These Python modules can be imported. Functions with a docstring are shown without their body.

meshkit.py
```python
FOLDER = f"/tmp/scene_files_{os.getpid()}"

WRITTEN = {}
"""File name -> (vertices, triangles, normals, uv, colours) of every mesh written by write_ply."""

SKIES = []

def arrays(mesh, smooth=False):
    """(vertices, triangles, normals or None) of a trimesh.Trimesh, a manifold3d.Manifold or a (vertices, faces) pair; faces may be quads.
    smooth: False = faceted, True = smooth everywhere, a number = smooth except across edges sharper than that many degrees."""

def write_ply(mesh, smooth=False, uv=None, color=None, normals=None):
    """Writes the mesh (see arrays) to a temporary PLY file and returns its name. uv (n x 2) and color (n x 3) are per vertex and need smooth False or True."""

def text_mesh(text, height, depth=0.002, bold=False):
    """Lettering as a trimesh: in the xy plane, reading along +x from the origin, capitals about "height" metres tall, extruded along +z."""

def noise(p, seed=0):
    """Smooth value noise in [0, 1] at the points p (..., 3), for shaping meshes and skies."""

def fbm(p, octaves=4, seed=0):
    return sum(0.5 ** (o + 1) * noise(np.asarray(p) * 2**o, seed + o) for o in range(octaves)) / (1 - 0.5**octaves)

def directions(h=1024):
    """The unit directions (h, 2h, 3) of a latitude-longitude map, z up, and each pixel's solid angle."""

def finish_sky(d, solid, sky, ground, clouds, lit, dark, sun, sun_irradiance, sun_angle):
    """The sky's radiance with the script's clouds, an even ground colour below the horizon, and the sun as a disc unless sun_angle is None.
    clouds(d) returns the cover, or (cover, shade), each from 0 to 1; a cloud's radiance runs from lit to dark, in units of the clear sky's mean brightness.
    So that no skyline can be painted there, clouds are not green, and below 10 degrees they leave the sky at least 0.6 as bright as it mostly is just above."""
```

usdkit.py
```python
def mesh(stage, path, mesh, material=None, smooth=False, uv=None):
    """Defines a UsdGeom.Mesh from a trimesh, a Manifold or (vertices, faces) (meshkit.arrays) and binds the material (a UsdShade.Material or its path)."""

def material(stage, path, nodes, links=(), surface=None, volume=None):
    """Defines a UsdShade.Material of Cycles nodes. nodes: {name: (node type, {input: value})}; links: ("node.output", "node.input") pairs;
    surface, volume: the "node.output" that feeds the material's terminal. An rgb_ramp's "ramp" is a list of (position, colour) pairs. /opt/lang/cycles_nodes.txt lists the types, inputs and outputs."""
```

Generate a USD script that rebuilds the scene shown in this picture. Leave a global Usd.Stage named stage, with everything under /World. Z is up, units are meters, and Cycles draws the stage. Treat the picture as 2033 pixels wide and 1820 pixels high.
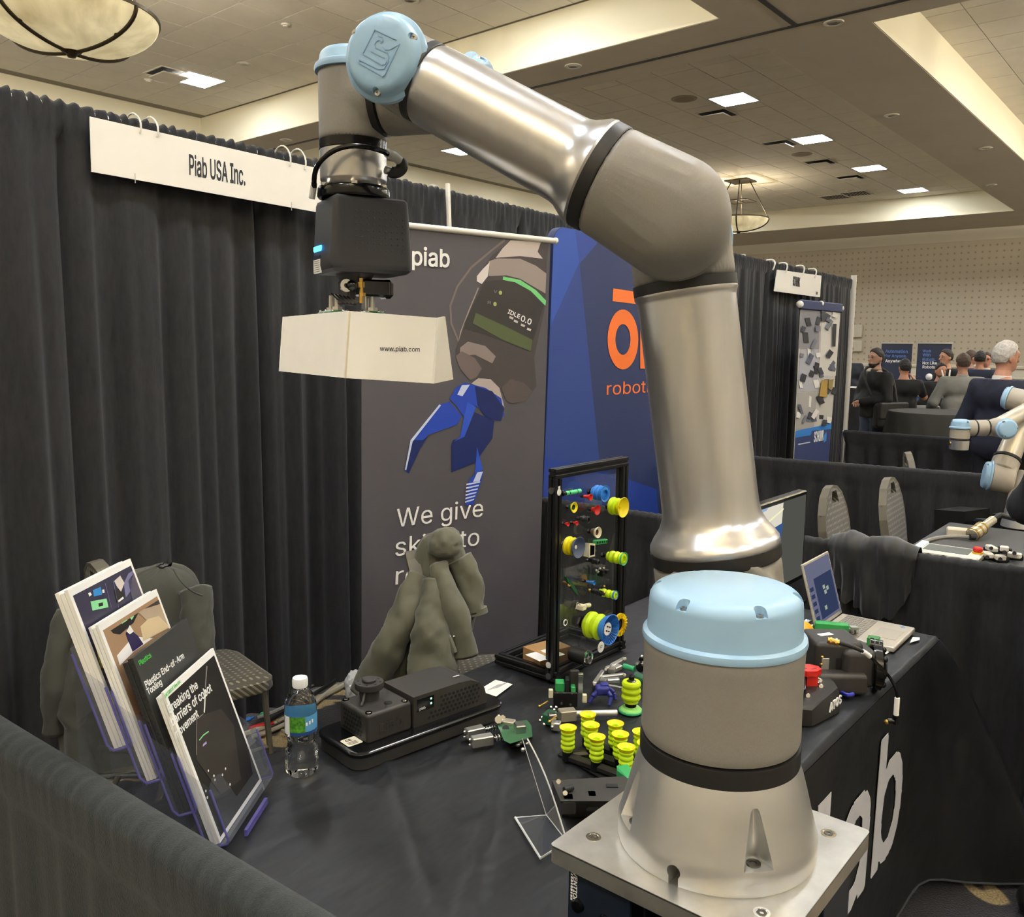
import math, random
import numpy as np, trimesh, manifold3d as m3
import usdkit, meshkit
from shapely.geometry import Polygon, Point, box as sbox, LineString
from shapely.ops import unary_union
from pxr import Usd, UsdGeom, UsdLux, UsdShade, Gf, Sdf, Vt

stage = Usd.Stage.CreateInMemory()
UsdGeom.SetStageUpAxis(stage, 'Z'); UsdGeom.SetStageMetersPerUnit(stage, 1.0)
world = UsdGeom.Xform.Define(stage, '/World'); stage.SetDefaultPrim(world.GetPrim())
UsdGeom.Scope.Define(stage, '/World/Looks')
rng = np.random.default_rng(7); random.seed(7)

# ------------------------------------------------------------------ camera
F, CX, CY, EYE = 1697.0, 1016.5, 910.0, 1.66          # focal length in pixels of the 2033 x 1820 frame, eye height
PITCH, ROLL, YAW = 0.130893865, 0.00930865, 0.874993714
_cy, _sy, _cp, _sp, _cr, _sr = math.cos(YAW), math.sin(YAW), math.cos(PITCH), math.sin(PITCH), math.cos(ROLL), math.sin(ROLL)
FWD = np.array([_sy * _cp, _cy * _cp, -_sp]); _rt = np.array([_cy, -_sy, 0.0]); _up = np.cross(_rt, FWD)
RT = _cr * _rt + _sr * _up; UP = _cr * _up - _sr * _rt
CAM = np.array([0.0, 0.0, EYE])
cam = UsdGeom.Camera.Define(stage, '/World/camera')
cam.CreateHorizontalApertureAttr(36.0); cam.CreateVerticalApertureAttr(36.0 * 1820 / 2033); cam.CreateFocalLengthAttr(36.0 * F / 2033)
cam.CreateClippingRangeAttr(Gf.Vec2f(0.05, 200.0))
cam.AddTransformOp().Set(Gf.Matrix4d(*RT, 0, *UP, 0, *(-FWD), 0, *CAM, 1))
EXPOSURE = 2.15
cam.CreateExposureAttr(EXPOSURE)
PANEL, ADDED_UPLIGHT, BOWLGLOW = 16.0, 105.0, 0.9            # radiance of the ceiling panels, watts of the lamp added in each pendant, glow put into its bowl
WARM, NEUTRAL = (1.0, 0.93, 0.82), (0.93, 0.98, 1.05)

def ray(px, py): return FWD + RT * (px - CX) / F - UP * (py - CY) / F
def at_z(px, py, z): d = ray(px, py); return CAM + d * (z - EYE) / d[2]
def at_y(px, py, y): d = ray(px, py); return CAM + d * y / d[1]
def at_x(px, py, x): d = ray(px, py); return CAM + d * x / d[0]
def at_d(px, py, d): return CAM + ray(px, py) * d
def at_pl(px, py, o, nrm): d = ray(px, py); return CAM + d * (np.dot(o - CAM, nrm) / np.dot(d, nrm))

# ------------------------------------------------------------------ names, things, parts
_used = {}
def uniq(parent, name):
    k = _used.get((parent, name), 0); _used[(parent, name)] = k + 1
    return f'{parent}/{name}' + (f'_{k:03d}' if k else '')
def tags(prim, label=None, cat=None, group=None, kind=None):
    for k, v in (('label', label), ('category', cat), ('group', group), ('kind', kind)):
        if v: prim.SetCustomDataByKey(k, v)
class T:
    """A thing or a part: its path and the matrix from its own space to the world."""
    def __init__(s, path, M): s.path, s.M, s.I = path, M, np.linalg.inv(M)
def frame(loc=(0, 0, 0), rz=0.0):
    M = np.eye(4); c, s = math.cos(rz), math.sin(rz); M[:2, :2] = [[c, -s], [s, c]]; M[:3, 3] = loc; return M
def thing(name, label, cat, loc=(0, 0, 0), rz=0.0, group=None, kind=None):
    p = uniq('/World', name); x = UsdGeom.Xform.Define(stage, p)
    x.AddTranslateOp().Set(Gf.Vec3d(*map(float, loc))); x.AddRotateZOp().Set(math.degrees(rz))
    tags(x.GetPrim(), label, cat, group, kind); return T(p, frame(loc, rz))
def dup(src, label, loc, rz=0.0, group=None):
    base = src.path.rsplit('/', 1)[1]
    if base[-4:-3] == '_' and base[-3:].isdigit(): base = base[:-4]
    pr = stage.GetPrimAtPath(src.path); cat = pr.GetCustomDataByKey('category')
    t = thing(base, label, cat, loc, rz, group or pr.GetCustomDataByKey('group'))
    q = stage.GetPrimAtPath(t.path); q.GetReferences().AddInternalReference(src.path); q.SetInstanceable(True); return t
def va(mesh):
    if isinstance(mesh, (tuple, list)): return np.asarray(mesh[0], float), np.asarray(mesh[1], int)
    if hasattr(mesh, 'to_mesh'):
        m = mesh.to_mesh(); return np.array(m.vert_properties[:, :3], float), np.array(m.tri_verts, int)
    return np.array(mesh.vertices), np.array(mesh.faces)
def tri(f):
    f = np.asarray(f, int)
    return np.vstack([f[:, [0, 1, 2]], f[:, [0, 2, 3]]]) if f.shape[1] == 4 else f
def part(t, name, mesh, mat, label=None, smooth=35, kind=None, w=False):
    """A mesh under a thing (or under a part). w: the mesh is given in world space."""
    v, f = va(mesh); f = tri(f)
    if w: v = v @ t.I[:3, :3].T + t.I[:3, 3]
    p = uniq(t.path, name); usdkit.mesh(stage, p, (v, f), mat, smooth); tags(stage.GetPrimAtPath(p), label, kind=kind)
    return T(p, t.M)
def solo(name, label, cat, mesh, mat, group=None, smooth=35, kind=None):
    v, f = va(mesh); f = tri(f); o = np.array([(v[:, 0].min() + v[:, 0].max()) / 2, (v[:, 1].min() + v[:, 1].max()) / 2, v[:, 2].min()])
    p = uniq('/World', name); m = usdkit.mesh(stage, p, (v - o, f), mat, smooth); m.AddTranslateOp().Set(Gf.Vec3d(*map(float, o)))
    tags(m.GetPrim(), label, cat, group, kind); return T(p, frame(o))

# ------------------------------------------------------------------ materials
def lin(h):
    if not isinstance(h, str): return tuple(h)
    r = np.array([int(h[i:i + 2], 16) for i in (1, 3, 5)]) / 255.0
    return tuple(np.where(r <= 0.04045, r / 12.92, ((r + 0.055) / 1.055) ** 2.4))
_mats = {}
def mat(name, color, rough=0.5, metal=0.0, var=None, bump=None, stretch=None, **kw):
    """var: (scale, amount) colour variation; bump: (scale, strength, distance); stretch: scale of the texture space."""
    if name in _mats: return _mats[name]
    col = lin(color); N = {'p': ('principled_bsdf', dict(base_color=col, roughness=rough, metallic=metal, **kw))}; L = []
    if var or bump:
        N['tc'] = ('texture_coordinate', {}); N['mp'] = ('mapping', dict(scale=stretch or (1, 1, 1))); L.append(('tc.object', 'mp.vector'))
    if var:
        N['n'] = ('noise_texture', dict(scale=var[0], detail=4.0, roughness=0.6)); L.append(('mp.vector', 'n.vector'))
        a = var[1]; N['r'] = ('rgb_ramp', {'ramp': [(0.25, tuple(max(0, c * (1 - a)) for c in col)), (0.75, tuple(min(1, c * (1 + a)) for c in col))]})
        L += [('n.fac', 'r.fac'), ('r.color', 'p.base_color')]
    if bump:
        N['bn'] = ('noise_texture', dict(scale=bump[0], detail=3.0)); N['b'] = ('bump', dict(strength=bump[1], distance=bump[2]))
        L += [('mp.vector', 'bn.vector'), ('bn.fac', 'b.height'), ('b.normal', 'p.normal')]
    m = usdkit.material(stage, f'/World/Looks/{name}', N, L, surface='p.BSDF'); _mats[name] = m; return m
def emit(name, color, strength):
    if name in _mats: return _mats[name]
    _mats[name] = usdkit.material(stage, f'/World/Looks/{name}', {'e': ('emission', dict(color=lin(color), strength=strength))}, [], surface='e.emission'); return _mats[name]
def glass(name, color, tint=0.0, rough=0.0, ior=1.5, diffuse=None):
    """A thin clear sheet: light passes straight through, the surface reflects by Fresnel; diffuse: (amount, colour) of haze on it."""
    if name in _mats: return _mats[name]
    N = {'t': ('transparent_bsdf', dict(color=lin(color))), 'g': ('glossy_bsdf', dict(color=(1, 1, 1), roughness=rough)), 'lw': ('layer_weight', dict(blend=0.5)), 'pw': ('math', dict(math_type='power', value2=4.0)), 'f': ('math', dict(math_type='multiply_add', value2=0.75, value3=0.06)), 'm': ('mix_closure', {})}
    L = [('lw.facing', 'pw.value1'), ('pw.value', 'f.value1'), ('f.value', 'm.fac'), ('t.BSDF', 'm.closure1'), ('g.BSDF', 'm.closure2')]; out = 'm.closure'
    if diffuse:
        N['d'] = ('diffuse_bsdf', dict(color=lin(diffuse[1]))); N['m2'] = ('mix_closure', dict(fac=diffuse[0])); L += [('m.closure', 'm2.closure1'), ('d.BSDF', 'm2.closure2')]; out = 'm2.closure'
    _mats[name] = usdkit.material(stage, f'/World/Looks/{name}', N, L, surface=out); return _mats[name]

# ------------------------------------------------------------------ shapes
def cat(*ms):
    V, Fc, o = [], [], 0
    for m in ms:
        v, f = va(m); f = tri(f); V.append(v); Fc.append(f + o); o += len(v)
    return np.vstack(V), np.vstack(Fc)
def xf(mesh, M):
    v, f = va(mesh); M = np.asarray(M, float); f = tri(f)
    if np.linalg.det(M[:3, :3]) < 0: f = f[:, ::-1]
    return v @ M[:3, :3].T + M[:3, 3], f
def mv(mesh, d): v, f = va(mesh); return v + np.asarray(d, float), f
def axes(o, x=None, y=None, z=None):
    """Matrix whose z axis is z and whose x axis is as near x as can be."""
    z = np.asarray(z, float); z = z / np.linalg.norm(z); x = np.array([1.0, 0, 0]) if x is None else np.asarray(x, float)
    if abs(np.dot(x / np.linalg.norm(x), z)) > 0.99: x = np.array([0, 1.0, 0]) if abs(z[1]) < 0.9 else np.array([0, 0, 1.0])
    x = x - z * np.dot(x, z); x /= np.linalg.norm(x); M = np.eye(4); M[:3, 0], M[:3, 1], M[:3, 2], M[:3, 3] = x, np.cross(z, x), z, o; return M
def uvn(o, u, v):
    """Matrix that lays the xy plane onto the plane through o spanned by u and v (u, v need not be of unit length)."""
    M = np.eye(4); u, v = np.asarray(u, float), np.asarray(v, float); n = np.cross(u, v); M[:3, 0], M[:3, 1], M[:3, 2], M[:3, 3] = u, v, n / np.linalg.norm(n), o; return M
def box(c, s, rz=0.0, bev=0.0):
    s = np.asarray(s, float) / 2
    if bev > 0:
        b = min(bev, s.min() * 0.98); P = []
        for i in (-1, 1):
            for j in (-1, 1):
                for k in (-1, 1):
                    q = np.array([i, j, k])
                    for e in np.eye(3): P.append(q * (s - b * (1 - e)))
        h = trimesh.convex.convex_hull(np.array(P)); v, f = np.array(h.vertices), np.array(h.faces)
    else:
        v = np.array([[i, j, k] for i in (-1, 1) for j in (-1, 1) for k in (-1, 1)]) * s
        f = np.array([[0, 1, 3], [0, 3, 2], [4, 6, 7], [4, 7, 5], [0, 4, 5], [0, 5, 1], [2, 3, 7], [2, 7, 6], [0, 2, 6], [0, 6, 4], [1, 5, 7], [1, 7, 3]])
    return xf((v, f), frame(c, rz))
def bx(lo, hi, bev=0.0): lo, hi = np.asarray(lo, float), np.asarray(hi, float); return box((lo + hi) / 2, hi - lo, 0, bev)
def rbox(c, s, r, rz=0.0, n=3):
    """A box with rounded edges of radius r (a hull of spheres)."""
    s = np.asarray(s, float) / 2 - r; sp = trimesh.creation.icosphere(n - 1, r).vertices
    P = np.vstack([sp + s * np.array([i, j, k]) for i in (-1, 1) for j in (-1, 1) for k in (-1, 1)])
    return xf(trimesh.convex.convex_hull(P), frame(c, rz))
def hull(P): return trimesh.convex.convex_hull(np.asarray(P, float))
def lathe(prof, M=None, n=48, a0=0.0, a1=2 * math.pi):
    """Revolves [(r, z), ...] round z; then places it by M. Ends at r = 0 close themselves."""
    prof = np.asarray(prof, float); full = abs(a1 - a0 - 2 * math.pi) < 1e-6; m = n if full else n + 1
    A = a0 + (a1 - a0) * np.arange(m) / n
    V = np.stack([prof[:, 0][None] * np.cos(A)[:, None], prof[:, 0][None] * np.sin(A)[:, None], np.broadcast_to(prof[:, 1], (m, len(prof)))], -1).reshape(-1, 3)
    k = len(prof); i, j = np.meshgrid(np.arange(n), np.arange(k - 1), indexing='ij'); i2 = (i + 1) % m
    q = np.stack([i * k + j, i2 * k + j, i2 * k + j + 1, i * k + j + 1], -1).reshape(-1, 4)
    t = tri(q); a, b, c = V[t[:, 0]], V[t[:, 1]], V[t[:, 2]]; t = t[np.linalg.norm(np.cross(b - a, c - a), axis=1) > 1e-14]
    return xf((V, t), np.eye(4) if M is None else M)
def cyl(p, q, r, r2=None, n=24, bev=0.0):
    p, q = np.asarray(p, float), np.asarray(q, float); h = np.linalg.norm(q - p); r2 = r if r2 is None else r2
    pr = [(0, 0), (r - bev, 0), (r, bev), (r2, h - bev), (r2 - bev, h), (0, h)] if bev else [(0, 0), (r, 0), (r2, h), (0, h)]
    return lathe(pr, axes(p, z=q - p), n)
def ring(p, d, r0, r1, h, n=32): return lathe([(r0, 0), (r1, 0), (r1, h), (r0, h), (r0, 0)], axes(p, z=d), n)
def ball(c, r, n=2):
    s = trimesh.creation.icosphere(n, 1.0); return np.array(s.vertices) * r + np.asarray(c, float), np.array(s.faces)
def tube(P, r, n=10, cap=True):
    P = np.asarray(P, float); r = np.broadcast_to(np.asarray(r, float), (len(P),)); t = np.gradient(P, axis=0); t /= np.linalg.norm(t, axis=1, keepdims=True) + 1e-12
    a = np.cross(t[0], [0, 0, 1.0] if abs(t[0][2]) < 0.9 else [1.0, 0, 0]); X = []
    for k in range(len(P)):
        a = a - t[k] * np.dot(a, t[k]); a /= np.linalg.norm(a); X.append(a)
    X = np.array(X); Y = np.cross(t, X); A = np.arange(n) * 2 * math.pi / n
    V = (P[:, None] + r[:, None, None] * (np.cos(A)[None, :, None] * X[:, None] + np.sin(A)[None, :, None] * Y[:, None])).reshape(-1, 3)
    i, j = np.meshgrid(np.arange(len(P) - 1), np.arange(n), indexing='ij')
    f = tri(np.stack([i * n + j, i * n + (j + 1) % n, (i + 1) * n + (j + 1) % n, (i + 1) * n + j], -1).reshape(-1, 4))
    if cap:
        o = len(V); V = np.vstack([V, P[0], P[-1]]); e = (len(P) - 1) * n; k = np.arange(n)
        f = np.vstack([f, np.stack([np.full(n, o), (k + 1) % n, k], 1), np.stack([np.full(n, o + 1), e + k, e + (k + 1) % n], 1)])
    return V, f
def spline(P, m=24):
    from scipy.interpolate import CubicSpline
    P = np.asarray(P, float); s = np.r_[0, np.cumsum(np.linalg.norm(np.diff(P, axis=0), axis=1))]
    return CubicSpline(s, P)(np.linspace(0, s[-1], m))
def gridm(V):
    """A (rows, columns, 3) lattice as a mesh."""
    a, b = V.shape[:2]; i, j = np.meshgrid(np.arange(a - 1), np.arange(b - 1), indexing='ij')
    return V.reshape(-1, 3), tri(np.stack([i * b + j, (i + 1) * b + j, (i + 1) * b + j + 1, i * b + j + 1], -1).reshape(-1, 4))
def thick(mesh, h):
    """Gives an open sheet a thickness h (two skins and a rim)."""
    v, f = va(mesh); tm = trimesh.Trimesh(v, f, process=False); n = tm.vertex_normals; o = len(v)
    e = np.sort(tm.edges, axis=1); u, inv, c = np.unique(e, axis=0, return_inverse=True, return_counts=True); be = tm.edges[c[inv.ravel()] == 1]
    r = np.vstack([np.stack([be[:, 1], be[:, 0], be[:, 0] + o], 1), np.stack([be[:, 1], be[:, 0] + o, be[:, 1] + o], 1)])
    return np.vstack([v, v - n * h]), np.vstack([f, f[:, ::-1] + o, r])
def prism(poly, h, M=None, z0=0.0):
    g = [p for p in getattr(poly, 'geoms', [poly]) if p.area > 1e-9]
    m = cat(*[mv(trimesh.creation.extrude_polygon(p, h, engine='earcut'), (0, 0, z0)) for p in g])
    return m if M is None else xf(m, M)
def rrect(w, h, r, cx=0.0, cy=0.0): return sbox(cx - w / 2 + r, cy - h / 2 + r, cx + w / 2 - r, cy + h / 2 - r).buffer(r, 6)
_tx = {}
def text(s, height, M, depth=0.0006, bold=False, cx=1.0, align=0.0):
    """Lettering laid on the xy plane of M; cx squeezes it sideways; align 0 left, 0.5 centre, 1 right."""
    k = (s, bold)
    if k not in _tx: _tx[k] = va(meshkit.text_mesh(s, 1.0, 1.0, bold))
    v, f = _tx[k]; v = v * np.array([height * cx, height, depth]); v[:, 0] -= v[:, 0].min() + align * np.ptp(v[:, 0]); return xf((v, f), M)
def man(mesh):
    v, f = va(mesh); m = trimesh.Trimesh(v, f, process=True); m.merge_vertices(); m.fix_normals()
    return m3.Manifold(m3.Mesh(np.asarray(m.vertices, np.float32), np.asarray(m.faces, np.uint32)))
def union(*ms):
    try:
        r = man(ms[0])
        for m in ms[1:]: r = r + man(m)
        if r.num_tri() > 0: return va(r)
    except Exception: pass
    return cat(*ms)
def minus(a, *bs):
    try:
        r = man(a)
        for b in bs: r = r - man(b)
        if r.num_tri() > 0: return va(r)
    except Exception: pass
    return va(a)
def soften(mesh, edge, it=12):
    """Refines a mesh and smooths it, so that its seams become fillets."""
    m = man(mesh).refine_to_length(edge); v, f = va(m); tm = trimesh.Trimesh(v, f, process=False); trimesh.smoothing.filter_taubin(tm, lamb=0.5, nu=0.51, iterations=it); return va(tm)
# signed distance fields, meshed by surface nets
def cap_sdf(P, a, b, ra, rb):
    a, b = np.asarray(a, float), np.asarray(b, float); d = b - a; t = np.clip((P - a) @ d / (d @ d + 1e-12), 0, 1)
    return np.linalg.norm(P - a - t[..., None] * d, axis=-1) - (ra + (rb - ra) * t)
def ell_sdf(P, c, r):
    q = (P - np.asarray(c, float)) / np.asarray(r, float); k = np.linalg.norm(q, axis=-1); return (k - 1) * np.min(r) * np.where(k > 1, 1.0, 1.0)
def smin(a, b, k): h = np.clip(0.5 + 0.5 * (b - a) / k, 0, 1); return b + (a - b) * h - k * h * (1 - h)
def nets(f, lo, hi, h):
    lo, hi = np.asarray(lo, float), np.asarray(hi, float); n = np.maximum(np.ceil((hi - lo) / h).astype(int), 2) + 1
    P = np.stack(np.meshgrid(*[lo[k] + h * np.arange(n[k]) for k in range(3)], indexing='ij'), -1); D = f(P); s = D < 0
    cells = np.zeros(n - 1, int); acc = np.zeros((*(n - 1), 3)); cnt = np.zeros(n - 1)
    sl = lambda o: tuple(slice(o[k], n[k] - 1 + o[k]) for k in range(3))
    C = [(i, j, k) for i in (0, 1) for j in (0, 1) for k in (0, 1)]
    for a in C:
        for ax in range(3):
            if a[ax]: continue
            b = list(a); b[ax] = 1; da, db = D[sl(a)], D[sl(b)]; x = (da < 0) != (db < 0)
            t = np.where(x, da / np.where(da == db, 1, da - db), 0)
            q = np.zeros((*(n - 1), 3)) + np.array(a, float); q[..., ax] += t; acc += np.where(x[..., None], q, 0); cnt += x
    act = cnt > 0; idx = np.full(n - 1, -1); idx[act] = np.arange(act.sum()); base = np.stack(np.nonzero(act), 1)
    V = lo + h * (base + acc[act] / cnt[act][:, None]); Q = []
    for ax in range(3):
        u, w = [(1, 2), (2, 0), (0, 1)][ax]; m = [slice(None)] * 3; m2 = [slice(None)] * 3; m[ax] = slice(0, -1); m2[ax] = slice(1, None)
        for d in (u, w): m[d] = slice(1, -1); m2[d] = slice(1, -1)
        x = s[tuple(m)] != s[tuple(m2)]; e = np.stack(np.nonzero(x), 1); e[:, u] += 1; e[:, w] += 1; inside = s[tuple(e.T)]
        g = lambda du, dw: idx[tuple((e - np.eye(3, dtype=int)[u] * du - np.eye(3, dtype=int)[w] * dw).T)]
        q = np.stack([g(1, 1), g(0, 1), g(0, 0), g(1, 0)], 1); Q.append(np.where(inside[:, None], q, q[:, ::-1]))
    return V, tri(np.vstack(Q))
def natw(s, bold=False):
    text(s, 1.0, np.eye(4), bold=bold); return float(np.ptp(_tx[(s, bold)][0][:, 0]))
def obar(p, q, w, h, bev=0.0, up=(0, 0, 1)):
    """A box from p to q, w wide sideways and h high, centred on the line."""
    p, q = np.asarray(p, float), np.asarray(q, float); l = np.linalg.norm(q - p); d = (q - p) / l; s = np.cross(np.asarray(up, float), d); s /= np.linalg.norm(s)
    assert np.isfinite(s).all(), (p, q, up)
    M = np.eye(4); M[:3, 0], M[:3, 1], M[:3, 2], M[:3, 3] = d, s, np.cross(d, s), (p + q) / 2; return xf(box((0, 0, 0), (l, w, h), 0, bev), M)
def bellows(r, n, pitch, rim=None, depth=0.25, neck=0.45):
    """Profile of a bellows suction cup standing on z = 0 with its lip on top."""
    P = [(0, 0), (r * neck, 0), (r * neck, pitch * 0.4)]; z = pitch * 0.4
    for k in range(n):
        P += [(r * (1 - depth), z + 0.05 * pitch), (r * 0.97, z + 0.3 * pitch), (r, z + 0.5 * pitch), (r * 0.97, z + 0.7 * pitch), (r * (1 - depth), z + 0.95 * pitch)]; z += pitch
    if rim: P += [(rim * 0.75, z + 0.12 * pitch), (rim, z + 0.5 * pitch), (rim, z + 0.56 * pitch), (rim * 0.93, z + 0.55 * pitch), (rim * 0.6, z + 0.2 * pitch), (r * 0.5, z - 0.2 * pitch), (r * 0.45, z - pitch), (0, z - pitch)]
    else: P += [(r * 0.5, z), (r * 0.45, z - 0.6 * pitch), (0, z - 0.6 * pitch)]
    return P

# ------------------------------------------------------------------ the looks
tile_m = mat('ceiling_tile', '#dbd4c5', 0.9, var=(3.0, 0.05), bump=(180, 0.25, 0.002))
soffit_m = mat('soffit_paint', '#c2b9a8', 0.85, var=(1.5, 0.04))
cove_m = mat('cove_paint', '#e2dabd', 0.8)
crown_m = mat('crown_paint', '#cfc6b2', 0.7)
dark_m = mat('dark_gap', '#14130f', 0.8)
track_m = mat('partition_track', '#26241f', 0.5)
cream_m = mat('wainscot_paint', '#d8cfba', 0.6)
drape_m = mat('drape_cloth', '#262628', 0.85, var=(60, 0.35), bump=(420, 0.5, 0.002), stretch=(1, 1, 0.25), sheen_weight=0.1)
drape_far_m = mat('drape_cloth_far', '#232326', 0.9, var=(20, 0.3), bump=(200, 0.4, 0.003))
rail_m = mat('rail_cloth', '#22292a', 0.85, var=(220, 0.55), bump=(700, 0.8, 0.002), stretch=(1, 1, 0.3), sheen_weight=0.12)
table_m = mat('table_cloth', '#181a1d', 0.5, var=(9, 0.18), bump=(5, 0.5, 0.02), stretch=(1.0, 2.4, 1.0))
white_m = mat('white_card', '#eeebe2', 0.55)
print_m = mat('white_print', '#f2f1ee', 0.5)
ink_m = mat('black_ink', '#0d0d0e', 0.6)
steel_m = mat('bright_steel', '#c9c8c4', 0.25, 1.0)
chrome_m = mat('chrome', '#dedcd8', 0.1, 1.0)
alu_m = mat('aluminium_tube', '#cbcbcb', 0.28, 0.86, var=(40, 0.05), stretch=(1, 1, 0.08), anisotropic=0.35)
castalu_m = mat('cast_aluminium', '#c6c6c4', 0.37, 0.82, var=(8, 0.06))
plate_m = mat('milled_plate', '#c0beb7', 0.34, 0.84, var=(14, 0.2), bump=(35, 0.06, 0.001))
satin_m = mat('satin_aluminium', '#c4c4c0', 0.4, 0.9)
urgrey_m = mat('robot_grey', '#85817a', 0.5, var=(500, 0.08), bump=(900, 0.12, 0.0004), specular_ior_level=0.4)
urblue_m = mat('robot_blue', '#98bcd8', 0.36, var=(3, 0.03))
rubber_m = mat('black_rubber', '#1d1c1b', 0.5)
blackp_m = mat('black_plastic', '#33302d', 0.5, bump=(600, 0.15, 0.0004))
blacks_m = mat('black_satin', '#19191a', 0.3)
gloss_m = mat('black_gloss', '#0e0e0f', 0.14)
lime_m = mat('lime_silicone', '#c6e50c', 0.42)
yellow_m = mat('yellow_silicone', '#ecd80d', 0.42)
green_m = mat('green_plastic', '#2f9a55', 0.42)
dgreen_m = mat('dark_green', '#1d5636', 0.4)
teal_m = mat('green_silicone', '#3fae72', 0.45)
blue_m = mat('blue_silicone', '#2f7fd6', 0.4)
navyp_m = mat('printed_navy', '#2c2f86', 0.55, bump=(300, 0.2, 0.0006))
red_m = mat('red_plastic', '#d8281f', 0.38)
brass_m = mat('brass', '#d2ab5a', 0.3, 1.0)
ivory_m = mat('ivory_plastic', '#e4dcbd', 0.5)
slate_m = mat('slate_silicone', '#4a5672', 0.45)
acryl_m = glass('clear_acrylic', '#f4f5f8', ior=1.45, diffuse=(0.09, '#9fa8b8'))
acryle_m = glass('acrylic_edge', '#b9b4e6', ior=1.45, diffuse=(0.3, '#8d88d4'))
pane_m = glass('clear_pane', '#dfe2e2', ior=1.4, diffuse=(0.06, '#8c9090'))
navy_m = mat('navy_powder_coat', '#16202f', 0.45)
card_m = mat('brown_cardboard', '#a9814f', 0.8, var=(30, 0.08))

# ------------------------------------------------------------------ room shell
ZC, ZS = 5.6, 5.04                                       # height of the tiled recesses and of the soffits between them
X0, X1, Y0, Y1 = -7.2, 27.4, -8.0, 15.4
REC = [(-6.15, 8.55, 4.39, 14.4), (9.63, 24.3, 4.39, 14.4), (9.63, 24.3, -7.0, 3.2), (-6.15, 8.55, -7.0, 3.2)]

def carpet():
    N = {'tc': ('texture_coordinate', {}), 'n': ('noise_texture', dict(scale=1.3, detail=2.0, distortion=1.6)), 'r': ('rgb_ramp', {'ramp': [(0.0, lin('#1b1a1d')), (0.462, lin('#232127')), (0.47, lin('#b09a6c')), (0.515, lin('#b09a6c')), (0.523, lin('#28252b')), (1.0, lin('#3a353b'))]}),
         'f': ('noise_texture', dict(scale=160.0, detail=2.0)), 'fr': ('rgb_ramp', {'ramp': [(0.3, (0.45, 0.45, 0.45)), (0.7, (1.25, 1.25, 1.25))]}), 'mx': ('mix', dict(mix_type='multiply', fac=1.0)),
         'b': ('bump', dict(strength=0.8, distance=0.004)), 'p': ('principled_bsdf', dict(roughness=0.95, sheen_weight=0.2))}
    L = [('tc.object', 'n.vector'), ('n.fac', 'r.fac'), ('tc.object', 'f.vector'), ('f.fac', 'fr.fac'), ('r.color', 'mx.color1'), ('fr.color', 'mx.color2'), ('mx.color', 'p.base_color'), ('f.fac', 'b.height'), ('b.normal', 'p.normal')]
    return usdkit.material(stage, '/World/Looks/carpet', N, L, surface='p.BSDF')
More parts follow.
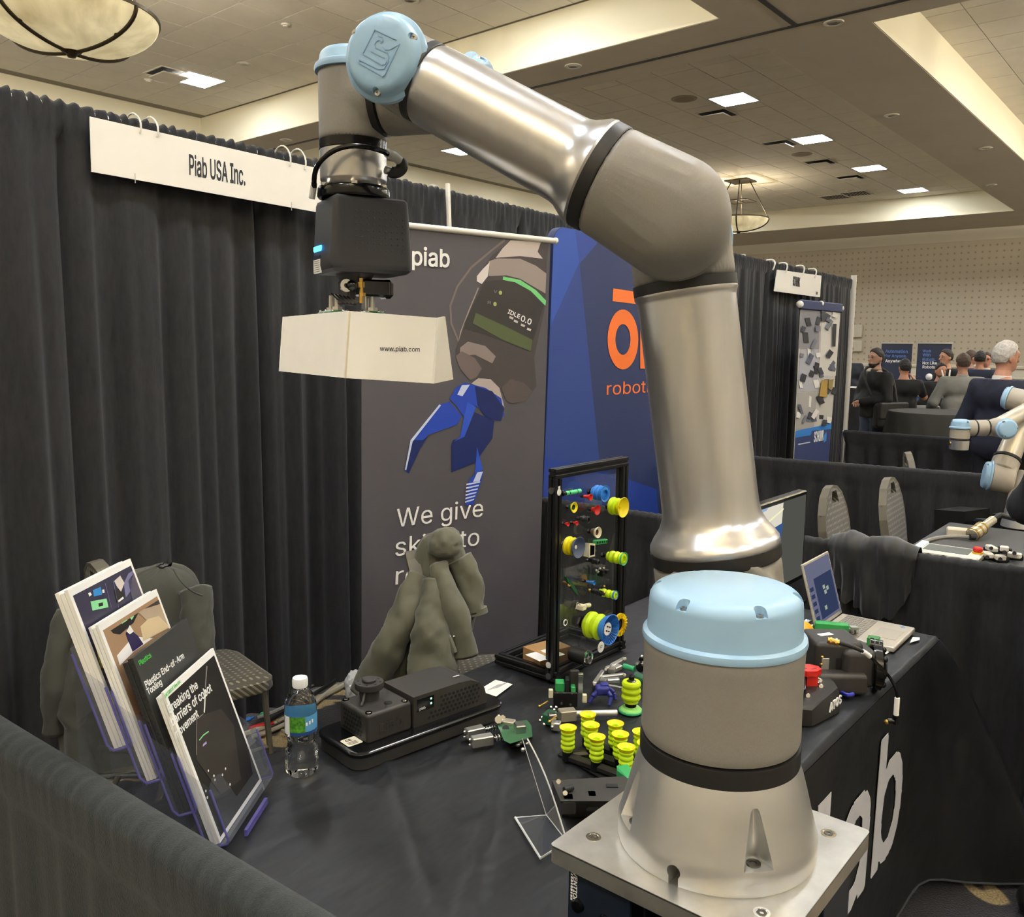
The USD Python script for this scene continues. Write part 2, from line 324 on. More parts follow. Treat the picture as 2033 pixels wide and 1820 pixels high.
def wallpaper():
    k = 2 * math.pi / 0.36
    N = {'g': ('geometry', {}), 's': ('separate_xyz', {}), 'y': ('math', dict(math_type='multiply', value2=k)), 'z': ('math', dict(math_type='multiply', value2=k)), 'sy': ('math', dict(math_type='sine')), 'sz': ('math', dict(math_type='sine')),
         'm': ('math', dict(math_type='multiply')), 'a': ('math', dict(math_type='absolute')), 'r': ('rgb_ramp', {'ramp': [(0.0, lin('#c2b6a0')), (0.86, lin('#c0b39c')), (0.95, lin('#a1947c')), (1.0, lin('#988a70'))]}), 'p': ('principled_bsdf', dict(roughness=0.8))}
    L = [('g.position', 's.vector'), ('s.y', 'y.value1'), ('s.z', 'z.value1'), ('y.value', 'sy.value1'), ('z.value', 'sz.value1'), ('sy.value', 'm.value1'), ('sz.value', 'm.value2'), ('m.value', 'a.value1'), ('a.value', 'r.fac'), ('r.color', 'p.base_color')]
    return usdkit.material(stage, '/World/Looks/wallpaper', N, L, surface='p.BSDF')
carpet_m, paper_m = carpet(), wallpaper()

floor = solo('floor', 'dark patterned hotel carpet with thin beige swirls', None, bx((X0, Y0, -0.1), (X1, Y1, 0)), carpet_m, kind='structure', smooth=False)
wl = thing('wall_far', 'beige patterned wallpaper wall with cream wainscot at the far end', None, (X1, 0, 0), kind='structure')
part(wl, 'wallpaper', bx((X1, Y0, 1.2), (X1 + 0.2, Y1, ZS)), paper_m, w=True, smooth=False)
part(wl, 'wainscot', bx((X1 - 0.01, Y0, 0), (X1 + 0.2, Y1, 1.2)), cream_m, w=True, smooth=False)
part(wl, 'chair_rail', bx((X1 - 0.06, Y0, 1.14), (X1 + 0.05, Y1, 1.24), 0.02), cream_m, w=True)
part(wl, 'lower_rail', bx((X1 - 0.04, Y0, 0.86), (X1 + 0.05, Y1, 0.93), 0.015), cream_m, w=True)
for k in range(9): part(wl, 'panel_frame', minus(bx((X1 - 0.03, 1.2 + k * 1.5, 0.2), (X1 - 0.01, 2.5 + k * 1.5, 0.82)), bx((X1 - 0.1, 1.25 + k * 1.5, 0.25), (X1 + 0.1, 2.45 + k * 1.5, 0.77))), cream_m, w=True, smooth=False)
cr = [(0, 0), (0.03, 0), (0.05, 0.06), (0.14, 0.16), (0.2, 0.26), (0.2, 0.3), (0, 0.3)]
part(wl, 'crown_molding', xf(prism(Polygon(cr), Y1 - Y0), uvn((X1, Y0, ZS - 0.3), (-1, 0, 0), (0, 0, 1)) @ np.diag([1, 1, 1, 1.0])), crown_m, w=True)
for nm, a, b in (('wall_left', (X0, Y1, 0), (X1, Y1 + 0.2, ZS)), ('wall_right', (X0, Y0 - 0.2, 0), (X1, Y0, ZS)), ('wall_back', (X0 - 0.2, Y0, 0), (X0, Y1, ZS))):
    solo(nm, 'beige painted hall wall', None, bx(a, b), cream_m, kind='structure', smooth=False)
ce = thing('ceiling', 'beige soffit beams between tiled ceiling recesses', None, (0, 0, ZS), kind='structure')
xs, ys = [X0, -6.15, 8.55, 9.63, 24.3, X1], [Y0, -7.0, 3.2, 4.39, 14.4, Y1]
for i in (0, 2, 4): part(ce, 'soffit', bx((xs[i], Y0, ZS), (xs[i + 1], Y1, ZC + 0.1)), soffit_m, w=True, smooth=False)
for j in (0, 2, 4):
    for i in (1, 3): part(ce, 'soffit', bx((xs[i], ys[j], ZS), (xs[i + 1], ys[j + 1], ZC + 0.1)), soffit_m, w=True, smooth=False)
part(ce, 'slab', bx((X0, Y0, ZC + 0.1), (X1, Y1, ZC + 0.2)), soffit_m, w=True, smooth=False)
for (a, b, c, d) in REC:                                  # cove faces of every recess
    for lo, hi in (((a, c, ZS + 0.004), (a + 0.012, d, ZC)), ((b - 0.012, c, ZS + 0.004), (b, d, ZC)), ((a, c, ZS + 0.004), (b, c + 0.012, ZC)), ((a, d - 0.012, ZS + 0.004), (b, d, ZC))):
        part(ce, 'cove_face', bx(lo, hi), cove_m, w=True, smooth=False)
TS = 0.61
def tiles(idx, sel, label):
    a, b, c, d = REC[idx]; t = thing('ceiling', label, None, (a, c, ZC), kind='structure'); rest = []
    part(t, 'grid_plane', bx((a, c, ZC + 0.012), (b, d, ZC + 0.03)), mat('tile_grid', '#8e8676', 0.8), w=True, smooth=False)
    for i in range(int(round((b - a) / TS))):
        for j in range(int(round((d - c) / TS))):
            x, y = a + (i + 0.5) * TS, c + (j + 0.5) * TS
            if x + TS / 2 > b + 0.3 or y + TS / 2 > d + 0.3: continue
            m = bx((x - TS / 2 + 0.005, y - TS / 2 + 0.005, ZC + rng.uniform(-0.0015, 0.0015)), (min(x + TS / 2 - 0.005, b), min(y + TS / 2 - 0.005, d), ZC + 0.014))
            if sel(x, y): part(t, 'ceiling_tile', m, tile_m, w=True, smooth=False)
            else: rest.append(m)
    if rest: part(t, 'ceiling_tile_field', cat(*rest), tile_m, w=True, smooth=False, kind='stuff')
tiles(0, lambda x, y: x > 2.2, 'tiled ceiling recess above the back drape')
tiles(1, lambda x, y: x < 17.6, 'tiled ceiling recess with the row of light panels')
tiles(2, lambda x, y: y > 1.0 and x < 21, 'tiled ceiling recess at the right edge')
tiles(3, lambda x, y: False, 'tiled ceiling recess over the camera')
solo('trim_1', 'dark partition track along the soffit', None, bx((9.19, Y0, ZS - 0.006), (9.25, Y1, ZS + 0.002)), track_m, kind='structure', smooth=False)
solo('trim_2', 'dark partition track crossing the first soffit', None, bx((X0, 3.82, ZS - 0.006), (9.19, 3.88, ZS + 0.002)), track_m, kind='structure', smooth=False)

# ------------------------------------------------------------------ ceiling fittings
panel_e = emit('panel_light', NEUTRAL, PANEL)
def light_panel(x, y, label, group=None):
    t = thing('ceiling_light', label, 'ceiling light', (x, y, ZC), group=group); h = 0.29
    part(t, 'frame', minus(box((0, 0, -0.006), (0.62, 0.62, 0.016)), box((0, 0, -0.01), (2 * h, 2 * h, 0.06))), mat('light_frame', '#d8d4c8', 0.5), smooth=False)
    part(t, 'diffuser', xf(prism(rrect(2 * h, 2 * h, 0.04), 0.006), frame((0, 0, -0.008))), panel_e, smooth=False); return t
first = light_panel(7.3, 12.35, 'glowing square ceiling panel above the white sign, alone in its recess', 'square ceiling light panels')
names = {(13.2, 6.48): 'nearest glowing panel in the row receding over the robot elbow', (16.55, 6.48): 'second glowing panel in the row receding to the far wall',
         (19.9, 6.48): 'third glowing panel in the row receding to the far wall', (23.25, 6.48): 'farthest glowing panel in the row, beside the bright cove', (13.2, 12.45): 'glowing ceiling panel seen under the robot forearm'}
for y in (12.45, 6.48, 1.1, -4.9):
    for x in (-2.75, 0.6, 3.95, 7.3, 13.2, 16.55, 19.9, 23.25):
        if (x, y) == (7.3, 12.45): continue
        dup(first, names.get((x, y), 'square ceiling panel outside the picture'), (x, y, ZC), 0.0, 'square ceiling light panels' if (x, y) in names else 'square ceiling panels outside the picture')
def pendant(x, y, zb, R, label, group='alabaster bowl pendants', watt=1.5):
    t = thing('pendant_light', label, 'pendant light', (x, y, zb), group=group)
    D = 0.42 * R; pr = [(R * math.sin(a), D * (1 - math.cos(a))) for a in np.linspace(0, math.pi / 2, 14)]
    bowl = lathe(pr + [(r * 0.985, z + 0.004) for r, z in pr[::-1]], None, 56)
    part(t, 'bowl', bowl, bowl_m); bz = mat('pendant_bronze', '#4b4233', 0.4, 0.8)
    part(t, 'rim', lathe([(R - 0.01, D - 0.01), (R + 0.012, D - 0.01), (R + 0.012, D + 0.015), (R - 0.01, D + 0.015), (R - 0.01, D - 0.01)], None, 56), bz)
    for k in range(4):
        a = k * math.pi / 2 + 0.35; P = [(r * math.cos(a) * 1.012, r * math.sin(a) * 1.012, z - 0.008) for r, z in pr]
        part(t, 'strap', tube(P, 0.016, 8), bz)
        part(t, 'rod', cyl((R * math.cos(a), R * math.sin(a), D), (0.22 * math.cos(a), 0.22 * math.sin(a), ZC - zb - 0.03), 0.012, n=8), bz)
        part(t, 'collar', ball((0.7 * R * math.cos(a), 0.7 * R * math.sin(a), pr[7][1] - 0.004), 0.024, 1), bz)
    part(t, 'finial', lathe([(0, -0.05), (0.03, -0.045), (0.05, -0.01), (0.08, 0), (0, 0.002)], None, 20), bz)
    h = D + 0.45 * (ZC - zb - D)
    part(t, 'spreader', cat(*[bx((-0.42 * R, s * 0.42 * R - 0.02, h), (0.42 * R, s * 0.42 * R + 0.02, h + 0.02)) for s in (-1, 1)], *[bx((s * 0.42 * R - 0.02, -0.42 * R, h), (s * 0.42 * R + 0.02, 0.42 * R, h + 0.02)) for s in (-1, 1)], bx((-0.42 * R, -0.03, h), (0.42 * R, 0.03, h + 0.02))), bz)
    part(t, 'canopy', bx((-0.28, -0.28, ZC - zb - 0.03), (0.28, 0.28, ZC - zb)), bz)
    L = UsdLux.SphereLight.Define(stage, t.path + '/lamp'); L.CreateRadiusAttr(0.06); L.CreateIntensityAttr(watt * ADDED_UPLIGHT / (4 * math.pi ** 2 * 0.06 ** 2)); L.CreateColorAttr(Gf.Vec3f(*WARM)); L.AddTranslateOp().Set(Gf.Vec3d(0, 0, D + 0.02)); return t  # lamp added to brighten the ceiling; the bowls themselves hang unlit
bowl_m = usdkit.material(stage, '/World/Looks/alabaster', {'tc': ('texture_coordinate', {}), 'n': ('noise_texture', dict(scale=2.2, detail=5.0, distortion=1.2)), 'r': ('rgb_ramp', {'ramp': [(0.3, lin('#a7976f')), (0.7, lin('#dccfa6'))]}),
    'p': ('principled_bsdf', dict(roughness=0.45, emission_strength=BOWLGLOW * 0.2))}, [('tc.object', 'n.vector'), ('n.fac', 'r.fac'), ('r.color', 'p.base_color'), ('r.color', 'p.emission_color')], surface='p.BSDF')
p1 = at_d(140, 70, 7.0); pendant(p1[0], p1[1], 4.02, 0.68, 'big alabaster bowl pendant at the upper left corner', watt=0.7)
p2 = at_d(1470, 368, 20.3); pendant(p2[0], p2[1], 4.42, 0.68, 'distant alabaster bowl pendant hanging beside the robot elbow', watt=0.12)
for x, y in ((3.3, -2.0), (13.5, -2.0), (20.0, -2.0), (-3.2, 7.5), (-3.2, -2.0)): pendant(x, y, 4.3, 0.68, 'unseen bowl pendant added to brighten the ceiling', 'unseen bowl pendants added to brighten the ceiling')  # out of view, added as uplights for the ceiling
def downlight(x, y, z, label, group='recessed downlights'):
    t = thing('downlight', label, 'downlight', (x, y, z), group=group)
    part(t, 'trim_ring', lathe([(0.07, 0.002), (0.07, -0.006), (0.1, -0.008), (0.105, 0.002)], None, 28), mat('downlight_trim', '#cfc8b6', 0.4))
    part(t, 'reflector', lathe([(0.0, 0.001), (0.03, 0.001), (0.05, -0.003), (0.071, -0.004)], None, 28), mat('downlight_reflector', '#9a958a', 0.2, 1.0)); return t
dl = downlight(8.835, 6.467, ZS - 0.002, 'recessed downlight in the soffit above the robot forearm')
for px, py, z, lb in ((815, 0, ZC - 0.006, 'recessed downlight at the top edge above the robot wrist'), (1655, 45, ZS - 0.002, 'large recessed downlight beside the dark track, upper right'), (1770, 229, ZS - 0.002, 'recessed downlight on the soffit right of the light row'),
                   (1957, 294, ZS - 0.002, 'recessed downlight near the right edge cove'), (1968, 367, ZS - 0.002, 'farthest recessed downlight on the right soffit'), (485, 127, ZC - 0.006, 'recessed downlight right of the lone light panel'),
                   (568, 278, ZS - 0.002, 'recessed downlight on the soffit above the white sign'), (1687, 378, ZC - 0.006, 'recessed downlight beside the dark return grilles')):
    q = at_z(px, py, z); dup(dl, lb, q, 0, 'recessed downlights')
def vent(px, py, s, label, dark=False):
    q = at_z(px, py, ZC); t = thing('ceiling_vent', label, 'air vent', (q[0], q[1], ZC), group='ceiling air vents'); s /= 2
    part(t, 'backing', box((0, 0, -0.002), (2 * s, 2 * s, 0.006)), dark_m, smooth=False)
    part(t, 'frame', minus(box((0, 0, -0.006), (2 * s + 0.05, 2 * s + 0.05, 0.012)), box((0, 0, -0.006), (2 * s, 2 * s, 0.1))), tile_m, smooth=False)
    if dark:
        for k in range(9): part(t, 'slat', box((0, -s + (k + 0.5) * 2 * s / 9, -0.006), (2 * s, 0.012, 0.006)), soffit_m, smooth=False)
    else: part(t, 'plate', hull([(i * s * w, j * s * w, z) for i in (-1, 1) for j in (-1, 1) for w, z in ((0.86, -0.05), (0.8, -0.06))]), tile_m, smooth=False)
for a in ((337, 146, 0.5, 'square ceiling air vent beside the lone light panel'), (1424, 226, 0.5, 'square air vent beside the nearest panel of the light row'), (1547, 285, 0.5, 'square air vent beside the second panel of the row'),
          (1628, 322, 0.5, 'small square air vent between the second and third panels'), (1688, 352, 0.5, 'square air vent before the third panel of the row')): vent(*a)
vent(1658, 391, 0.62, 'dark slatted return grille, left one of the pair', True); vent(1700, 384, 0.62, 'dark slatted return grille, right one of the pair', True)
for px, py, lb in ((1358, 196, 'round tan ceiling speaker left of the nearest panel'), (1592, 306, 'round tan ceiling speaker below the second panel')):
    q = at_z(px, py, ZC); t = thing('ceiling_speaker', lb, 'speaker', (q[0], q[1], ZC), group='round ceiling speakers')
    part(t, 'grille', lathe([(0, -0.012), (0.16, -0.01), (0.17, 0)], None, 32), mat('speaker_grille', '#8d7f66', 0.7)); part(t, 'bezel', lathe([(0.16, -0.011), (0.2, -0.008), (0.205, 0)], None, 32), mat('speaker_bezel', '#9c907a', 0.6))
for px, py, lb in ((567, 48, 'small round smoke detector over the lone panel'), (294, 158, 'small round sprinkler beside the square vent')):
    q = at_z(px, py, ZC); t = thing('smoke_detector', lb, 'smoke detector', (q[0], q[1], ZC), group='small round ceiling devices')
    part(t, 'base_disc', lathe([(0, -0.02), (0.05, -0.018), (0.06, 0)], None, 24), tile_m); part(t, 'sensor_cap', lathe([(0, -0.036), (0.03, -0.032), (0.036, -0.018)], None, 20), tile_m)

# ------------------------------------------------------------------ the big robot arm on its pedestal
BASE = np.array([0.968, 0.459, 1.03]); _a = math.radians(25.5)
RN = np.array([math.cos(_a), math.sin(_a), 0.0]); RTN = np.array([RN[1], -RN[0], 0.0]); UZ = np.array([0, 0, 1.0])
def RW(t, z, h): return BASE * [1, 1, 0] + RN * h + RTN * t + UZ * z           # arm plane: t to the right, h away from the viewer
def lid_profile(r, hgt, lip=0.004):
    e = min(0.016, hgt * 0.4); a = np.linspace(0, math.pi / 2, 7)
    return [(r - 0.002, -0.002), (r + lip, -0.002), (r + lip + 0.001, 0.002), (r + lip, 0.007), (r - 0.001, 0.010)] + [(r - 0.003 - e + e * math.cos(x), hgt - e + e * math.sin(x)) for x in a] + [(r * 0.55, hgt + 0.0015), (0, hgt + 0.002)]
def lid(t, c, d, r, hgt, x=None, notches=3, phase=0.0, nr=0.007):
    M = axes(c, x=x, z=d); body = lathe(lid_profile(r, hgt) + [(0, -0.002), (r - 0.002, -0.002)], M, 72); cuts = []
    for k in range(notches):
        a = phase + 2 * math.pi * k / notches; rr = r * 0.9; p = lambda q, z: (M @ [q * math.cos(a), q * math.sin(a), z, 1])[:3]
        cuts.append(hull(np.vstack([va(cyl(p(rr, hgt - 0.012), p(rr, hgt + 0.02), nr, n=14))[0], va(cyl(p(rr + 0.03, hgt - 0.012), p(rr + 0.03, hgt + 0.02), nr, n=14))[0]])))
    lp = part(t, 'cap', minus(body, *cuts), urblue_m, 'light blue joint cap', smooth=32, w=True)
    for k in range(notches):
        a = phase + 2 * math.pi * k / notches; p = lambda q, z: (M @ [q * math.cos(a), q * math.sin(a), z, 1])[:3]
        part(lp, 'cap_screw', cat(ring(p(r * 0.9, hgt - 0.0135), d, 0.0016, 0.0042, 0.005, 16), cyl(p(r * 0.9, hgt - 0.0135), p(r * 0.9, hgt - 0.011), 0.0035, n=12)), steel_m, w=True)
    return lp, M
def joint(c, ax, r, h0, h1, pd, pr, pl, edge=0.009, it=14):
    """A joint housing: a cylinder along ax from h0 to h1 with a round port of radius pr along pd, filleted together."""
    c, ax, pd = map(lambda q: np.asarray(q, float), (c, ax, pd))
    return soften(union(cyl(c + ax * h0, c + ax * h1, r, n=56, bev=0.003), cyl(c, c + pd * pl, pr, n=56)), edge, it)
rb = thing('robot_arm', 'large grey cobot arm with light blue caps and bright aluminium tubes, holding a white box', 'robot arm', BASE)
FL = [(0, 0), (0.1245, 0), (0.1255, 0.004), (0.1255, 0.024), (0.1225, 0.034), (0.1165, 0.056), (0.110, 0.082), (0.1045, 0.102), (0.1, 0.115), (0.0985, 0.119), (0, 0.119)]
cuts = []
for k in range(4):
    a = math.radians(-130 + 90 * k); rad = np.array([math.cos(a), math.sin(a), 0]); tan = np.array([-rad[1], rad[0], 0])
    pts = [rad * 0.150 + tan * s * 0.028 + UZ * 0.031 for s in (-1, 1)] + [rad * 0.150 + tan * s * 0.022 + UZ * 0.06 for s in (-1, 1)]
    pts += [rad * (0.106 + 0.011 * math.cos(x)) + tan * 0.013 * math.sin(x) + UZ * 0.031 for x in np.linspace(math.pi / 2, 1.5 * math.pi, 9)] + [rad * (0.102 + 0.004 * math.cos(x)) + tan * 0.004 * math.sin(x) + UZ * 0.098 for x in np.linspace(0, 2 * math.pi, 9)] + [rad * 0.118 + UZ * 0.100]
    cuts.append(mv(hull(pts), BASE))
na = math.radians(-176); nr_ = np.array([math.cos(na), math.sin(na), 0]); nt = np.array([-nr_[1], nr_[0], 0])
cuts += [cyl(BASE + nr_ * 0.09 + UZ * 0.017, BASE + nr_ * 0.14 + UZ * 0.017, 0.0085, n=28), hull([BASE + nr_ * q + nt * s * 0.0062 + UZ * z for q in (0.09, 0.14) for s in (-1, 1) for z in (-0.01, 0.012)])]
fl = part(rb, 'base_flange', minus(lathe(FL, axes(BASE, z=UZ), 96), *cuts), castalu_m, 'flared cast aluminium base', smooth=28, w=True)
for k in range(4):
    a = math.radians(-130 + 90 * k); q = BASE + np.array([math.cos(a), math.sin(a), 0]) * 0.108 + UZ * 0.031
    part(fl, 'mounting_bolt', cat(ring(q, UZ, 0.0045, 0.0085, 0.002, 20), cyl(q, q + UZ * 0.0006, 0.0075, n=16)), mat('bolt_dark', '#6c6a66', 0.35, 1.0), w=True)
part(rb, 'joint_ring', lathe([(0.09, 0.117), (0.0995, 0.117), (0.1, 0.119), (0.1, 0.139), (0.0995, 0.141), (0.09, 0.141)], axes(BASE, z=UZ), 96), rubber_m, w=True)
S = RW(-0.004, 1.266, 0.0)
sb = soften(union(lathe([(0, 0.141), (0.0985, 0.141), (0.0985, 0.272), (0, 0.272)], axes(BASE, z=UZ), 72), cyl(S, S + RN * 0.165, 0.078, n=64)), 0.013, 10)
part(rb, 'base_housing', sb, urgrey_m, w=True)
base_lid, _ = lid(rb, BASE + UZ * 0.2705, UZ, 0.0965, 0.064, x=-RN, notches=6, phase=math.radians(-33), nr=0.0075)
part(rb, 'shoulder_ring', ring(S + RN * 0.150, RN, 0.07, 0.0805, 0.018, 64), rubber_m, w=True)
SU, EU = RW(-0.005, 1.266, 0.255), RW(-0.0885, 1.8265, 0.25); ud = (EU - SU) / np.linalg.norm(EU - SU)
part(rb, 'shoulder_housing', joint(SU, RN, 0.0965, -0.085, 0.075, ud, 0.0965, 0.072, 0.012), urgrey_m, w=True)
lid(rb, SU + RN * 0.076, RN, 0.094, 0.04, notches=6)
part(rb, 'upper_arm_ring', lathe([(0.06, 0.073), (0.0975, 0.073), (0.0985, 0.075), (0.0985, 0.092), (0.06, 0.092)], axes(SU, z=ud), 72), rubber_m, w=True)
L = np.linalg.norm(EU - SU)
part(rb, 'upper_arm_tube', lathe([(0.06, 0.092), (0.0965, 0.092), (0.0985, 0.096), (0.0975, 0.103), (0.0915, 0.113), (0.081, 0.127), (0.0755, 0.14), (0.0735, 0.155), (0.0728, 0.18), (0.0728, L - 0.098), (0.0745, L - 0.092), (0.0765, L - 0.088), (0.0762, L - 0.0845), (0.06, L - 0.0845)], axes(SU, z=ud), 96), alu_m, 'bright aluminium upper arm tube', w=True)
part(rb, 'elbow_ring', lathe([(0.06, L - 0.085), (0.0755, L - 0.085), (0.0765, L - 0.083), (0.0765, L - 0.069), (0.06, L - 0.068)], axes(SU, z=ud), 72), rubber_m, w=True)
part(rb, 'elbow_housing', joint(EU, RN, 0.0745, -0.105, 0.075, -ud, 0.0745, 0.071, 0.01), urgrey_m, w=True)
lid(rb, EU + RN * 0.076, RN, 0.073, 0.034, notches=6)
EF = RW(-0.0885, 1.8265, 0.06); W1 = RW(-0.455, 2.029, 0.06); fd = (W1 - EF) / np.linalg.norm(W1 - EF); fp = np.cross(fd, RN)
C_ = lambda o, x, y, r, n=40: [o + r * (math.cos(k) * x + math.sin(k) * y) for k in np.linspace(0, 2 * math.pi, n, endpoint=False)]
P = []
for h, r in ((0.082, 0.0755), (0.055, 0.0765), (0.03, 0.0765), (0.0, 0.0755), (-0.022, 0.070), (-0.04, 0.060), (-0.053, 0.045), (-0.06, 0.025)): P += C_(EF + RN * h, RTN, UZ, r, 56)
P += C_(EF + fd * 0.094, RN, fp, 0.0695, 72) + C_(EF + fd * 0.08, RN, fp, 0.0702, 72)
part(rb, 'elbow_dome', soften(hull(P), 0.012, 4), urgrey_m, 'smooth grey elbow dome', smooth=True, w=True)
part(rb, 'elbow_seam', ring(EF + RN * 0.0815, RN, 0.06, 0.0752, 0.0045, 72), rubber_m, w=True)
part(rb, 'forearm_ring', lathe([(0.05, 0.0935), (0.0695, 0.0935), (0.0708, 0.0955), (0.0708, 0.1105), (0.05, 0.1115)], axes(EF, z=fd), 72), rubber_m, w=True)
part(rb, 'forearm_tube', lathe([(0.05, 0.111), (0.070, 0.111), (0.0712, 0.114), (0.0695, 0.121), (0.0635, 0.131), (0.0585, 0.140), (0.0563, 0.150), (0.0558, 0.17), (0.0535, 0.355), (0.0528, 0.366), (0.0505, 0.3705), (0.04, 0.3705)], axes(EF, z=fd), 96), alu_m, 'bright aluminium forearm tube', w=True)
part(rb, 'wrist_ring', lathe([(0.04, 0.3695), (0.0525, 0.3695), (0.0532, 0.371), (0.0532, 0.3805), (0.04, 0.3815)], axes(EF, z=fd), 64), rubber_m, w=True)
WR = 0.0525
part(rb, 'wrist_housing', joint(W1, RN, WR, -0.037, 0.095, -fd, 0.0522, 0.039, 0.007, 10), urgrey_m, w=True)
wl_, wm = lid(rb, W1 - RN * 0.037, -RN, WR - 0.0005, 0.0285, x=RTN, notches=3, phase=math.radians(-98), nr=0.0048)
emb_o = W1 - RN * (0.037 + 0.0300)
def emblem_pts(pp): return [(np.dot(q - emb_o, RTN), np.dot(q - emb_o, UZ)) for q in (at_pl(600 + x / 5.809, y / 5.809, emb_o, RN) for x, y in pp)]
lines = [[(1085, 460), (838, 343), (700, 622), (920, 750), (960, 740), (1000, 665), (985, 615), (850, 552), (835, 520), (855, 480), (890, 462), (920, 480)], [(945, 670), (800, 595)], [(660, 690), (885, 800), (945, 795), (990, 720), (1000, 665)],
         [(660, 690), (660, 725), (925, 880), (950, 870), (1125, 510), (1010, 575), (960, 575), (930, 545)], [(880, 418), (925, 430), (935, 470), (905, 500)]]
g = unary_union([LineString(emblem_pts(l)).buffer(0.0006) for l in lines])
part(wl_, 'emblem', prism(g, 0.0010, uvn(emb_o - RN * 0.0002, RTN, UZ)), mat('emblem_blue', '#87aacb', 0.4), 'embossed two letter emblem', w=True)
W2 = RW(-0.455, 2.03, 0.2)
part(rb, 'wrist_housing', joint(W2, RTN, WR, -0.075, 0.06, -RN, WR - 0.001, 0.066, 0.008, 10), urgrey_m, w=True)
lid(rb, W2 + RTN * 0.061, RTN, WR, 0.028, notches=3, nr=0.0048)
part(rb, 'wrist_ring', ring(W2 - RTN * 0.088, RTN, 0.04, WR + 0.0008, 0.0105, 56), rubber_m, w=True)
W3 = RW(-0.587, 2.03, 0.2)
part(rb, 'tool_housing', joint(W3, UZ, WR - 0.001, -0.061, 0.043, RTN, WR - 0.001, 0.046, 0.007, 10), urgrey_m, w=True)
lid(rb, W3 + UZ * 0.043, UZ, WR - 0.0005, 0.03, notches=3, nr=0.0048)
part(rb, 'tool_ring', ring(W3 - UZ * 0.0735, UZ, 0.03, WR - 0.0005, 0.0135, 56), gloss_m, w=True)
part(rb, 'tool_flange', lathe([(0, -0.128), (0.046, -0.128), (0.0485, -0.122), (0.0505, -0.1195), (0.0512, -0.117), (0.0512, -0.0745), (0.03, -0.0735)], axes(W3, z=UZ), 64), alu_m, 'bright turned tool flange', w=True)
# gripper, bolted to the flange: a part of the arm's tool
gz = W3[2]; ug = ray(4100, 705) * [1, 1, 0]; ug /= np.linalg.norm(ug); ng = np.array([-ug[1], ug[0], 0])
G = lambda u, v, z: W3 * [1, 1, 0] + ug * u + ng * v + UZ * z
gt = thing('gripper', 'black box-shaped vacuum gripper with a blue status light hanging from the robot wrist', 'gripper', (W3[0], W3[1], gz - 0.262))
part(gt, 'coupling_ring', lathe([(0.02, -0.146), (0.054, -0.146), (0.056, -0.143), (0.056, -0.133), (0.053, -0.1285), (0.02, -0.1285)], axes(W3, z=UZ), 56), gloss_m, w=True)
for k in range(6):
    a = k * math.pi / 3 - 1.2; q = W3 + np.array([math.cos(a), math.sin(a), 0]) * 0.051 - UZ * 0.1305; part(gt, 'coupling_screw', cyl(q, q + UZ * 0.004, 0.0055, n=10), chrome_m, w=True)
R = np.eye(4); R[:3, 0], R[:3, 1] = ug, ng; R[:3, 3] = G(0.012, -0.002, gz - 0.203)
bp = [(x, y) for x, y in ((-0.064, -0.053), (0.064, -0.053), (0.064, 0.055), (-0.064, 0.055))]
sh = Polygon(bp).buffer(-0.012).buffer(0.012, 8)
body = hull(np.vstack([np.c_[np.array(sh.buffer(d, 6).exterior.coords), np.full(len(sh.buffer(d, 6).exterior.coords), z)] for d, z in ((-0.011, 0.0565), (-0.006, 0.0535), (-0.004, 0.048), (0.002, -0.045), (0.0, -0.053), (-0.006, -0.0575))]))
gb = part(gt, 'gripper_body', xf(body, R), mat('gripper_black', '#2a2a2c', 0.55, bump=(700, 0.2, 0.0004)), smooth=30, w=True)
dots = [xf(ball((0, 0, 0), 0.0011, 1), frame(G(0.012 - 0.028 + i * 0.0095, -0.0552, gz - 0.17 - j * 0.0095))) for i in range(9) for j in range(8)]
part(gb, 'dimple_grid', cat(*dots), blackp_m, w=True, kind='stuff')
part(gb, 'status_light', rbox(G(-0.0515, 0.022, gz - 0.222), (0.006, 0.040, 0.009), 0.0028, math.atan2(ug[1], ug[0])), emit('status_blue', '#1f9bff', 5.0), 'lit blue status light', w=True)
su = -ng; st = G(-0.0525, 0.022, gz - 0.247)
part(gb, 'rating_sticker', xf(bx((-0.020, -0.0125, -0.001), (0.016, 0.0085, 0.0015)), uvn(st, su, UZ)), print_m, 'white rating sticker', w=True)
part(gb, 'sticker_header', xf(bx((-0.020, 0.0085, -0.001), (0.016, 0.0145, 0.0017)), uvn(st, su, UZ)), mat('sticker_navy', '#15233f', 0.4), w=True)
part(gb, 'sticker_lines', cat(*[xf(bx((-0.017, -0.0105 + 0.0032 * k, 0.001), (0.013, -0.0095 + 0.0032 * k, 0.0018)), uvn(st, su, UZ)) for k in range(6)]), mat('grey_ink', '#77777a', 0.6), w=True)
zt = gz - 0.2605
part(gt, 'tool_neck', lathe([(0, -0.014), (0.022, -0.014), (0.03, 0), (0.036, 0.001), (0, 0.001)], axes(G(0, 0, zt), z=UZ), 32), blackp_m, w=True)
mech = part(gt, 'valve_block', xf(box((0.012, -0.012, -0.022), (0.05, 0.03, 0.026), 0, 0.003), R @ frame((0, 0, -0.057))), gloss_m, w=True)
part(mech, 'side_plate', xf(box((0.04, 0.005, -0.022), (0.018, 0.035, 0.03), 0, 0.006), R @ frame((0, 0, -0.057))), gloss_m, w=True)
part(gt, 'swivel_arm', xf(cat(box((-0.028, -0.006, -0.026), (0.016, 0.03, 0.03), 0.3, 0.003), box((-0.03, -0.012, -0.045), (0.034, 0.012, 0.008), 0.5, 0.002)), R @ frame((0, 0, -0.057))), blackp_m, w=True)
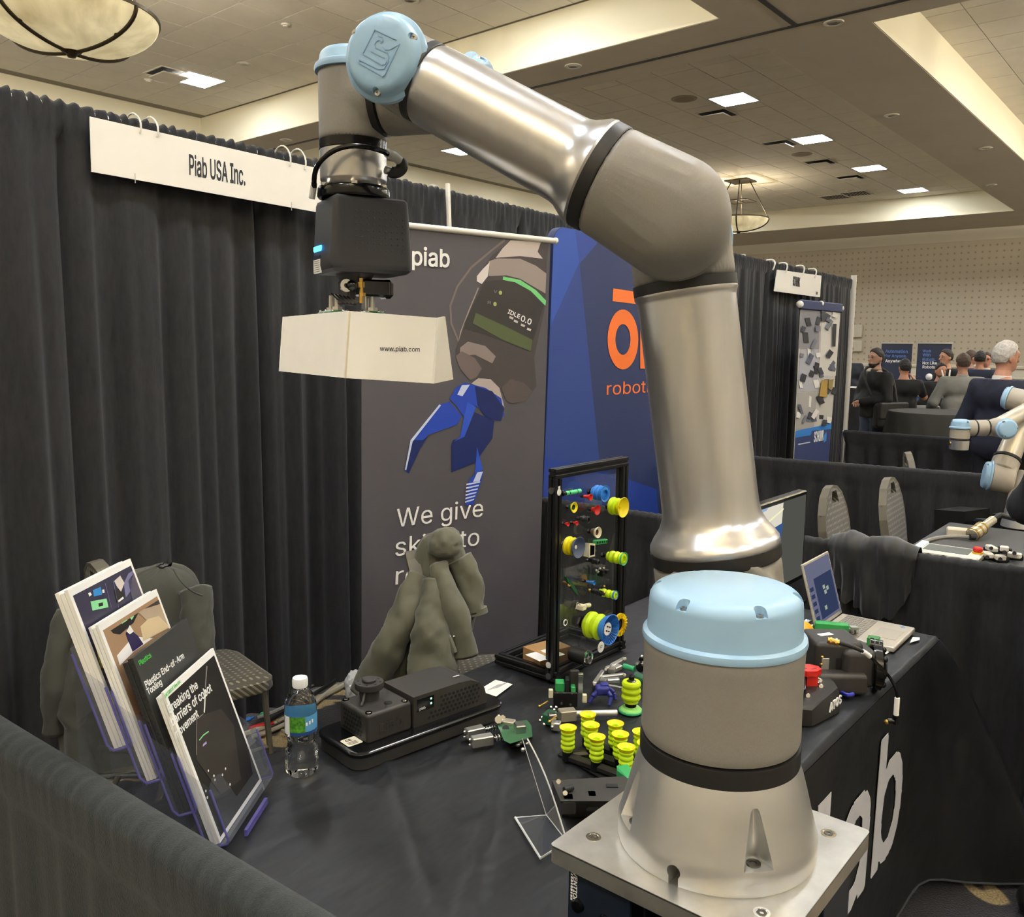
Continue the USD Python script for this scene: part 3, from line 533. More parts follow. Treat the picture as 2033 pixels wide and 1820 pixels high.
part(gt, 'silver_knob', cat(ring(G(-0.026, -0.031, zt - 0.02), -ng, 0.004, 0.0098, 0.006, 24)), steel_m, w=True)
part(gt, 'ball_knob', ball(G(-0.018, -0.036, zt - 0.02), 0.0085), gloss_m, w=True)
part(gt, 'pneumatic_fitting', cat(cyl(G(-0.002, -0.034, zt - 0.008), G(-0.002, -0.034, zt - 0.046), 0.0035, n=10), cyl(G(-0.002, -0.034, zt - 0.014), G(-0.002, -0.034, zt - 0.022), 0.006, n=6), cyl(G(0, -0.034, zt - 0.030), G(0, -0.034, zt - 0.035), 0.0055, n=6)), brass_m, w=True)
for k in range(5): part(gt, 'spring_finger', tube([G(-0.048 + 0.006 * k, -0.03, zt - 0.032 - 0.001 * k), G(-0.040 + 0.006 * k, -0.033, zt - 0.041), G(-0.026 + 0.006 * k, -0.033, zt - 0.0465)], 0.0013, 6), gloss_m, w=True)
bt = zt - 0.0625
for u, v in ((-0.034, -0.012), (0.022, -0.016), (-0.03, 0.03), (0.03, 0.03)):
    sc = part(gt, 'suction_foot', lathe([(0, 0.006), (0.012, 0.006), (0.02, 0.003), (0.024, -0.001), (0.0225, -0.002), (0, -0.0015)], axes(G(u, v, bt), z=UZ), 28), dgreen_m, 'dark green suction foot', w=True)
    part(sc, 'foot_stem', cat(cyl(G(u, v, bt + 0.005), G(u, v, bt + 0.03), 0.0045, n=10), cyl(G(u, v, bt + 0.006), G(u, v, bt + 0.011), 0.009, n=6)), steel_m, w=True)
    part(sc, 'foot_screw', cat(*[ball(G(u + 0.017 * math.cos(a), v + 0.017 * math.sin(a), bt + 0.0045), 0.0022, 1) for a in np.arange(6)]), chrome_m, w=True)
# wrist cable with its plugs
cb = thing('cable', 'short black cable looping round the robot tool flange to the gripper', 'cable', (W3[0], W3[1], gz - 0.15))
cp = lambda px, py, d: at_d(px, py, d)
loop = spline([cp(624, 372, 1.30), cp(625, 345, 1.285), cp(640, 316, 1.262), cp(675, 294, 1.252), cp(715, 290, 1.252), cp(750, 297, 1.262), cp(770, 306, 1.28)], 40)
part(cb, 'lead', tube(loop, 0.0039, 10), gloss_m, w=True)
part(cb, 'crimp_sleeve', cyl(cp(624, 362, 1.30), cp(619, 395, 1.305), 0.0049, n=14, bev=0.001), mat('sleeve_grey', '#a8a8a4', 0.4), w=True)
part(cb, 'crimp_sleeve', tube([cp(769, 304, 1.279), cp(783, 310, 1.295), cp(795, 321, 1.31)], 0.0068, 14), mat('sleeve_grey', '#a8a8a4', 0.4), w=True)
part(cb, 'elbow_plug', tube(spline([cp(794, 320, 1.31), cp(799, 331, 1.313), cp(790, 341, 1.313), cp(774, 340, 1.31)], 12), 0.0088, 14), rubber_m, w=True)
part(cb, 'plug_nut', cyl(cp(775, 340, 1.31), cp(765, 337, 1.305), 0.006, n=10), steel_m, w=True)
# the white carton the gripper holds
def hexa(c): return hull(c)
n0, n1 = at_d(691, 617, 1.19), at_d(682, 750, 1.19); l0, l1 = at_d(561, 629, 1.47), at_d(557, 731, 1.47); r0, r1 = at_d(871, 631, 1.215), at_d(872, 761, 1.215)
l1, r1 = n1 + (l0 - n0), n1 + (r0 - n0)
wb = thing('box', 'white cardboard carton held in the air under the gripper', 'box', ((n1[0] + l1[0] + r1[0]) / 3, (n1[1] + l1[1] + r1[1]) / 3, min(n1[2], l1[2], r1[2])))
k0, k1 = l0 + r0 - n0, l1 + r1 - n1; carton_m = mat('carton_white', '#e9e7e0', 0.7, var=(12, 0.03))
for nm, q in (('left_wall', (n0, n1, l1, l0)), ('front_wall', (r0, r1, n1, n0)), ('back_wall', (l0, l1, k1, k0)), ('right_wall', (k0, k1, r1, r0)), ('top_panel', (n0, l0, k0, r0))):
    q = np.array(q); nn = np.cross(q[1] - q[0], q[2] - q[0]); nn /= np.linalg.norm(nn)
    part(wb, nm, hull(np.vstack([q, q + nn * 0.003 * (1 if np.dot(nn, np.mean([n1, k0], 0) - q.mean(0)) > 0 else -1)])), carton_m, w=True)
fa, fb_ = at_d(884, 628, 1.222), at_d(900, 753, 1.25)
part(wb, 'end_flap', hull(np.vstack([[r0, r1, fa, fb_], np.array([r0, r1, fa, fb_]) + (k0 - r0) * 0.03])), carton_m, w=True)
part(wb, 'corner_tape', hull([n0 + (r0 - n0) * 0.012, n1 + (r1 - n1) * 0.012, n0 + (r0 - n0) * 0.03, n1 + (r1 - n1) * 0.03] + [p - (k0 - n0) * 0.004 for p in (n0 + (r0 - n0) * 0.012, n1 + (r1 - n1) * 0.012)]), mat('tape_tan', '#d9cfb4', 0.5), w=True)
fu = (r0 - n0) / np.linalg.norm(r0 - n0); fn = np.cross(fu, n0 - n1); fn /= np.linalg.norm(fn); fv = np.cross(fn, fu)
if fv[2] < 0: fv = -fv
if np.dot(fn, FWD) > 0: fn = -fn
to = at_pl(754, 696, n0, fn) + fn * 0.0008
te = at_pl(833, 698, n0, fn)
part(wb, 'lettering', text('www.piab.com', 0.0065, uvn(to, (te - to) / np.linalg.norm(te - to), fv), 0.0003, cx=np.linalg.norm(te - to) / 0.0065 / natw('www.piab.com')), ink_m, 'printed web address', w=True)
# pedestal
pd = thing('pedestal', 'square aluminium mounting plate on a dark navy modular pedestal', 'pedestal', (0.968, 0.462, 0))
pl = rrect(0.302, 0.302, 0.006)
plate = prism(pl, 0.0235, frame((0.966, 0.461, 1.0065)))
tp = part(pd, 'mounting_plate', plate, plate_m, 'scratched bright aluminium plate', w=True, smooth=20)
part(tp, 'bevel_edge', minus(prism(pl.buffer(0.0003), 0.002, frame((0.966, 0.461, 1.0275))), prism(pl.buffer(-0.0022), 0.01, frame((0.966, 0.461, 1.024)))), steel_m, w=True, smooth=20)
for sx in (-1, 1):
    for sy in (-1, 1):
        q = np.array([0.969 + sx * 0.1045, 0.464 + sy * 0.1145, 1.03]); b = part(tp, 'plate_bolt', cat(ring(q - UZ * 0.001, UZ, 0.0075, 0.0098, 0.0018, 24), cyl(q - UZ * 0.001, q + UZ * 0.0002, 0.0076, n=20)), chrome_m, w=True)
        part(b, 'bolt_head', ring(q, UZ, 0.003, 0.0062, 0.0009, 6), mat('bolt_dark', '#6c6a66', 0.35, 1.0), w=True)
ext = mat('navy_extrusion', '#121a26', 0.4)
for sx in (-1, 1):
    for sy in (-1, 1):
        c0 = (0.966 + sx * 0.085, 0.461 + sy * 0.085)
        part(pd, 'column', cat(box((c0[0], c0[1], 0.505), (0.028, 0.09, 1.0), 0, 0.002), box((c0[0], c0[1], 0.505), (0.09, 0.028, 1.0), 0, 0.002)), ext, w=True)
part(pd, 'core', box((0.966, 0.461, 0.5), (0.12, 0.12, 1.0)), mat('pedestal_core', '#0b0c0e', 0.6), w=True)
sp = part(pd, 'gusset_plate', bx((0.829, 0.50, 0.79), (0.836, 0.592, 1.0065), 0.001), navy_m, 'dark navy gusset plate with white lettering', w=True)
for y, z in ((0.575, 0.955), (0.535, 0.952), (0.575, 0.87), (0.535, 0.87)): part(sp, 'socket_bolt', cat(cyl((0.829, y, z), (0.8235, y, z), 0.0088, 0.0075, 18), ring((0.8236, y, z), (-1, 0, 0), 0.0032, 0.0068, 0.001, 6)), gloss_m, w=True)
part(sp, 'lettering', text('VENTION', 0.006, uvn((0.8285, 0.5835, 0.998), (0, 0, -1), (0, -1, 0)), 0.0003, True, 1.1), print_m, w=True)
part(sp, 'small_print', cat(*[box((0.8284, 0.586, 0.997 - 0.0042 * k), (0.0004, 0.0028, 0.003 - 0.001 * (k % 3 == 1)), 0) for k in range(10)]), print_m, w=True, smooth=False)
part(pd, 'side_plate', bx((0.99, 0.322, 0.79), (1.085, 0.329, 1.0065), 0.001), navy_m, w=True)
part(pd, 'foot_plate', box((0.966, 0.461, 0.006), (0.4, 0.2, 0.012), 0, 0.002), ext, w=True)

# ------------------------------------------------------------------ pipe-and-drape walls and low rails
def drape(t, name, path, z0, z1, side, m, seed=0, amp=0.022, step=0.012, rod=0.022, splits=(), ruffle=0.006, rows=26, lam=(0.34, 0.19, 0.115, 0.07)):
    """Cloth panels hung over a rod along path (a polyline), falling on the side given by +1 (left of the path) or -1."""
    path = np.asarray(path, float); seg = np.r_[0, np.cumsum(np.linalg.norm(np.diff(path, axis=0), axis=1))]; r = np.random.default_rng(seed)
    ph, am = r.uniform(0, 6.28, (len(lam), 3)), amp * np.array([0.9, 1.0, 0.55, 0.3])[:len(lam)]
    cuts = [0.0, *splits, seg[-1]]
    for a, b in zip(cuts[:-1], cuts[1:]):
        n = max(8, int((b - a) / step)); s = np.linspace(a, b, n)
        px, py = np.interp(s, seg, path[:, 0]), np.interp(s, seg, path[:, 1]); dx, dy = np.gradient(px), np.gradient(py); l = np.hypot(dx, dy); nx, ny = -dy / l * side, dx / l * side
        f = sum(am[k] * np.sin(2 * math.pi * s / lam[k] + ph[k, 0] + 0.8 * np.sin(2 * math.pi * s / 1.1 + ph[k, 1])) for k in range(len(lam)))
        f = np.sign(f) * np.abs(f / amp) ** 0.8 * amp
        rf = ruffle * (np.sin(2 * math.pi * s / 0.043 + 2 * np.sin(s * 9 + ph[0, 2])) + 0.7 * np.sin(2 * math.pi * s / 0.027 + 3 * np.sin(s * 5)))
        edge = 0.05 * (np.exp(-((s - a) / 0.02) ** 2) + np.exp(-((s - b) / 0.02) ** 2))
        prof = [(-rod - 0.004, z1 - 0.14, 0.5)] + [(-(rod + 0.003) * math.cos(x), z1 - rod + rod * math.sin(x), 0.0) for x in np.linspace(0.0, math.pi, 9)] + [(rod + 0.002, z1 - 0.06, 0.05), (rod, z1 - 0.10, 0.12), (rod * 0.7, z1 - 0.125, 0.3)]
        prof += [(rod * 0.7, z1 - 0.125 - (z1 - 0.125 - z0) * v, min(1.0, 0.35 + v * 2.2)) for v in np.linspace(0.03, 1, rows)]
        V = np.zeros((len(prof), n, 3))
        for k, (o, z, w) in enumerate(prof):
            top = max(0.0, 1 - abs(z - z1) / 0.12); lowv = (z1 - z) / (z1 - z0)
            d = o + f * w * (0.9 + 0.35 * lowv) + rf * top * (1 if o >= 0 else 0.5) + 0.25 * rf * (top > 0) - edge * min(1, w * 2) * (o >= 0)
            V[k] = np.stack([px + nx * d, py + ny * d, np.full(n, z) + rf * 0.9 * top + (0.006 * np.sin(s * 3 + seed) if k == len(prof) - 1 else 0)], 1)
        part(t, name, gridm(V), m, smooth=True, w=True)
back = [(-1.2, 2.93), (0.0, 3.02), (1.146, 3.113), (1.68, 3.171), (2.5, 3.214), (4.557, 3.346), (7.1, 3.41), (10.38, 3.52)]
bs = np.r_[0, np.cumsum(np.linalg.norm(np.diff(np.array(back), axis=0), axis=1))]
sx_ = lambda x: float(np.interp(x, [p[0] for p in back], bs))
dw = thing('drape_wall', 'tall black pipe-and-drape back wall with a gathered top hem', 'drape', (2.5, 3.2, 0))
drape(dw, 'drape_panel', back, 0.02, 2.47, -1, drape_m, 3, 0.02, 0.012, splits=[sx_(x) for x in (0.1, 1.33, 2.14, 2.78, 4.0, 5.2, 6.5, 7.8, 9.1)], rows=30)
for x in (-1.0, 3.31, 7.4): y = np.interp(x, [p[0] for p in back], [p[1] for p in back]); part(dw, 'upright', cyl((x, y + 0.06, 0), (x, y + 0.06, 2.5), 0.024, n=20), satin_m, w=True)
part(dw, 'upright', cyl((10.43, 3.5, 0), (10.43, 3.5, 2.52), 0.035, n=20), mat('white_pole', '#d9d5ca', 0.4), 'whitish end post', w=True)
part(dw, 'tie_strap', tube([(3.29, 3.2, 2.49), (3.285, 3.19, 2.40), (3.3, 3.195, 2.20)], 0.013, 8), white_m, 'white strap over the hem', w=True)
part(dw, 'top_rod', tube([(*p, 2.445) for p in back], 0.016, 10), satin_m, w=True)
def rail(label, path, z1, side, m, seed, amp=0.016, step=0.014, rod=0.024, ruf=0.002, name='side_rail_drape'):
    t = thing(name, label, 'drape', (path[0][0], path[0][1], 0)); drape(t, 'cloth', path, 0.02, z1, side, m, seed, amp, step, rod, ruffle=ruf, rows=22, lam=(0.27, 0.16, 0.1, 0.06))
    part(t, 'rail', tube([(*p, z1 - 0.026) for p in path], 0.017, 10), satin_m, w=True)
    for p in (path[0], path[-1]): part(t, 'post', cyl((p[0], p[1], 0), (p[0], p[1], z1 - 0.01), 0.02, n=14), satin_m, w=True)
    return t
rail('low charcoal rail drape running across the near lower left corner', [(0.535, 2.45), (0.561, 1.723), (0.587, 1.201), (0.607, 0.83), (0.628, 0.40), (0.645, -0.05)], 0.945, -1, rail_m, 11, 0.0035, 0.008, 0.03, 0.0006)
rail('low black rail drape behind the table, with a cloth bunched over it', [(3.17, 3.1), (3.2, 2.0), (3.21, 1.2), (3.2, 0.9), (3.25, 0.2), (3.3, -0.6)], 0.945, -1, drape_m, 12, 0.02, 0.012, 0.022, 0.003)
rail('low black rail drape behind the two dotted chairs', [(5.36, 3.3), (5.44, 2.404), (5.62, 1.046), (5.78, -0.2)], 0.94, -1, drape_m, 13, 0.02, 0.02)
rail('farther low black rail drape in front of the round table', [(7.8, 2.62), (7.78, 1.729), (7.75, 0.4), (7.72, -1.0)], 0.94, -1, drape_far_m, 14, 0.024, 0.025)
# bunched black cloth on the rail
def bunched():
    S = np.linspace(0, 1, 110); prof = np.linspace(0, 1, 60); V = []
    for v in prof:
        y = 1.10 - 0.31 * S; x = np.interp(y, [0.2, 0.9, 1.2], [3.25, 3.2, 3.21]); n1 = meshkit.fbm(np.stack([S * 4, np.full(110, v * 2.2), 0 * S], -1), 3, 31) - 0.5; n2 = meshkit.fbm(np.stack([S * 8, np.full(110, v * 0.8), 0 * S + 4], -1), 3, 33) - 0.5
        env = np.sin(math.pi * np.clip(S, 0.02, 0.98)) ** 0.5; r = 0.034 + 0.030 * env + 0.075 * n1 * env; hang = (0.16 + 0.10 * S + 0.12 * n2) * (0.35 + 0.65 * env)
        if v < 0.2: a = 0.0; q = (0.2 - v) / 0.2; off = np.stack([r * 0.9 + 0 * S, -hang * 0.7 * q], 0)
        elif v < 0.6: a = math.pi * (v - 0.2) / 0.4; off = np.stack([r * math.cos(a), r * math.sin(a)], 0)
        else: q = (v - 0.6) / 0.4; off = np.stack([-r * (1 - 0.25 * q) - 0.10 * n2 * q, -hang * q], 0)
        V.append(np.stack([x + off[0], y + 0.02 * n1, 0.925 + off[1]], 1))
    return gridm(np.array(V))
solo('cloth', 'black cloth bunched over the low rail behind the laptop', 'cloth', bunched(), mat('satin_black_cloth', '#242426', 0.55, bump=(300, 0.3, 0.001), sheen_weight=0.3), smooth=True)
# ------------------------------------------------------------------ white name sign
so = at_y(178, 231, 3.09)
sg = thing('hanging_sign', 'long white booth name sign hooked over the back drape', 'sign', (so[0] + 0.55, so[1], so[2] - 0.2))
sA, sB, sC, sD = [at_y(*q, 3.09) for q in ((178, 231), (640, 336), (608, 421), (177, 340))]
su_ = (sB - sA) / np.linalg.norm(sB - sA); sW, sH = 1.117, np.linalg.norm(sA - sD)
sv_ = np.cross(su_, np.cross(su_, (sD - sA))); sv_ = -sv_ / np.linalg.norm(sv_); sv_ = sv_ if sv_[2] > 0 else -sv_
SM = uvn(sA, su_, sv_)
part(sg, 'board', xf(bx((0, -sH, -0.004), (sW, 0, 0.0)), SM), white_m, w=True, smooth=False)
t0, t1 = at_y(377, 344, 3.09), at_y(488, 364, 3.09); tw = np.dot(t1 - t0, su_)
part(sg, 'lettering', text('Piab USA Inc.', 0.072, uvn(sA + su_ * np.dot(at_y(376, 350, 3.09) - sA, su_) + sv_ * (np.dot(at_y(376, 346, 3.09) - sA, sv_) + 0.0), su_, sv_), 0.0008, True, cx=tw / 0.072 / natw('Piab USA Inc.', True)), mat('sign_ink', '#2c2c30', 0.6), 'condensed dark lettering', w=True)
for px, py, qy in ((278, 236, 280), (312, 244, 283), (575, 310, 352), (605, 317, 346)):
    a = at_y(px, qy - 12, 3.09); a = sA + su_ * np.dot(a - sA, su_); o = np.cross(su_, sv_)
    part(sg, 'hook', tube(spline([a - sv_ * 0.018 + o * 0.002, a + sv_ * 0.012 + o * 0.008, a * [1, 1, 0] + np.array([0, 0.03, 2.478]), a * [1, 1, 0] + np.array([0, 0.075, 2.482]), a * [1, 1, 0] + np.array([0, 0.11, 2.44])], 12), 0.0035, 6), white_m, w=True)
for px in (268, 578):
    a = at_y(px, 350, 3.09); a = sA + su_ * np.dot(a - sA, su_); part(sg, 'clip', xf(bx((-0.0015, -sH - 0.012, 0.0), (0.0015, -sH + 0.022, 0.0015)), uvn(a, su_, sv_)), satin_m, w=True, smooth=False)

# ------------------------------------------------------------------ the piab roll-up banner
bu = ray(3300, 708); bu = bu / np.linalg.norm(bu); bd = ray(115, 14440); bd = bd / np.linalg.norm(bd); bn = np.cross(bu, bd); bn /= np.linalg.norm(bn)
if np.dot(bn, FWD) > 0: bn = -bn
bv = np.cross(bn, bu); bO = at_d(900, 760, 3.5)
Bp = lambda px, py, k=0.0: at_pl(px, py, bO + bn * k, bn)
def B2(px, py): q = Bp(px, py) - bO; return np.array([np.dot(q, bu), np.dot(q, bv)])
BM = lambda k: uvn(bO + bn * k, bu, bv)
c0, c1, cb = B2(740, 447), B2(1093, 482), B2(1035, 1310)
lx = min(B2(745, 760)[0], B2(718, 1345)[0]); rx = c1[0]; ty = c1[1] + 0.01; by = -(bO[2] - 0.1) / bv[2]
rb_ = thing('rollup_banner', 'tall dark grey roll-up banner with a blue gripper picture', 'banner', (bO[0], bO[1], 0))
part(rb_, 'print_sheet', xf(bx((lx, by, -0.0012), (rx, ty, 0)), BM(0)), mat('banner_grey', '#57545a', 0.45), w=True, smooth=False)
part(rb_, 'top_rail', cyl(bO + bu * (lx - 0.012) + bv * ty, bO + bu * (rx + 0.022) + bv * ty, 0.0125, n=18), mat('banner_rail', '#dddbd4', 0.3), w=True)
part(rb_, 'rail_cap', cyl(bO + bu * (rx + 0.02) + bv * ty, bO + bu * (rx + 0.032) + bv * ty, 0.0145, n=18), white_m, w=True)
base_c = bO + bu * (lx + rx) / 2 + bv * by
part(rb_, 'base_cassette', rbox((base_c[0], base_c[1], 0.05), (rx - lx + 0.04, 0.16, 0.1), 0.02, math.atan2(bu[1], bu[0])), satin_m, w=True)
part(rb_, 'support_pole', cyl(bO + bu * (lx + rx) / 2 + bv * (by + 0.02) - bn * 0.02, bO + bu * (lx + rx) / 2 + bv * (ty - 0.01) - bn * 0.016, 0.008, n=10), satin_m, w=True)
def art(t, name, pts, m, k, conv, MM, z8=None, label=None, buf=0.0, h=0.0005, line=None):
    """A flat printed shape traced in the plane of its sheet. z8: (x0, y0, scale) of the view the points were read in."""
    P = [conv(z8[0] + x / z8[2], z8[1] + y / z8[2]) for x, y in pts] if z8 else [conv(*q) for q in pts]
    g = LineString(P).buffer(line) if line else Polygon(P).buffer(0)
    if buf: g = g.buffer(buf).buffer(-buf)
    if g.is_empty or g.area < 1e-8: print('empty art', name, pts[0], P[:2]); return None
    return part(t, name, prism(g, h, MM(k)), m, label, w=True, smooth=False)
z8 = (700, 420, 2.889); A = lambda n, p, m, k, **kw: art(rb_, n, p, m, k, B2, BM, z8, **kw)
pm = lambda n, c: mat('print_' + n, c, 0.45)
A('picture_hose', [(870, 165), (800, 220), (680, 320), (600, 430), (560, 540), (565, 640), (605, 740)], pm('hose', '#7a6c6a'), 0.0004, line=0.0045)
A('picture_hose', [(720, 440), (670, 560), (620, 690), (612, 735)], pm('hose2', '#a1948f'), 0.0004, line=0.0028)
A('picture_body', [(905, 165), (1125, 172), (1112, 300), (1105, 540), (1040, 840), (1055, 1000), (990, 1090), (900, 1100), (850, 1010), (720, 965), (620, 900), (590, 800), (640, 640), (760, 370), (710, 380), (800, 250)], pm('body', '#4a4546'), 0.0006)
A('picture_highlight', [(905, 165), (1080, 172), (1060, 230), (1090, 270), (960, 255), (820, 265), (860, 210)], pm('hl', '#c4b9b5'), 0.0010)
A('picture_collar', [(780, 285), (830, 268), (960, 270), (1050, 310), (1110, 355), (1105, 470), (960, 385), (880, 365), (780, 370)], pm('collar', '#9b8f8b'), 0.0011)
A('picture_collar', [(745, 330), (785, 290), (775, 370), (740, 415), (712, 400), (712, 370)], pm('collar2', '#d8d0cc'), 0.0012)
A('picture_panel', [(760, 400), (860, 390), (980, 430), (1095, 540), (1040, 720), (1010, 800), (800, 720), (640, 670), (650, 620)], pm('panel', '#3b3838'), 0.0012)
A('picture_green_band', [(862, 372), (960, 392), (1050, 450), (1108, 510), (1104, 540), (1020, 455), (930, 405), (860, 392)], pm('band', '#79d183'), 0.0018)
A('picture_green_band', [(705, 580), (880, 660), (1030, 735), (1020, 800), (860, 735), (688, 640)], pm('lcd', '#56603f'), 0.0018)
for cx_, cy_ in ((846, 465), (815, 530)):
    q = B2(700 + cx_ / 2.889, 420 + cy_ / 2.889); part(rb_, 'picture_lamp', prism(Point(*q).buffer(0.0085), 0.0005, BM(0.0022)), pm('lamp', '#a9b66b'), w=True, smooth=False)
A('picture_ring', [(615, 780), (660, 745), (760, 770), (820, 830), (800, 870), (700, 820), (615, 830)], pm('ring', '#8d807d'), 0.0013)
A('picture_cone', [(590, 830), (625, 800), (700, 840), (740, 900), (710, 950), (670, 965), (615, 900)], pm('cone', '#6e6160'), 0.0015)
A('picture_ball', [(680, 985), (720, 955), (790, 960), (840, 1010), (870, 1120), (760, 1020)], pm('ball', '#b3a7a2'), 0.0016)
A('picture_disc', [(850, 1010), (905, 960), (980, 980), (1030, 1030), (990, 1085), (915, 1100), (880, 1085)], pm('disc', '#5a5150'), 0.0017)
BL, BD, BM2, BW = pm('blue', '#2747b4'), pm('bluedark', '#1b2a63'), pm('bluemid', '#2f55c8'), pm('bluewhite', '#c9d3ee')
A('picture_blue_hub', [(555, 1075), (590, 1010), (640, 980), (760, 1010), (850, 1070), (870, 1170), (820, 1200), (700, 1110), (640, 1180), (590, 1110)], BL, 0.002)
A('picture_blue_hub', [(700, 1000), (800, 1030), (868, 1130), (850, 1200), (760, 1180), (715, 1110)], BD, 0.0024)
A('picture_blue_finger', [(555, 1090), (625, 1170), (600, 1220), (430, 1280), (380, 1360), (320, 1500), (298, 1480), (330, 1310), (495, 1105)], BL, 0.0022)
A('picture_blue_finger', [(430, 1285), (385, 1360), (322, 1498), (305, 1480), (345, 1310), (400, 1310)], BD, 0.0026)
A('picture_edge', [(495, 1105), (330, 1310), (298, 1480), (306, 1480), (342, 1318), (505, 1110)], BW, 0.003)
A('picture_blue_finger', [(655, 1090), (705, 1120), (640, 1290), (575, 1320), (615, 1290)], BM2, 0.0028)
A('picture_blue_finger', [(575, 1310), (640, 1290), (700, 1150), (810, 1200), (800, 1300), (700, 1440), (565, 1495), (565, 1340)], BD, 0.0025)
A('picture_blue_finger', [(712, 1350), (745, 1480), (700, 1500)], BM2, 0.0027)
A('picture_blue_finger', [(665, 1540), (710, 1490), (750, 1490), (735, 1550), (690, 1680), (645, 1685)], BL, 0.0029)
for k in range(6): A('picture_thread', [(650 - k * 1.5, 1560 + k * 20), (730 - k * 7, 1545 + k * 20), (728 - k * 7, 1553 + k * 20), (650 - k * 1.5, 1569 + k * 20)], BW, 0.0034)
A('picture_edge', [(712, 1495), (745, 1490), (725, 1545), (688, 1550)], BW, 0.0034)
A('picture_edge', [(598, 1050), (625, 995), (670, 992), (640, 1040), (628, 1058)], BW, 0.0026)
def btext(s, p0, p1, h, m, bold=False, k=0.0035, t=rb_, conv=Bp, u=bu, v=bv, n=bn, skew=True):
    a, b = conv(*p0), conv(*p1); w = np.linalg.norm(b - a); d = (b - a) / w; q = meshkit.text_mesh(s, 1.0, 1.0, bold); rw = np.ptp(np.array(q.vertices)[:, 0])
    h = h or w / rw
    return part(t, 'lettering', text(s, h, uvn(a + n * k, d, np.cross(n, d)), 0.0004, bold, cx=w / (h * rw)), m, w=True)
btext('piab', (817, 525), (892, 530), 0.067, print_m, True)
g0 = B2(791, 509); part(rb_, 'swirl_logo', prism(Point(*g0).buffer(0.047).difference(Point(g0[0] - 0.012, g0[1] + 0.006).buffer(0.028)), 0.0005, BM(0.003)), pm('green', '#4fc452'), 'green round swirl', w=True, smooth=False)
btext('We give', (787, 1046), (958, 1024), 0.075, print_m); btext('skills to', (784, 1103), (950, 1081), 0.075, print_m); btext('robots', (784, 1160), (935, 1141), 0.075, print_m)
btext('IDLE', (1006.5, 621.5), (1030, 632.5), 0.0175, print_m, True); btext('0.0', (1032, 636), (1052.6, 645), 0.024, print_m, True)
btext('V', (979, 581), (986, 582), 0.012, pm('grey', '#8d8885')); btext('R', (967, 603), (974, 604), 0.012, pm('grey', '#8d8885'))
for a in ((1011, 627), (1020, 634), (1034, 642), (1046, 650)): A('small_print', [((a[0] - 700) * 2.889 + x, (a[1] - 420) * 2.889 + y) for x, y in ((0, 0), (22, 10), (18, 22), (-4, 12))], pm('pale', '#c9c5c2'), 0.0036)

# ------------------------------------------------------------------ blue fabric stand in the next booth
YB = 3.02
fs = thing('fabric_stand', 'tall royal blue fabric display with an orange letter logo', 'display stand', at_y(1200, 700, YB) * [1, 1, 0])
def F2(px, py): q = at_y(px, py, YB); return np.array([q[0], q[2]])
FM = lambda k: uvn((0, YB - k, 0), (1, 0, 0), (0, 0, 1))
L0, TP = F2(1097, 480), F2(1125, 452); R0 = F2(1345, 520)[0]; zb = 0.02
lb = at_y(1070, 960, YB)[0]
shp = Polygon([(lb, zb), (L0[0], TP[1] - 0.25), (L0[0] + 0.01, TP[1]), (R0, TP[1]), (R0, zb)]).buffer(-0.1).buffer(0.1, 10)
part(fs, 'fabric_body', xf(prism(shp, 0.05), uvn((0, YB + 0.05, 0), (1, 0, 0), (0, 0, 1))), mat('fabric_navy', '#283560', 0.6), w=True)
FA = lambda n, p, m, k: part(fs, n, prism(Polygon([F2(700 + x / 2.889, 420 + y / 2.889) for x, y in p]).buffer(0).intersection(shp.buffer(-0.002)), 0.0006, FM(k)), m, w=True, smooth=False)
FA('print_facet', [(1000, 60), (1270, 60), (1300, 290), (1120, 690), (1060, 1700), (900, 1700)], mat('fabric_royal', '#2d50a8', 0.6), 0.001)
FA('print_facet', [(1270, 60), (1440, 60), (1400, 185), (1300, 300)], mat('fabric_mid', '#2c4592', 0.6), 0.0011)
FA('print_facet', [(1300, 290), (1420, 1480), (1060, 1420), (1120, 690)], mat('fabric_mid2', '#294187', 0.6), 0.0012)
FA('print_facet', [(1060, 1400), (1420, 1480), (1740, 1590), (1760, 1800), (1030, 1800)], mat('fabric_deep', '#1f3c92', 0.6), 0.0013)
orange = mat('print_orange', '#f4762c', 0.55)
FA('logo_bar', [(1493, 440), (1640, 462), (1640, 532), (1489, 513)], orange, 0.0018)
oc = [(1549 + 88 * math.cos(a), 733 + 172 * math.sin(a)) for a in np.linspace(0, 2 * math.pi, 40)]; oi = [(1549 + 43 * math.cos(a), 733 + 88 * math.sin(a)) for a in np.linspace(0, 2 * math.pi, 40)]
cv = lambda P: Polygon([F2(700 + x / 2.889, 420 + y / 2.889) for x, y in P])
part(fs, 'logo_letter', prism(cv(oc).difference(cv(oi)), 0.0006, FM(0.0018)), orange, 'orange letter o', w=True, smooth=False)
FA('logo_letter', [(1648, 560), (1720, 560), (1720, 900), (1648, 900)], orange, 0.0018)
a, b = at_y(1204, 784, YB), at_y(1287, 782, YB)
part(fs, 'lettering', text('roboti', 0.082, uvn((a[0], YB - 0.0018, a[2]), (1, 0, 0), (0, 0, 1)), 0.0005, False, cx=(b[0] - a[0]) / 0.082 / natw('roboti')), orange, w=True)
part(fs, 'foot', cat(box((lb + 0.2, YB + 0.03, 0.012), (0.06, 0.4, 0.024)), box((R0 - 0.2, YB + 0.03, 0.012), (0.06, 0.4, 0.024))), satin_m, w=True)

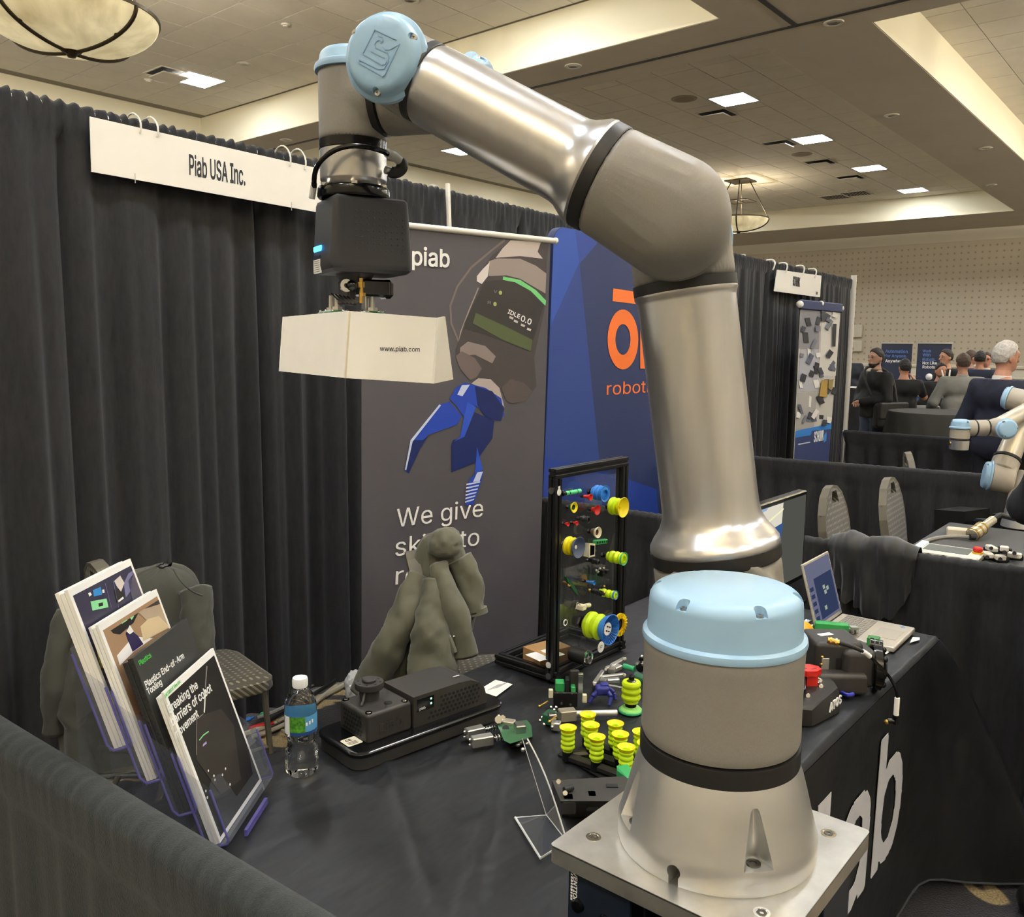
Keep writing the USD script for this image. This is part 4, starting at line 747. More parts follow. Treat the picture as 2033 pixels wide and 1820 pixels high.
# ------------------------------------------------------------------ the display table
TX0, TX1, TY0, TY1, TZ = 0.665, 2.80, 0.612, 1.515, 0.79
tb = thing('table', 'display table under a fitted black cloth with white lettering on its front', 'table', ((TX0 + TX1) / 2, (TY0 + TY1) / 2, 0))
part(tb, 'tabletop', box(((TX0 + TX1) / 2, (TY0 + TY1) / 2, TZ - 0.025), (TX1 - TX0 - 0.03, TY1 - TY0 - 0.03, 0.03), 0, 0.005), mat('table_board', '#b7a98f', 0.6), w=True)
for x in (TX0 + 0.2, TX1 - 0.2):
    for y in (TY0 + 0.12, TY1 - 0.12): part(tb, 'leg', cyl((x, y, 0), (x, y, TZ - 0.04), 0.014, n=12), satin_m, w=True)
def table_cloth():
    nx, ny = 240, 110; X, Y = np.meshgrid(np.linspace(TX0, TX1, nx), np.linspace(TY0, TY1, ny)); P = np.stack([X, Y, 0 * X], -1)
    w = (meshkit.fbm(np.stack([X * 3.2 - Y * 1.6, Y * 7 + X * 3.0, 0 * X], -1), 3, 21) - 0.5) * 0.012
    for (x, y, ax, ln, wd, h) in ((1.15, 1.0, 0.55, 0.5, 0.012, 0.006), (1.3, 0.95, 0.75, 0.45, 0.010, 0.005), (0.95, 0.85, 0.65, 0.4, 0.014, 0.006), (1.45, 1.3, 0.4, 0.3, 0.01, 0.004), (1.05, 1.15, 1.0, 0.35, 0.012, 0.005), (1.9, 0.8, 0.2, 0.6, 0.012, 0.004), (2.4, 0.75, 0.1, 0.4, 0.012, 0.004), (1.2, 0.75, 0.9, 0.4, 0.012, 0.005)):
        u, v = (X - x) * math.cos(ax) + (Y - y) * math.sin(ax), -(X - x) * math.sin(ax) + (Y - y) * math.cos(ax); w += h * np.exp(-(u / ln) ** 4 - (v / wd) ** 2)
    edge = np.minimum(np.minimum(X - TX0, TX1 - X), np.minimum(Y - TY0, TY1 - Y)); r = 0.012; e = np.clip(1 - edge / r, 0, 1)
    Z = TZ + np.minimum(w, 0.006) * np.clip(edge / 0.03, 0, 1) - 0.003 - r * (1 - np.sqrt(np.clip(1 - e ** 2, 0, 1)))
    P[..., 2] = np.minimum(Z, TZ + 0.0025); return gridm(P)
part(tb, 'cloth_top', table_cloth(), table_m, smooth=True, w=True)
def skirt():
    cs = np.array([(TX0, TY0), (TX1, TY0), (TX1, TY1), (TX0, TY1), (TX0, TY0)]); L = np.r_[0, np.cumsum(np.linalg.norm(np.diff(cs, axis=0), axis=1))]
    s = np.linspace(0, L[-1], 760); px, py = np.interp(s, L, cs[:, 0]), np.interp(s, L, cs[:, 1]); nv = np.zeros((len(s), 2))
    for k, n in enumerate(((0, -1), (1, 0), (0, 1), (-1, 0))): nv[(s >= L[k]) & (s <= L[k + 1])] = n
    V = []
    for v in np.r_[np.linspace(0, 0.05, 5), np.linspace(0.08, 1, 26)]:
        z = TZ - 0.014 - v * (TZ - 0.03); out = 0.002 + 0.004 * min(1, v * 20) + 0 * s; off = np.zeros((len(s), 2)); lift = 0 * s
        for k, (dx, dy) in enumerate(((-0.15, -0.15), (0.20, -0.33), (0.15, 0.15), (-0.15, 0.15))):
            d = np.minimum(np.abs(s - L[k]), L[-1] - np.abs(s - L[k])); g = np.exp(-(d / 0.085) ** 1.3) * v ** 0.9; off += g[:, None] * np.array([dx, dy]); lift += 0.0 * g
        f = 0.012 * np.sin(2 * math.pi * s / 0.42 + 1.0) * v; front = (s < L[1] - 0.12); f = np.where(front, 0.0, f)
        corner = np.exp(-((s - L[1]) / 0.11) ** 2); zz = z + lift * v + 0.045 * v * np.exp(-((s - (L[1] - 0.16)) / 0.07) ** 2) * (v > 0.6)
        V.append(np.stack([px + nv[:, 0] * (out + f) + off[:, 0], py + nv[:, 1] * (out + f) + off[:, 1], zz], 1))
    return gridm(np.array(V))
part(tb, 'cloth_skirt', skirt(), table_m, smooth=True, w=True)
hm = va(skirt())[0].reshape(31, 760, 3)
part(tb, 'hem_piping', tube(hm[-1][::4], 0.004, 6), mat('hem_grey', '#3f4347', 0.6), w=True)
part(tb, 'lettering', text('p\u0131ab', 0.365, uvn((2.445, TY0 - 0.0075, 0.297), (1, 0, 0), (0, -0.01, 1)), 0.0012, True, cx=0.90, align=1.0), mat('skirt_print', '#c3c4cb', 0.6), 'big white letters on the front of the cloth', w=True)
part(tb, 'letter_dot', bx((1.775, TY0 - 0.0090, 0.297 + 0.315), (1.855, TY0 - 0.0078, 0.297 + 0.375)), mat('skirt_print', '#c3c4cb', 0.6), 'square dot of the letter i', w=True, smooth=False)

# ------------------------------------------------------------------ on the table: brochures
P_ = lambda px, py, z=0.0: at_z(px, py, TZ + z)
hA, hB = P_(428, 1698), P_(508, 1577); hw = (hB - hA) / np.linalg.norm(hB - hA); hrz = math.atan2(hw[1], hw[0]); hback = np.array([-hw[1], hw[0], 0])
TH = math.radians(18); HD = np.array([0, math.sin(TH), math.cos(TH)]); HN = np.array([0, -math.cos(TH), math.sin(TH)])
def sheet(w, h, z): return np.array([[0, 0, z], [w, 0, z], [w, h, z], [0, h, z]], float), np.array([[0, 1, 2], [0, 2, 3]])
def flat(poly, M):
    v, f = trimesh.creation.triangulate_polygon(poly, engine='earcut'); return xf((np.c_[v, np.zeros(len(v))], f), M)
bh = thing('brochure_holder', 'clear four-tier acrylic brochure holder with violet edges', 'brochure holder', hA, hrz)
tier = [(0.010 + 0.054 * k, 0.012 + 0.057 * k) for k in range(4)]; HW = 0.232
for k, (y, z) in enumerate(tier):
    O = np.array([0, y, z]); M = uvn(O, (1, 0, 0), HD)
    part(bh, 'back_panel', xf(sheet(HW, 0.19, -0.004), M), acryl_m, smooth=False)
    part(bh, 'pocket_floor', xf(sheet(HW, 0.041, 0.0), uvn(O - HN * 0.004, (1, 0, 0), HN)), acryl_m, smooth=False)
    lip = Polygon([(0, 0), (HW, 0), (HW, 0.105), (HW - 0.02, 0.112), (HW - 0.05, 0.105), (HW - 0.075, 0.045), (0.075, 0.045), (0.05, 0.105), (0.02, 0.112), (0, 0.105)]).buffer(-0.008).buffer(0.008, 6)
    part(bh, 'pocket_lip', flat(lip, M @ frame((0, 0, 0.037))), acryl_m, smooth=False)
    for x in (0.0, HW): part(bh, 'pocket_side', flat(Polygon([(-0.004, 0), (0.037, 0), (0.037, 0.105), (-0.004, 0.16)]), uvn(O + np.array([x, 0, 0]), HN, HD)), acryl_m, smooth=False)
    for x in (0.0, HW): part(bh, 'violet_edge', tube([O + HD * 0.18 - HN * 0.004 + [x, 0, 0], O + HD * 0.012 - HN * 0.004 + [x, 0, 0], O + HN * 0.004 + [x, 0, 0], O + HN * 0.033 + [x, 0, 0], O + HN * 0.037 + HD * 0.006 + [x, 0, 0], O + HN * 0.0375 + HD * 0.1 + [x, 0, 0]], 0.0022, 6), acryle_m)
    if k: part(bh, 'riser', xf(sheet(HW, tier[k][1] - tier[k - 1][1], 0.0), uvn(O - HN * 0.004 - UZ * (tier[k][1] - tier[k - 1][1]), (1, 0, 0), (0, 0, 1))), acryl_m, smooth=False)
part(bh, 'violet_edge', tube([(0, 0.005, 0.003), (HW, 0.005, 0.003)], 0.003, 6), acryle_m)
part(bh, 'base_plate', mv(sheet(HW, tier[3][0] + 0.06, 0.0015), (0, 0, 0)), acryl_m, smooth=False)
part(bh, 'rear_leg', xf(sheet(HW, tier[3][1] + 0.1, 0.0), uvn((0, tier[3][0] + 0.058, 0), (1, 0, 0), (0, 0, 1))), acryl_m, smooth=False)
part(bh, 'base_rib', bx((0.06, -0.034, 0), (0.17, -0.028, 0.012)), acryle_m, smooth=False)
paper2 = mat('page_edges', '#e9e6df', 0.7); cov = [mat('cover_black', '#2b2927', 0.3), mat('cover_charcoal', '#3b3c3b', 0.35), mat('cover_tan', '#a88768', 0.3), mat('cover_indigo', '#34314a', 0.3)]
BMtx = frame(hA, hrz)
def brochure(k, j, n, label):
    y, z = tier[k]; th = (0.0045, 0.0095, 0.005, 0.007)[k]; q0 = 0.0015 + j * (th + 0.0008); O = np.array([0.006, y, z]); O2 = (BMtx @ [*O, 1])[:3]
    t = thing('brochure', label, 'brochure', O2, hrz, f'brochures in tier {k + 1}' if j < n - 1 else None)
    H = 0.283 - 0.004 * ((n - 1 - j) % 2) - (0.006 if j < n - 1 and k == 0 else 0); M = uvn(np.array([0.001 * ((j * 7) % 3), 0, 0]) + HD * 0.001 + HN * q0, (1, 0, 0), HD)
    part(t, 'pages', xf(bx((0, 0, 0), (0.213, H, th * 0.85)), M), paper2 if k != 1 else mat('coil_edge', '#2a2a2a', 0.4, var=(240, 0.9)), smooth=False)
    part(t, 'cover', xf(bx((0, 0, th * 0.85), (0.2135, H, th)), M), print_m if k != 1 else cov[1], smooth=False)
    if j == n - 1:
        b = 0.0075 if k != 1 else 0.0
        part(t, 'cover_print', xf(bx((b, b, th), (0.2135 - b, H - b * 1.7, th + 0.0003)), M), cov[k], smooth=False)
    return t, M, th
lab = ['front brochure with white headline about cobot movement, lowest tier', 'charcoal coil-edged catalogue about plastics tooling, second tier', 'brochure with a tan packing photo cover, third tier', 'brochure with an indigo product photo cover, top tier']
for k, n in enumerate((3, 2, 3, 3)):
    for j in range(n):
        t, M, th = brochure(k, j, n, lab[k] if j == n - 1 else f'{("rearmost", "middle")[j] if n == 3 else "rear"} brochure of the stack in {("the lowest", "the second", "the third", "the top")[k]} tier of the holder')
    W_ = BMtx @ frame(np.array([0.006, *tier[k]])) @ M; o, u, v, nn = W_[:3, 3], W_[:3, 0], W_[:3, 1], W_[:3, 2]; o = o + nn * (th + 0.0004)
    conv = lambda px, py, k=0.0: at_pl(px, py, o, nn)
    tt = lambda s, a, b, m, bold=False: btext(s, a, b, None, m, bold, 0.0002, t, conv, u, v, nn)
    KM = lambda k: uvn(o + nn * k, u, v)
    def C2(px, py): q = at_pl(px, py, o, nn) - o; return np.array([np.clip(np.dot(q, u), 0.008, 0.2055), np.clip(np.dot(q, v), 0.008, 0.263)])
    zz = lambda ox, oy, s: (ox, oy, s)
    if k == 0:
        tt('piCOBOT Electric', (328.2, 1384.5), (359.3, 1354), mat('print_green', '#35b045', 0.5)); tt('Breaking the', (336.5, 1416.4), (393.5, 1364.5), print_m, True); tt('barriers of cobot', (342, 1441.7), (421.2, 1370.4), print_m, True); tt('movement', (349.8, 1466.4), (394.5, 1420.9), print_m, True)
        z4 = (300, 1320, 10.11); a4 = lambda n, p, m, kk, **kw: art(t, n, p, m, kk, C2, KM, z4, **kw)
        a4('cover_picture', [(1400, 880), (1000, 1010), (910, 1100), (905, 1900), (1400, 2600), (1800, 2300), (1650, 1200)], mat('print_umber', '#3a3531', 0.35), 0.0001)
        a4('cover_picture', [(1110, 20), (1085, 440)], mat('print_pipe', '#8e8683', 0.35), 0.0002, line=0.0014); a4('cover_picture', [(1085, 520), (1065, 940)], print_m, 0.0002, line=0.0016); a4('cover_picture', [(1040, 985), (910, 1090), (905, 1800)], mat('print_pipe', '#8e8683', 0.35), 0.0002, line=0.0007)
        a4('cover_picture', [(965, 1505), (1040, 1410), (1145, 1335)], mat('print_mint', '#8fe0a0', 0.4), 0.0003, line=0.0011); a4('cover_picture', [(1030, 1640), (1035, 1590), (1100, 1530), (1110, 1575)], mat('print_lilac', '#b9a2dd', 0.4), 0.0003)
        for px, py in ((413, 1530), (424, 1540), (426, 1548), (441, 1538), (447, 1526), (408, 1570), (411, 1583), (456, 1557)): a4('cover_picture', [((px - 300) * 10.11 + 13 * math.cos(q), (py - 1320) * 10.11 + 28 * math.sin(q)) for q in np.linspace(0, 6, 9)], print_m, 0.0004)
        a4('cover_picture', [((411 - 300) * 10.11 + 85 * math.cos(q), (1620 - 1320) * 10.11 + 55 * math.sin(q + 0.4)) for q in np.linspace(0, 6, 12)], mat('print_yellow', '#e3cf2c', 0.4), 0.0004)
        a4('cover_picture', [((411 - 300) * 10.11 + 35 * math.cos(q), (1645 - 1320) * 10.11 + 60 * math.sin(q)) for q in np.linspace(0, 6, 12)], print_m, 0.0004)
    else: z4 = (130, 1090, 5.2); a4 = lambda n, p, m, kk, **kw: art(t, n, p, m, kk, C2, KM, z4, **kw)
    if k == 1:
        tt('Plastics', (277.5, 1322), (300.5, 1303.5), mat('print_green', '#35b045', 0.5), True); tt('Plastics End-of-Arm', (290, 1365.5), (366, 1305.5), print_m, True); tt('Tooling', (294, 1380), (322, 1358), print_m, True)
    if k == 2:
        a4('cover_picture', [(440, 770), (600, 690), (720, 600), (745, 640), (700, 760), (560, 880), (500, 870)], mat('print_black', '#191716', 0.35), 0.0001)
        a4('cover_picture', [(730, 600), (1010, 450), (1100, 770), (950, 860), (800, 700)], mat('print_stone', '#b9a58c', 0.35), 0.0001)
        a4('cover_picture', [(760, 590), (1005, 460), (1030, 530), (800, 590)], mat('print_shadow', '#463c35', 0.35), 0.0002)
        a4('cover_picture', [(530, 1100), (700, 900), (900, 920), (700, 1060), (560, 1200)], print_m, 0.0001)
        a4('cover_picture', [(770, 800), (850, 720), (960, 690), (1095, 760), (1080, 800), (860, 920), (800, 950)], mat('print_sand', '#d9c49c', 0.35), 0.0003)
        a4('cover_picture', [(620, 870), (650, 790), (700, 860), (740, 890), (800, 980), (690, 1060), (650, 960)], mat('print_violet', '#2a2050', 0.35), 0.0004)
        a4('cover_picture', [(625, 850), (660, 785), (700, 850), (660, 880)], print_m, 0.0005); a4('cover_picture', [(660, 700), (690, 670), (705, 690), (680, 730)], mat('print_mint', '#8fe0a0', 0.4), 0.0004); a4('cover_picture', [(555, 700), (575, 720), (610, 680)], mat('print_mint', '#8fe0a0', 0.4), 0.0004, line=0.0008)
    if k == 3:
        a4('cover_picture', [(640, 330), (850, 170), (895, 430), (700, 560)], mat('print_mauve', '#55505f', 0.35), 0.0001); a4('cover_picture', [(600, 350), (650, 250), (700, 220), (680, 420), (620, 500)], mat('print_lav', '#77749a', 0.35), 0.0001)
        a4('cover_picture', [(280, 420), (360, 390), (375, 470), (290, 490)], mat('print_azure', '#2f8fd6', 0.35), 0.0003); a4('cover_picture', [(255, 540), (420, 510), (440, 600), (275, 635)], mat('print_mint', '#8fe0a0', 0.4), 0.0003)
        a4('cover_picture', [(335, 560), (380, 550), (384, 585), (340, 595)], mat('print_black', '#191716', 0.35), 0.0005); a4('cover_picture', [(232, 455), (252, 445), (268, 470), (245, 490)], print_m, 0.0003); a4('cover_picture', [(375, 420), (395, 415), (400, 450), (380, 455)], print_m, 0.0004)
        a4('cover_picture', [(500, 330), (560, 270), (605, 350), (570, 440), (530, 390)], mat('print_cream', '#d8cdc6', 0.35), 0.0003); a4('cover_picture', [(500, 420), (560, 400), (610, 480), (560, 560), (530, 560)], mat('print_black', '#191716', 0.35), 0.0002); a4('cover_picture', [(540, 530), (590, 490), (598, 510), (545, 550)], print_m, 0.0004)
        for q in (0, 1): a4('cover_picture', [(405 + q * 85, 350 - 20 * q), (470 + q * 75, 600)], mat('print_lav', '#77749a', 0.35), 0.0002, line=0.0006)
        for q in range(5): a4('cover_picture', [(310 + q * 26, 1010 - (q % 2) * 30), (330 + q * 26, 1000), (345 + q * 26, 1200), (335 + q * 22, 1230)], mat('print_olive', '#b5b23c', 0.35), 0.0003)

# ------------------------------------------------------------------ water bottle
bo = P_(600, 1532); wt = thing('water_bottle', 'small clear water bottle with a white cap and a blue green label', 'bottle', bo)
pr = [(0, 0.003), (0.018, 0.002), (0.027, 0.001), (0.031, 0.006), (0.0325, 0.014), (0.0325, 0.03), (0.031, 0.036), (0.0322, 0.043), (0.0318, 0.052), (0.0285, 0.062), (0.0275, 0.07), (0.029, 0.078), (0.0318, 0.086), (0.0322, 0.09), (0.0322, 0.132), (0.0322, 0.142), (0.0308, 0.152), (0.026, 0.166), (0.019, 0.176), (0.0135, 0.181), (0.0125, 0.184), (0, 0.184)]
v, f = lathe(pr, None, 64); a = np.arctan2(v[:, 1], v[:, 0]); low = np.clip((0.06 - v[:, 2]) / 0.04, 0, 1) * (np.hypot(v[:, 0], v[:, 1]) > 0.02); s = 1 + 0.045 * low * np.sign(np.sin(a * 8)) * np.abs(np.sin(a * 8)) ** 0.5 * np.abs(np.sin(v[:, 2] * 260)); v[:, :2] *= s[:, None]
water_m = mat('bottle_water', '#f7fafa', 0.02, transmission_weight=1.0, ior=1.36)
part(wt, 'bottle_body', (v, f), water_m, smooth=40)
part(wt, 'screw_cap', lathe([(0, 0.1835), (0.0145, 0.1835), (0.0152, 0.185), (0.0152, 0.2), (0.0145, 0.2025), (0, 0.2028)], None, 36), mat('cap_white', '#f3f3f0', 0.4))
for i in range(24): q = i * math.pi / 12; part(wt, 'cap_rib', box((0.0153 * math.cos(q), 0.0153 * math.sin(q), 0.192), (0.0008, 0.0014, 0.013), q), mat('cap_white', '#f3f3f0', 0.4), smooth=False)
ca = math.atan2(-bo[1], -bo[0])
def band(t, n, z0, z1, a0, a1, m, dr): part(t, n, lathe([(0.0322 + dr, z0), (0.0322 + dr, z1)], frame((0, 0, 0), ca), 30, a0, a1), m, smooth=True)
lb_ = part(wt, 'label', lathe([(0.0324, 0.092), (0.0325, 0.131)], None, 64), mat('label_blue', '#5b9fd0', 0.4), 'blue printed label')
band(lb_, 'label_barcode', 0.092, 0.131, -1.35, -0.75, print_m, 0.0006); band(lb_, 'label_navy', 0.092, 0.099, -0.75, 1.5, mat('label_navy', '#274a80', 0.4), 0.0005); band(lb_, 'label_tree', 0.099, 0.131, -0.75, 0.25, mat('label_green', '#4b8b26', 0.5, var=(160, 0.8)), 0.0006); band(lb_, 'label_edge', 0.092, 0.131, -1.7, -1.35, mat('label_navy', '#274a80', 0.4), 0.0005)
for k in range(3): band(lb_, 'label_mark', 0.112 + 0.0015 * k, 0.119 + 0.0018 * k, 0.28 + 0.2 * k, 0.40 + 0.2 * k, print_m, 0.0009)

# ------------------------------------------------------------------ big black area gripper
vu, vv = P_(708, 1535), P_(990, 1428); vd = (vv - vu) / np.linalg.norm(vv - vu); vrz = math.atan2(vd[1], vd[0]); VL = np.linalg.norm(vv - vu) + 0.02; VW = 0.165
vg = thing('vacuum_gripper', 'big black vacuum gripper lying on the table with a round mounting flange on top', 'gripper', vu, vrz)
part(vg, 'foam_base', xf(prism(rrect(VL, VW, 0.03, VL / 2, VW / 2), 0.026), frame((0, 0, 0.0))), mat('foam_black', '#2b2a29', 0.85))
part(vg, 'lid_plate', xf(hull(np.vstack([np.c_[np.array(rrect(VL + d, VW + d, 0.033, VL / 2, VW / 2).exterior.coords), np.full(len(rrect(VL + d, VW + d, 0.033, VL / 2, VW / 2).exterior.coords), z)] for d, z in ((0.004, 0.026), (0.008, 0.029), (0.008, 0.034), (0.0, 0.0375))])), np.eye(4)), gloss_m)
hb = 0.0375
b1 = rbox((0.045 + 0.058, 0.085, hb + 0.03), (0.116, 0.112, 0.066), 0.008); part(vg, 'front_housing', b1, blackp_m)
prf = Polygon([(0.163, 0), (0.372, 0), (0.372, 0.02), (0.366, 0.04), (0.35, 0.058), (0.325, 0.069), (0.29, 0.0725), (0.163, 0.0725)])
part(vg, 'rear_housing', xf(prism(prf, 0.116), uvn((0, 0.143, hb - 0.002), (1, 0, 0), (0, 0, 1))), blackp_m)
nk = part(vg, 'mounting_flange', lathe([(0, 0.10), (0.022, 0.10), (0.022, 0.122), (0.031, 0.124), (0.032, 0.127), (0.032, 0.136), (0.031, 0.138), (0.0155, 0.138), (0.0155, 0.143), (0.014, 0.145), (0, 0.145)], frame((0.1, 0.105, 0.0)), 40), mat('flange_dark', '#34312e', 0.45))
part(nk, 'flange_hole', cat(*[cyl((0.1 + 0.0245 * math.cos(a), 0.105 + 0.0245 * math.sin(a), 0.1375), (0.1 + 0.0245 * math.cos(a), 0.105 + 0.0245 * math.sin(a), 0.1384), 0.0028, n=10) for a in np.arange(8) * math.pi / 4]), ink_m)
part(vg, 'stay_strut', obar((0.06, 0.075, hb + 0.064), (0.085, 0.095, hb + 0.087), 0.006, 0.006, 0.002), blackp_m)
for x, y in ((0.056, 0.04), (0.056, 0.13), (0.148, 0.04)): part(vg, 'cap_screw', cat(ring((x, y, hb + 0.062), (0, 0, 1), 0.005, 0.0075, 0.002, 20)), gloss_m); part(vg, 'screw_head', cyl((x, y, hb + 0.062), (x, y, hb + 0.065), 0.0048, n=14, bev=0.001), chrome_m)
part(vg, 'port', cyl((0.115, 0.055, hb + 0.0625), (0.115, 0.055, hb + 0.0642), 0.009, n=20), ink_m)
holes = [((0.205 + 0.0115 * i + 0.0057 * (j % 2)), hb + 0.012 + 0.0098 * j) for j in range(5) for i in range(14)]
part(vg, 'vent_hole', cat(*[xf(cyl((0, 0, 0), (0, 0, 0.0008), 0.0036, n=6), uvn((x, 0.027, z), (1, 0, 0), (0, 0, 1))) for x, z in holes if x < 0.352 and not (x < 0.235 and z > hb + 0.025)]), ink_m, smooth=False, kind='stuff')
part(vg, 'vent_hole', cat(*[xf(cyl((0, 0, 0), (0, 0, 0.0008), 0.004, n=6), uvn((0.045, 0.12 - 0.0105 * i - 0.005 * (j % 2), hb + 0.01 + 0.0098 * j), (0, -1, 0), (0, 0, 1))) for j in range(5) for i in range(7)]), ink_m, smooth=False, kind='stuff')
dp = part(vg, 'display', bx((0.172, 0.0262, hb + 0.034), (0.218, 0.028, hb + 0.062)), gloss_m)
part(dp, 'status_led', cat(bx((0.208, 0.0255, hb + 0.054), (0.212, 0.0262, hb + 0.058)), bx((0.208, 0.0255, hb + 0.043), (0.212, 0.0262, hb + 0.047))), emit('led_green', '#6ee09a', 1.5), smooth=False)
part(dp, 'display_text', text('piab', 0.006, uvn((0.178, 0.0262, hb + 0.037), (1, 0, 0), (0, 0, 1)), 0.0004, True), mat('pale_ink', '#d5d9d6', 0.5), smooth=False)
part(vg, 'embossed_logo', text('piab', 0.022, uvn((0.075, 0.0292, hb + 0.018), (1, 0, 0), (0, 0, 1)), 0.0011, False), blackp_m, smooth=False)
part(vg, 'rating_label', xf(prism(rrect(0.036, 0.036, 0.004), 0.0006), frame((0.027, 0.062, hb), 0.0)), mat('label_cream', '#eee8cf', 0.5), 'cream rating label')
part(vg, 'label_text', cat(text('CE', 0.008, frame((0.017, 0.066, hb + 0.0006)), 0.0004, True), *[bx((0.014, 0.049 + 0.005 * k, hb + 0.0005), (0.036, 0.0505 + 0.005 * k, hb + 0.0009)) for k in range(3)]), ink_m, smooth=False)
part(vg, 'badge', bx((0.30, 0.06, hb + 0.0705), (0.318, 0.064, hb + 0.0712)), mat('pale_ink', '#d5d9d6', 0.5), smooth=False)

# ------------------------------------------------------------------ cards, tools and samples
def flatcard(n, lb, pts, m=white_m, h=0.0008): return solo(n, lb, 'card', hull([P_(*q, z) for q in pts for z in (0.0008, 0.0008 + h)]), m, smooth=False)
bc = thing('business_card', 'white business card lying behind the big black gripper', 'card', P_(985, 1366))
part(bc, 'card', hull([P_(*q, z) for q in ((949, 1370), (983.7, 1349), (1018, 1358), (985, 1382.5)) for z in (0.0008, 0.0016)]), white_m, w=True, smooth=False)
part(bc, 'card_print', cat(*[obar(P_(968 + 6 * k, 1370 - 1.5 * k, 0.0018), P_(990 + 6 * k, 1358.5 - 1.5 * k, 0.0018), 0.0015, 0.0004) for k in range(4)]), mat('grey_ink', '#77777a', 0.6), w=True, smooth=False)
U_ = lambda a, b: (b - a) / np.linalg.norm(b - a)
gg = thing('gripper_finger_tool', 'green and silver robot tool with springs beside the big black gripper', 'robot tool', P_(985, 1478))
for a, b, n in (((936, 1473), (978, 1466), 'front'), ((925, 1457), (960, 1449), 'back')):
    p, q = P_(*a, 0.016), P_(*b, 0.016); part(gg, 'slide_block', obar(p, q, 0.022, 0.022, 0.002), satin_m, w=True); part(gg, 'slide_screw', cat(ball(p + UZ * 0.006 - U_(p, q) * 0.004, 0.004, 1), ball(p - UZ * 0.006 - U_(p, q) * 0.004, 0.004, 1)), chrome_m, w=True)
    d = U_(p, q); e = q + d * 0.035; part(gg, 'guide_rod', cyl(q, e, 0.0042, n=12), chrome_m, w=True)
    part(gg, 'spring', tube([q + d * 0.034 * s + 0.0072 * (math.cos(s * 31.4) * UZ + math.sin(s * 31.4) * np.cross(d, UZ)) for s in np.linspace(0, 1, 60)], 0.0011, 5), steel_m, w=True)
gpoly = [(988, 1440), (1003, 1433), (1031, 1441), (1046, 1429), (1055, 1440), (1057, 1462), (1013, 1476), (1001, 1470)]
part(gg, 'green_body', hull([P_(*q, z) for q in gpoly for z in (0.012, 0.036)]), mat('tool_green', '#35613f', 0.4), w=True)
part(gg, 'body_hole', cyl(P_(1004, 1446, 0.0365), P_(1004, 1446, 0.037) + UZ * 0.0005, 0.0075, n=20), ink_m, w=True)
part(gg, 'black_foot', hull([P_(*q, z) for q in ((1010, 1470), (1057, 1462), (1056, 1472), (1016, 1484)) for z in (0.0, 0.014)]), blackp_m, w=True)
part(gg, 'clamp_block', obar(P_(1022, 1452, 0.036), P_(1042, 1450, 0.036), 0.026, 0.034, 0.002), steel_m, w=True)
part(gg, 'clamp_block', obar(P_(996, 1432, 0.036), P_(1022, 1436, 0.036), 0.02, 0.012, 0.002), mat('satin_warm', '#b3aa98', 0.4, 0.6), w=True)
for q in ((1033, 1473), (1046, 1476), (1028, 1478), (990, 1422), (1038, 1488)): part(gg, 'screw', ball(P_(*q, 0.022), 0.0052, 1), chrome_m, w=True)
part(gg, 'silver_knob', cat(cyl(P_(990, 1428, 0.03), P_(990, 1428, 0.048), 0.009, n=8), cyl(P_(998, 1425, 0.034), P_(998, 1425, 0.044), 0.007, n=6)), steel_m, w=True)
# clear acrylic sign stand
A_, B_, C_2, D_ = P_(1023, 1624, 0.002), P_(1085, 1619, 0.002), P_(1126, 1672, 0.002), P_(1073, 1705, 0.002)
ss = thing('sign_stand', 'clear bent acrylic sign stand, empty, in front of the mounting plate', 'sign stand', (A_ + C_2) / 2 * [1, 1, 0] + UZ * TZ)
part(ss, 'foot', (np.array([A_, B_, C_2, D_]) + UZ * 0.001, np.array([[0, 1, 2], [0, 2, 3]])), acryl_m, w=True, smooth=False)
Tn, Tf = P_(1037, 1466, 0.150), P_(1047, 1466, 0.154); bend = []
for s in np.linspace(0, 1, 12):
    l = B_ + (Tn - B_) * s; r = C_2 + (Tf - C_2) * s + (UZ * 0.018 - FWD * [1, 1, 0] * 0.0) * math.sin(math.pi * s) * 1.0; bend.append([l, r])
part(ss, 'back_panel', gridm(np.array(bend)), acryl_m, w=True, smooth=True)
edge_m = mat('acrylic_bright_edge', '#d9dcda', 0.25, specular_ior_level=0.8)
part(ss, 'bright_edge', tube([b[1] for b in bend], 0.0016, 6), edge_m, w=True); part(ss, 'bright_edge', tube([A_ + UZ * 0.0015, D_ + UZ * 0.0015, C_2 + UZ * 0.0015], 0.0024, 6), edge_m, w=True); part(ss, 'bright_edge', tube([b[0] for b in bend], 0.0008, 5), edge_m, w=True)
part(ss, 'bright_edge', tube([A_ + UZ * 0.0015, B_ + UZ * 0.0015, C_2 + UZ * 0.0015], 0.0011, 5), edge_m, w=True)
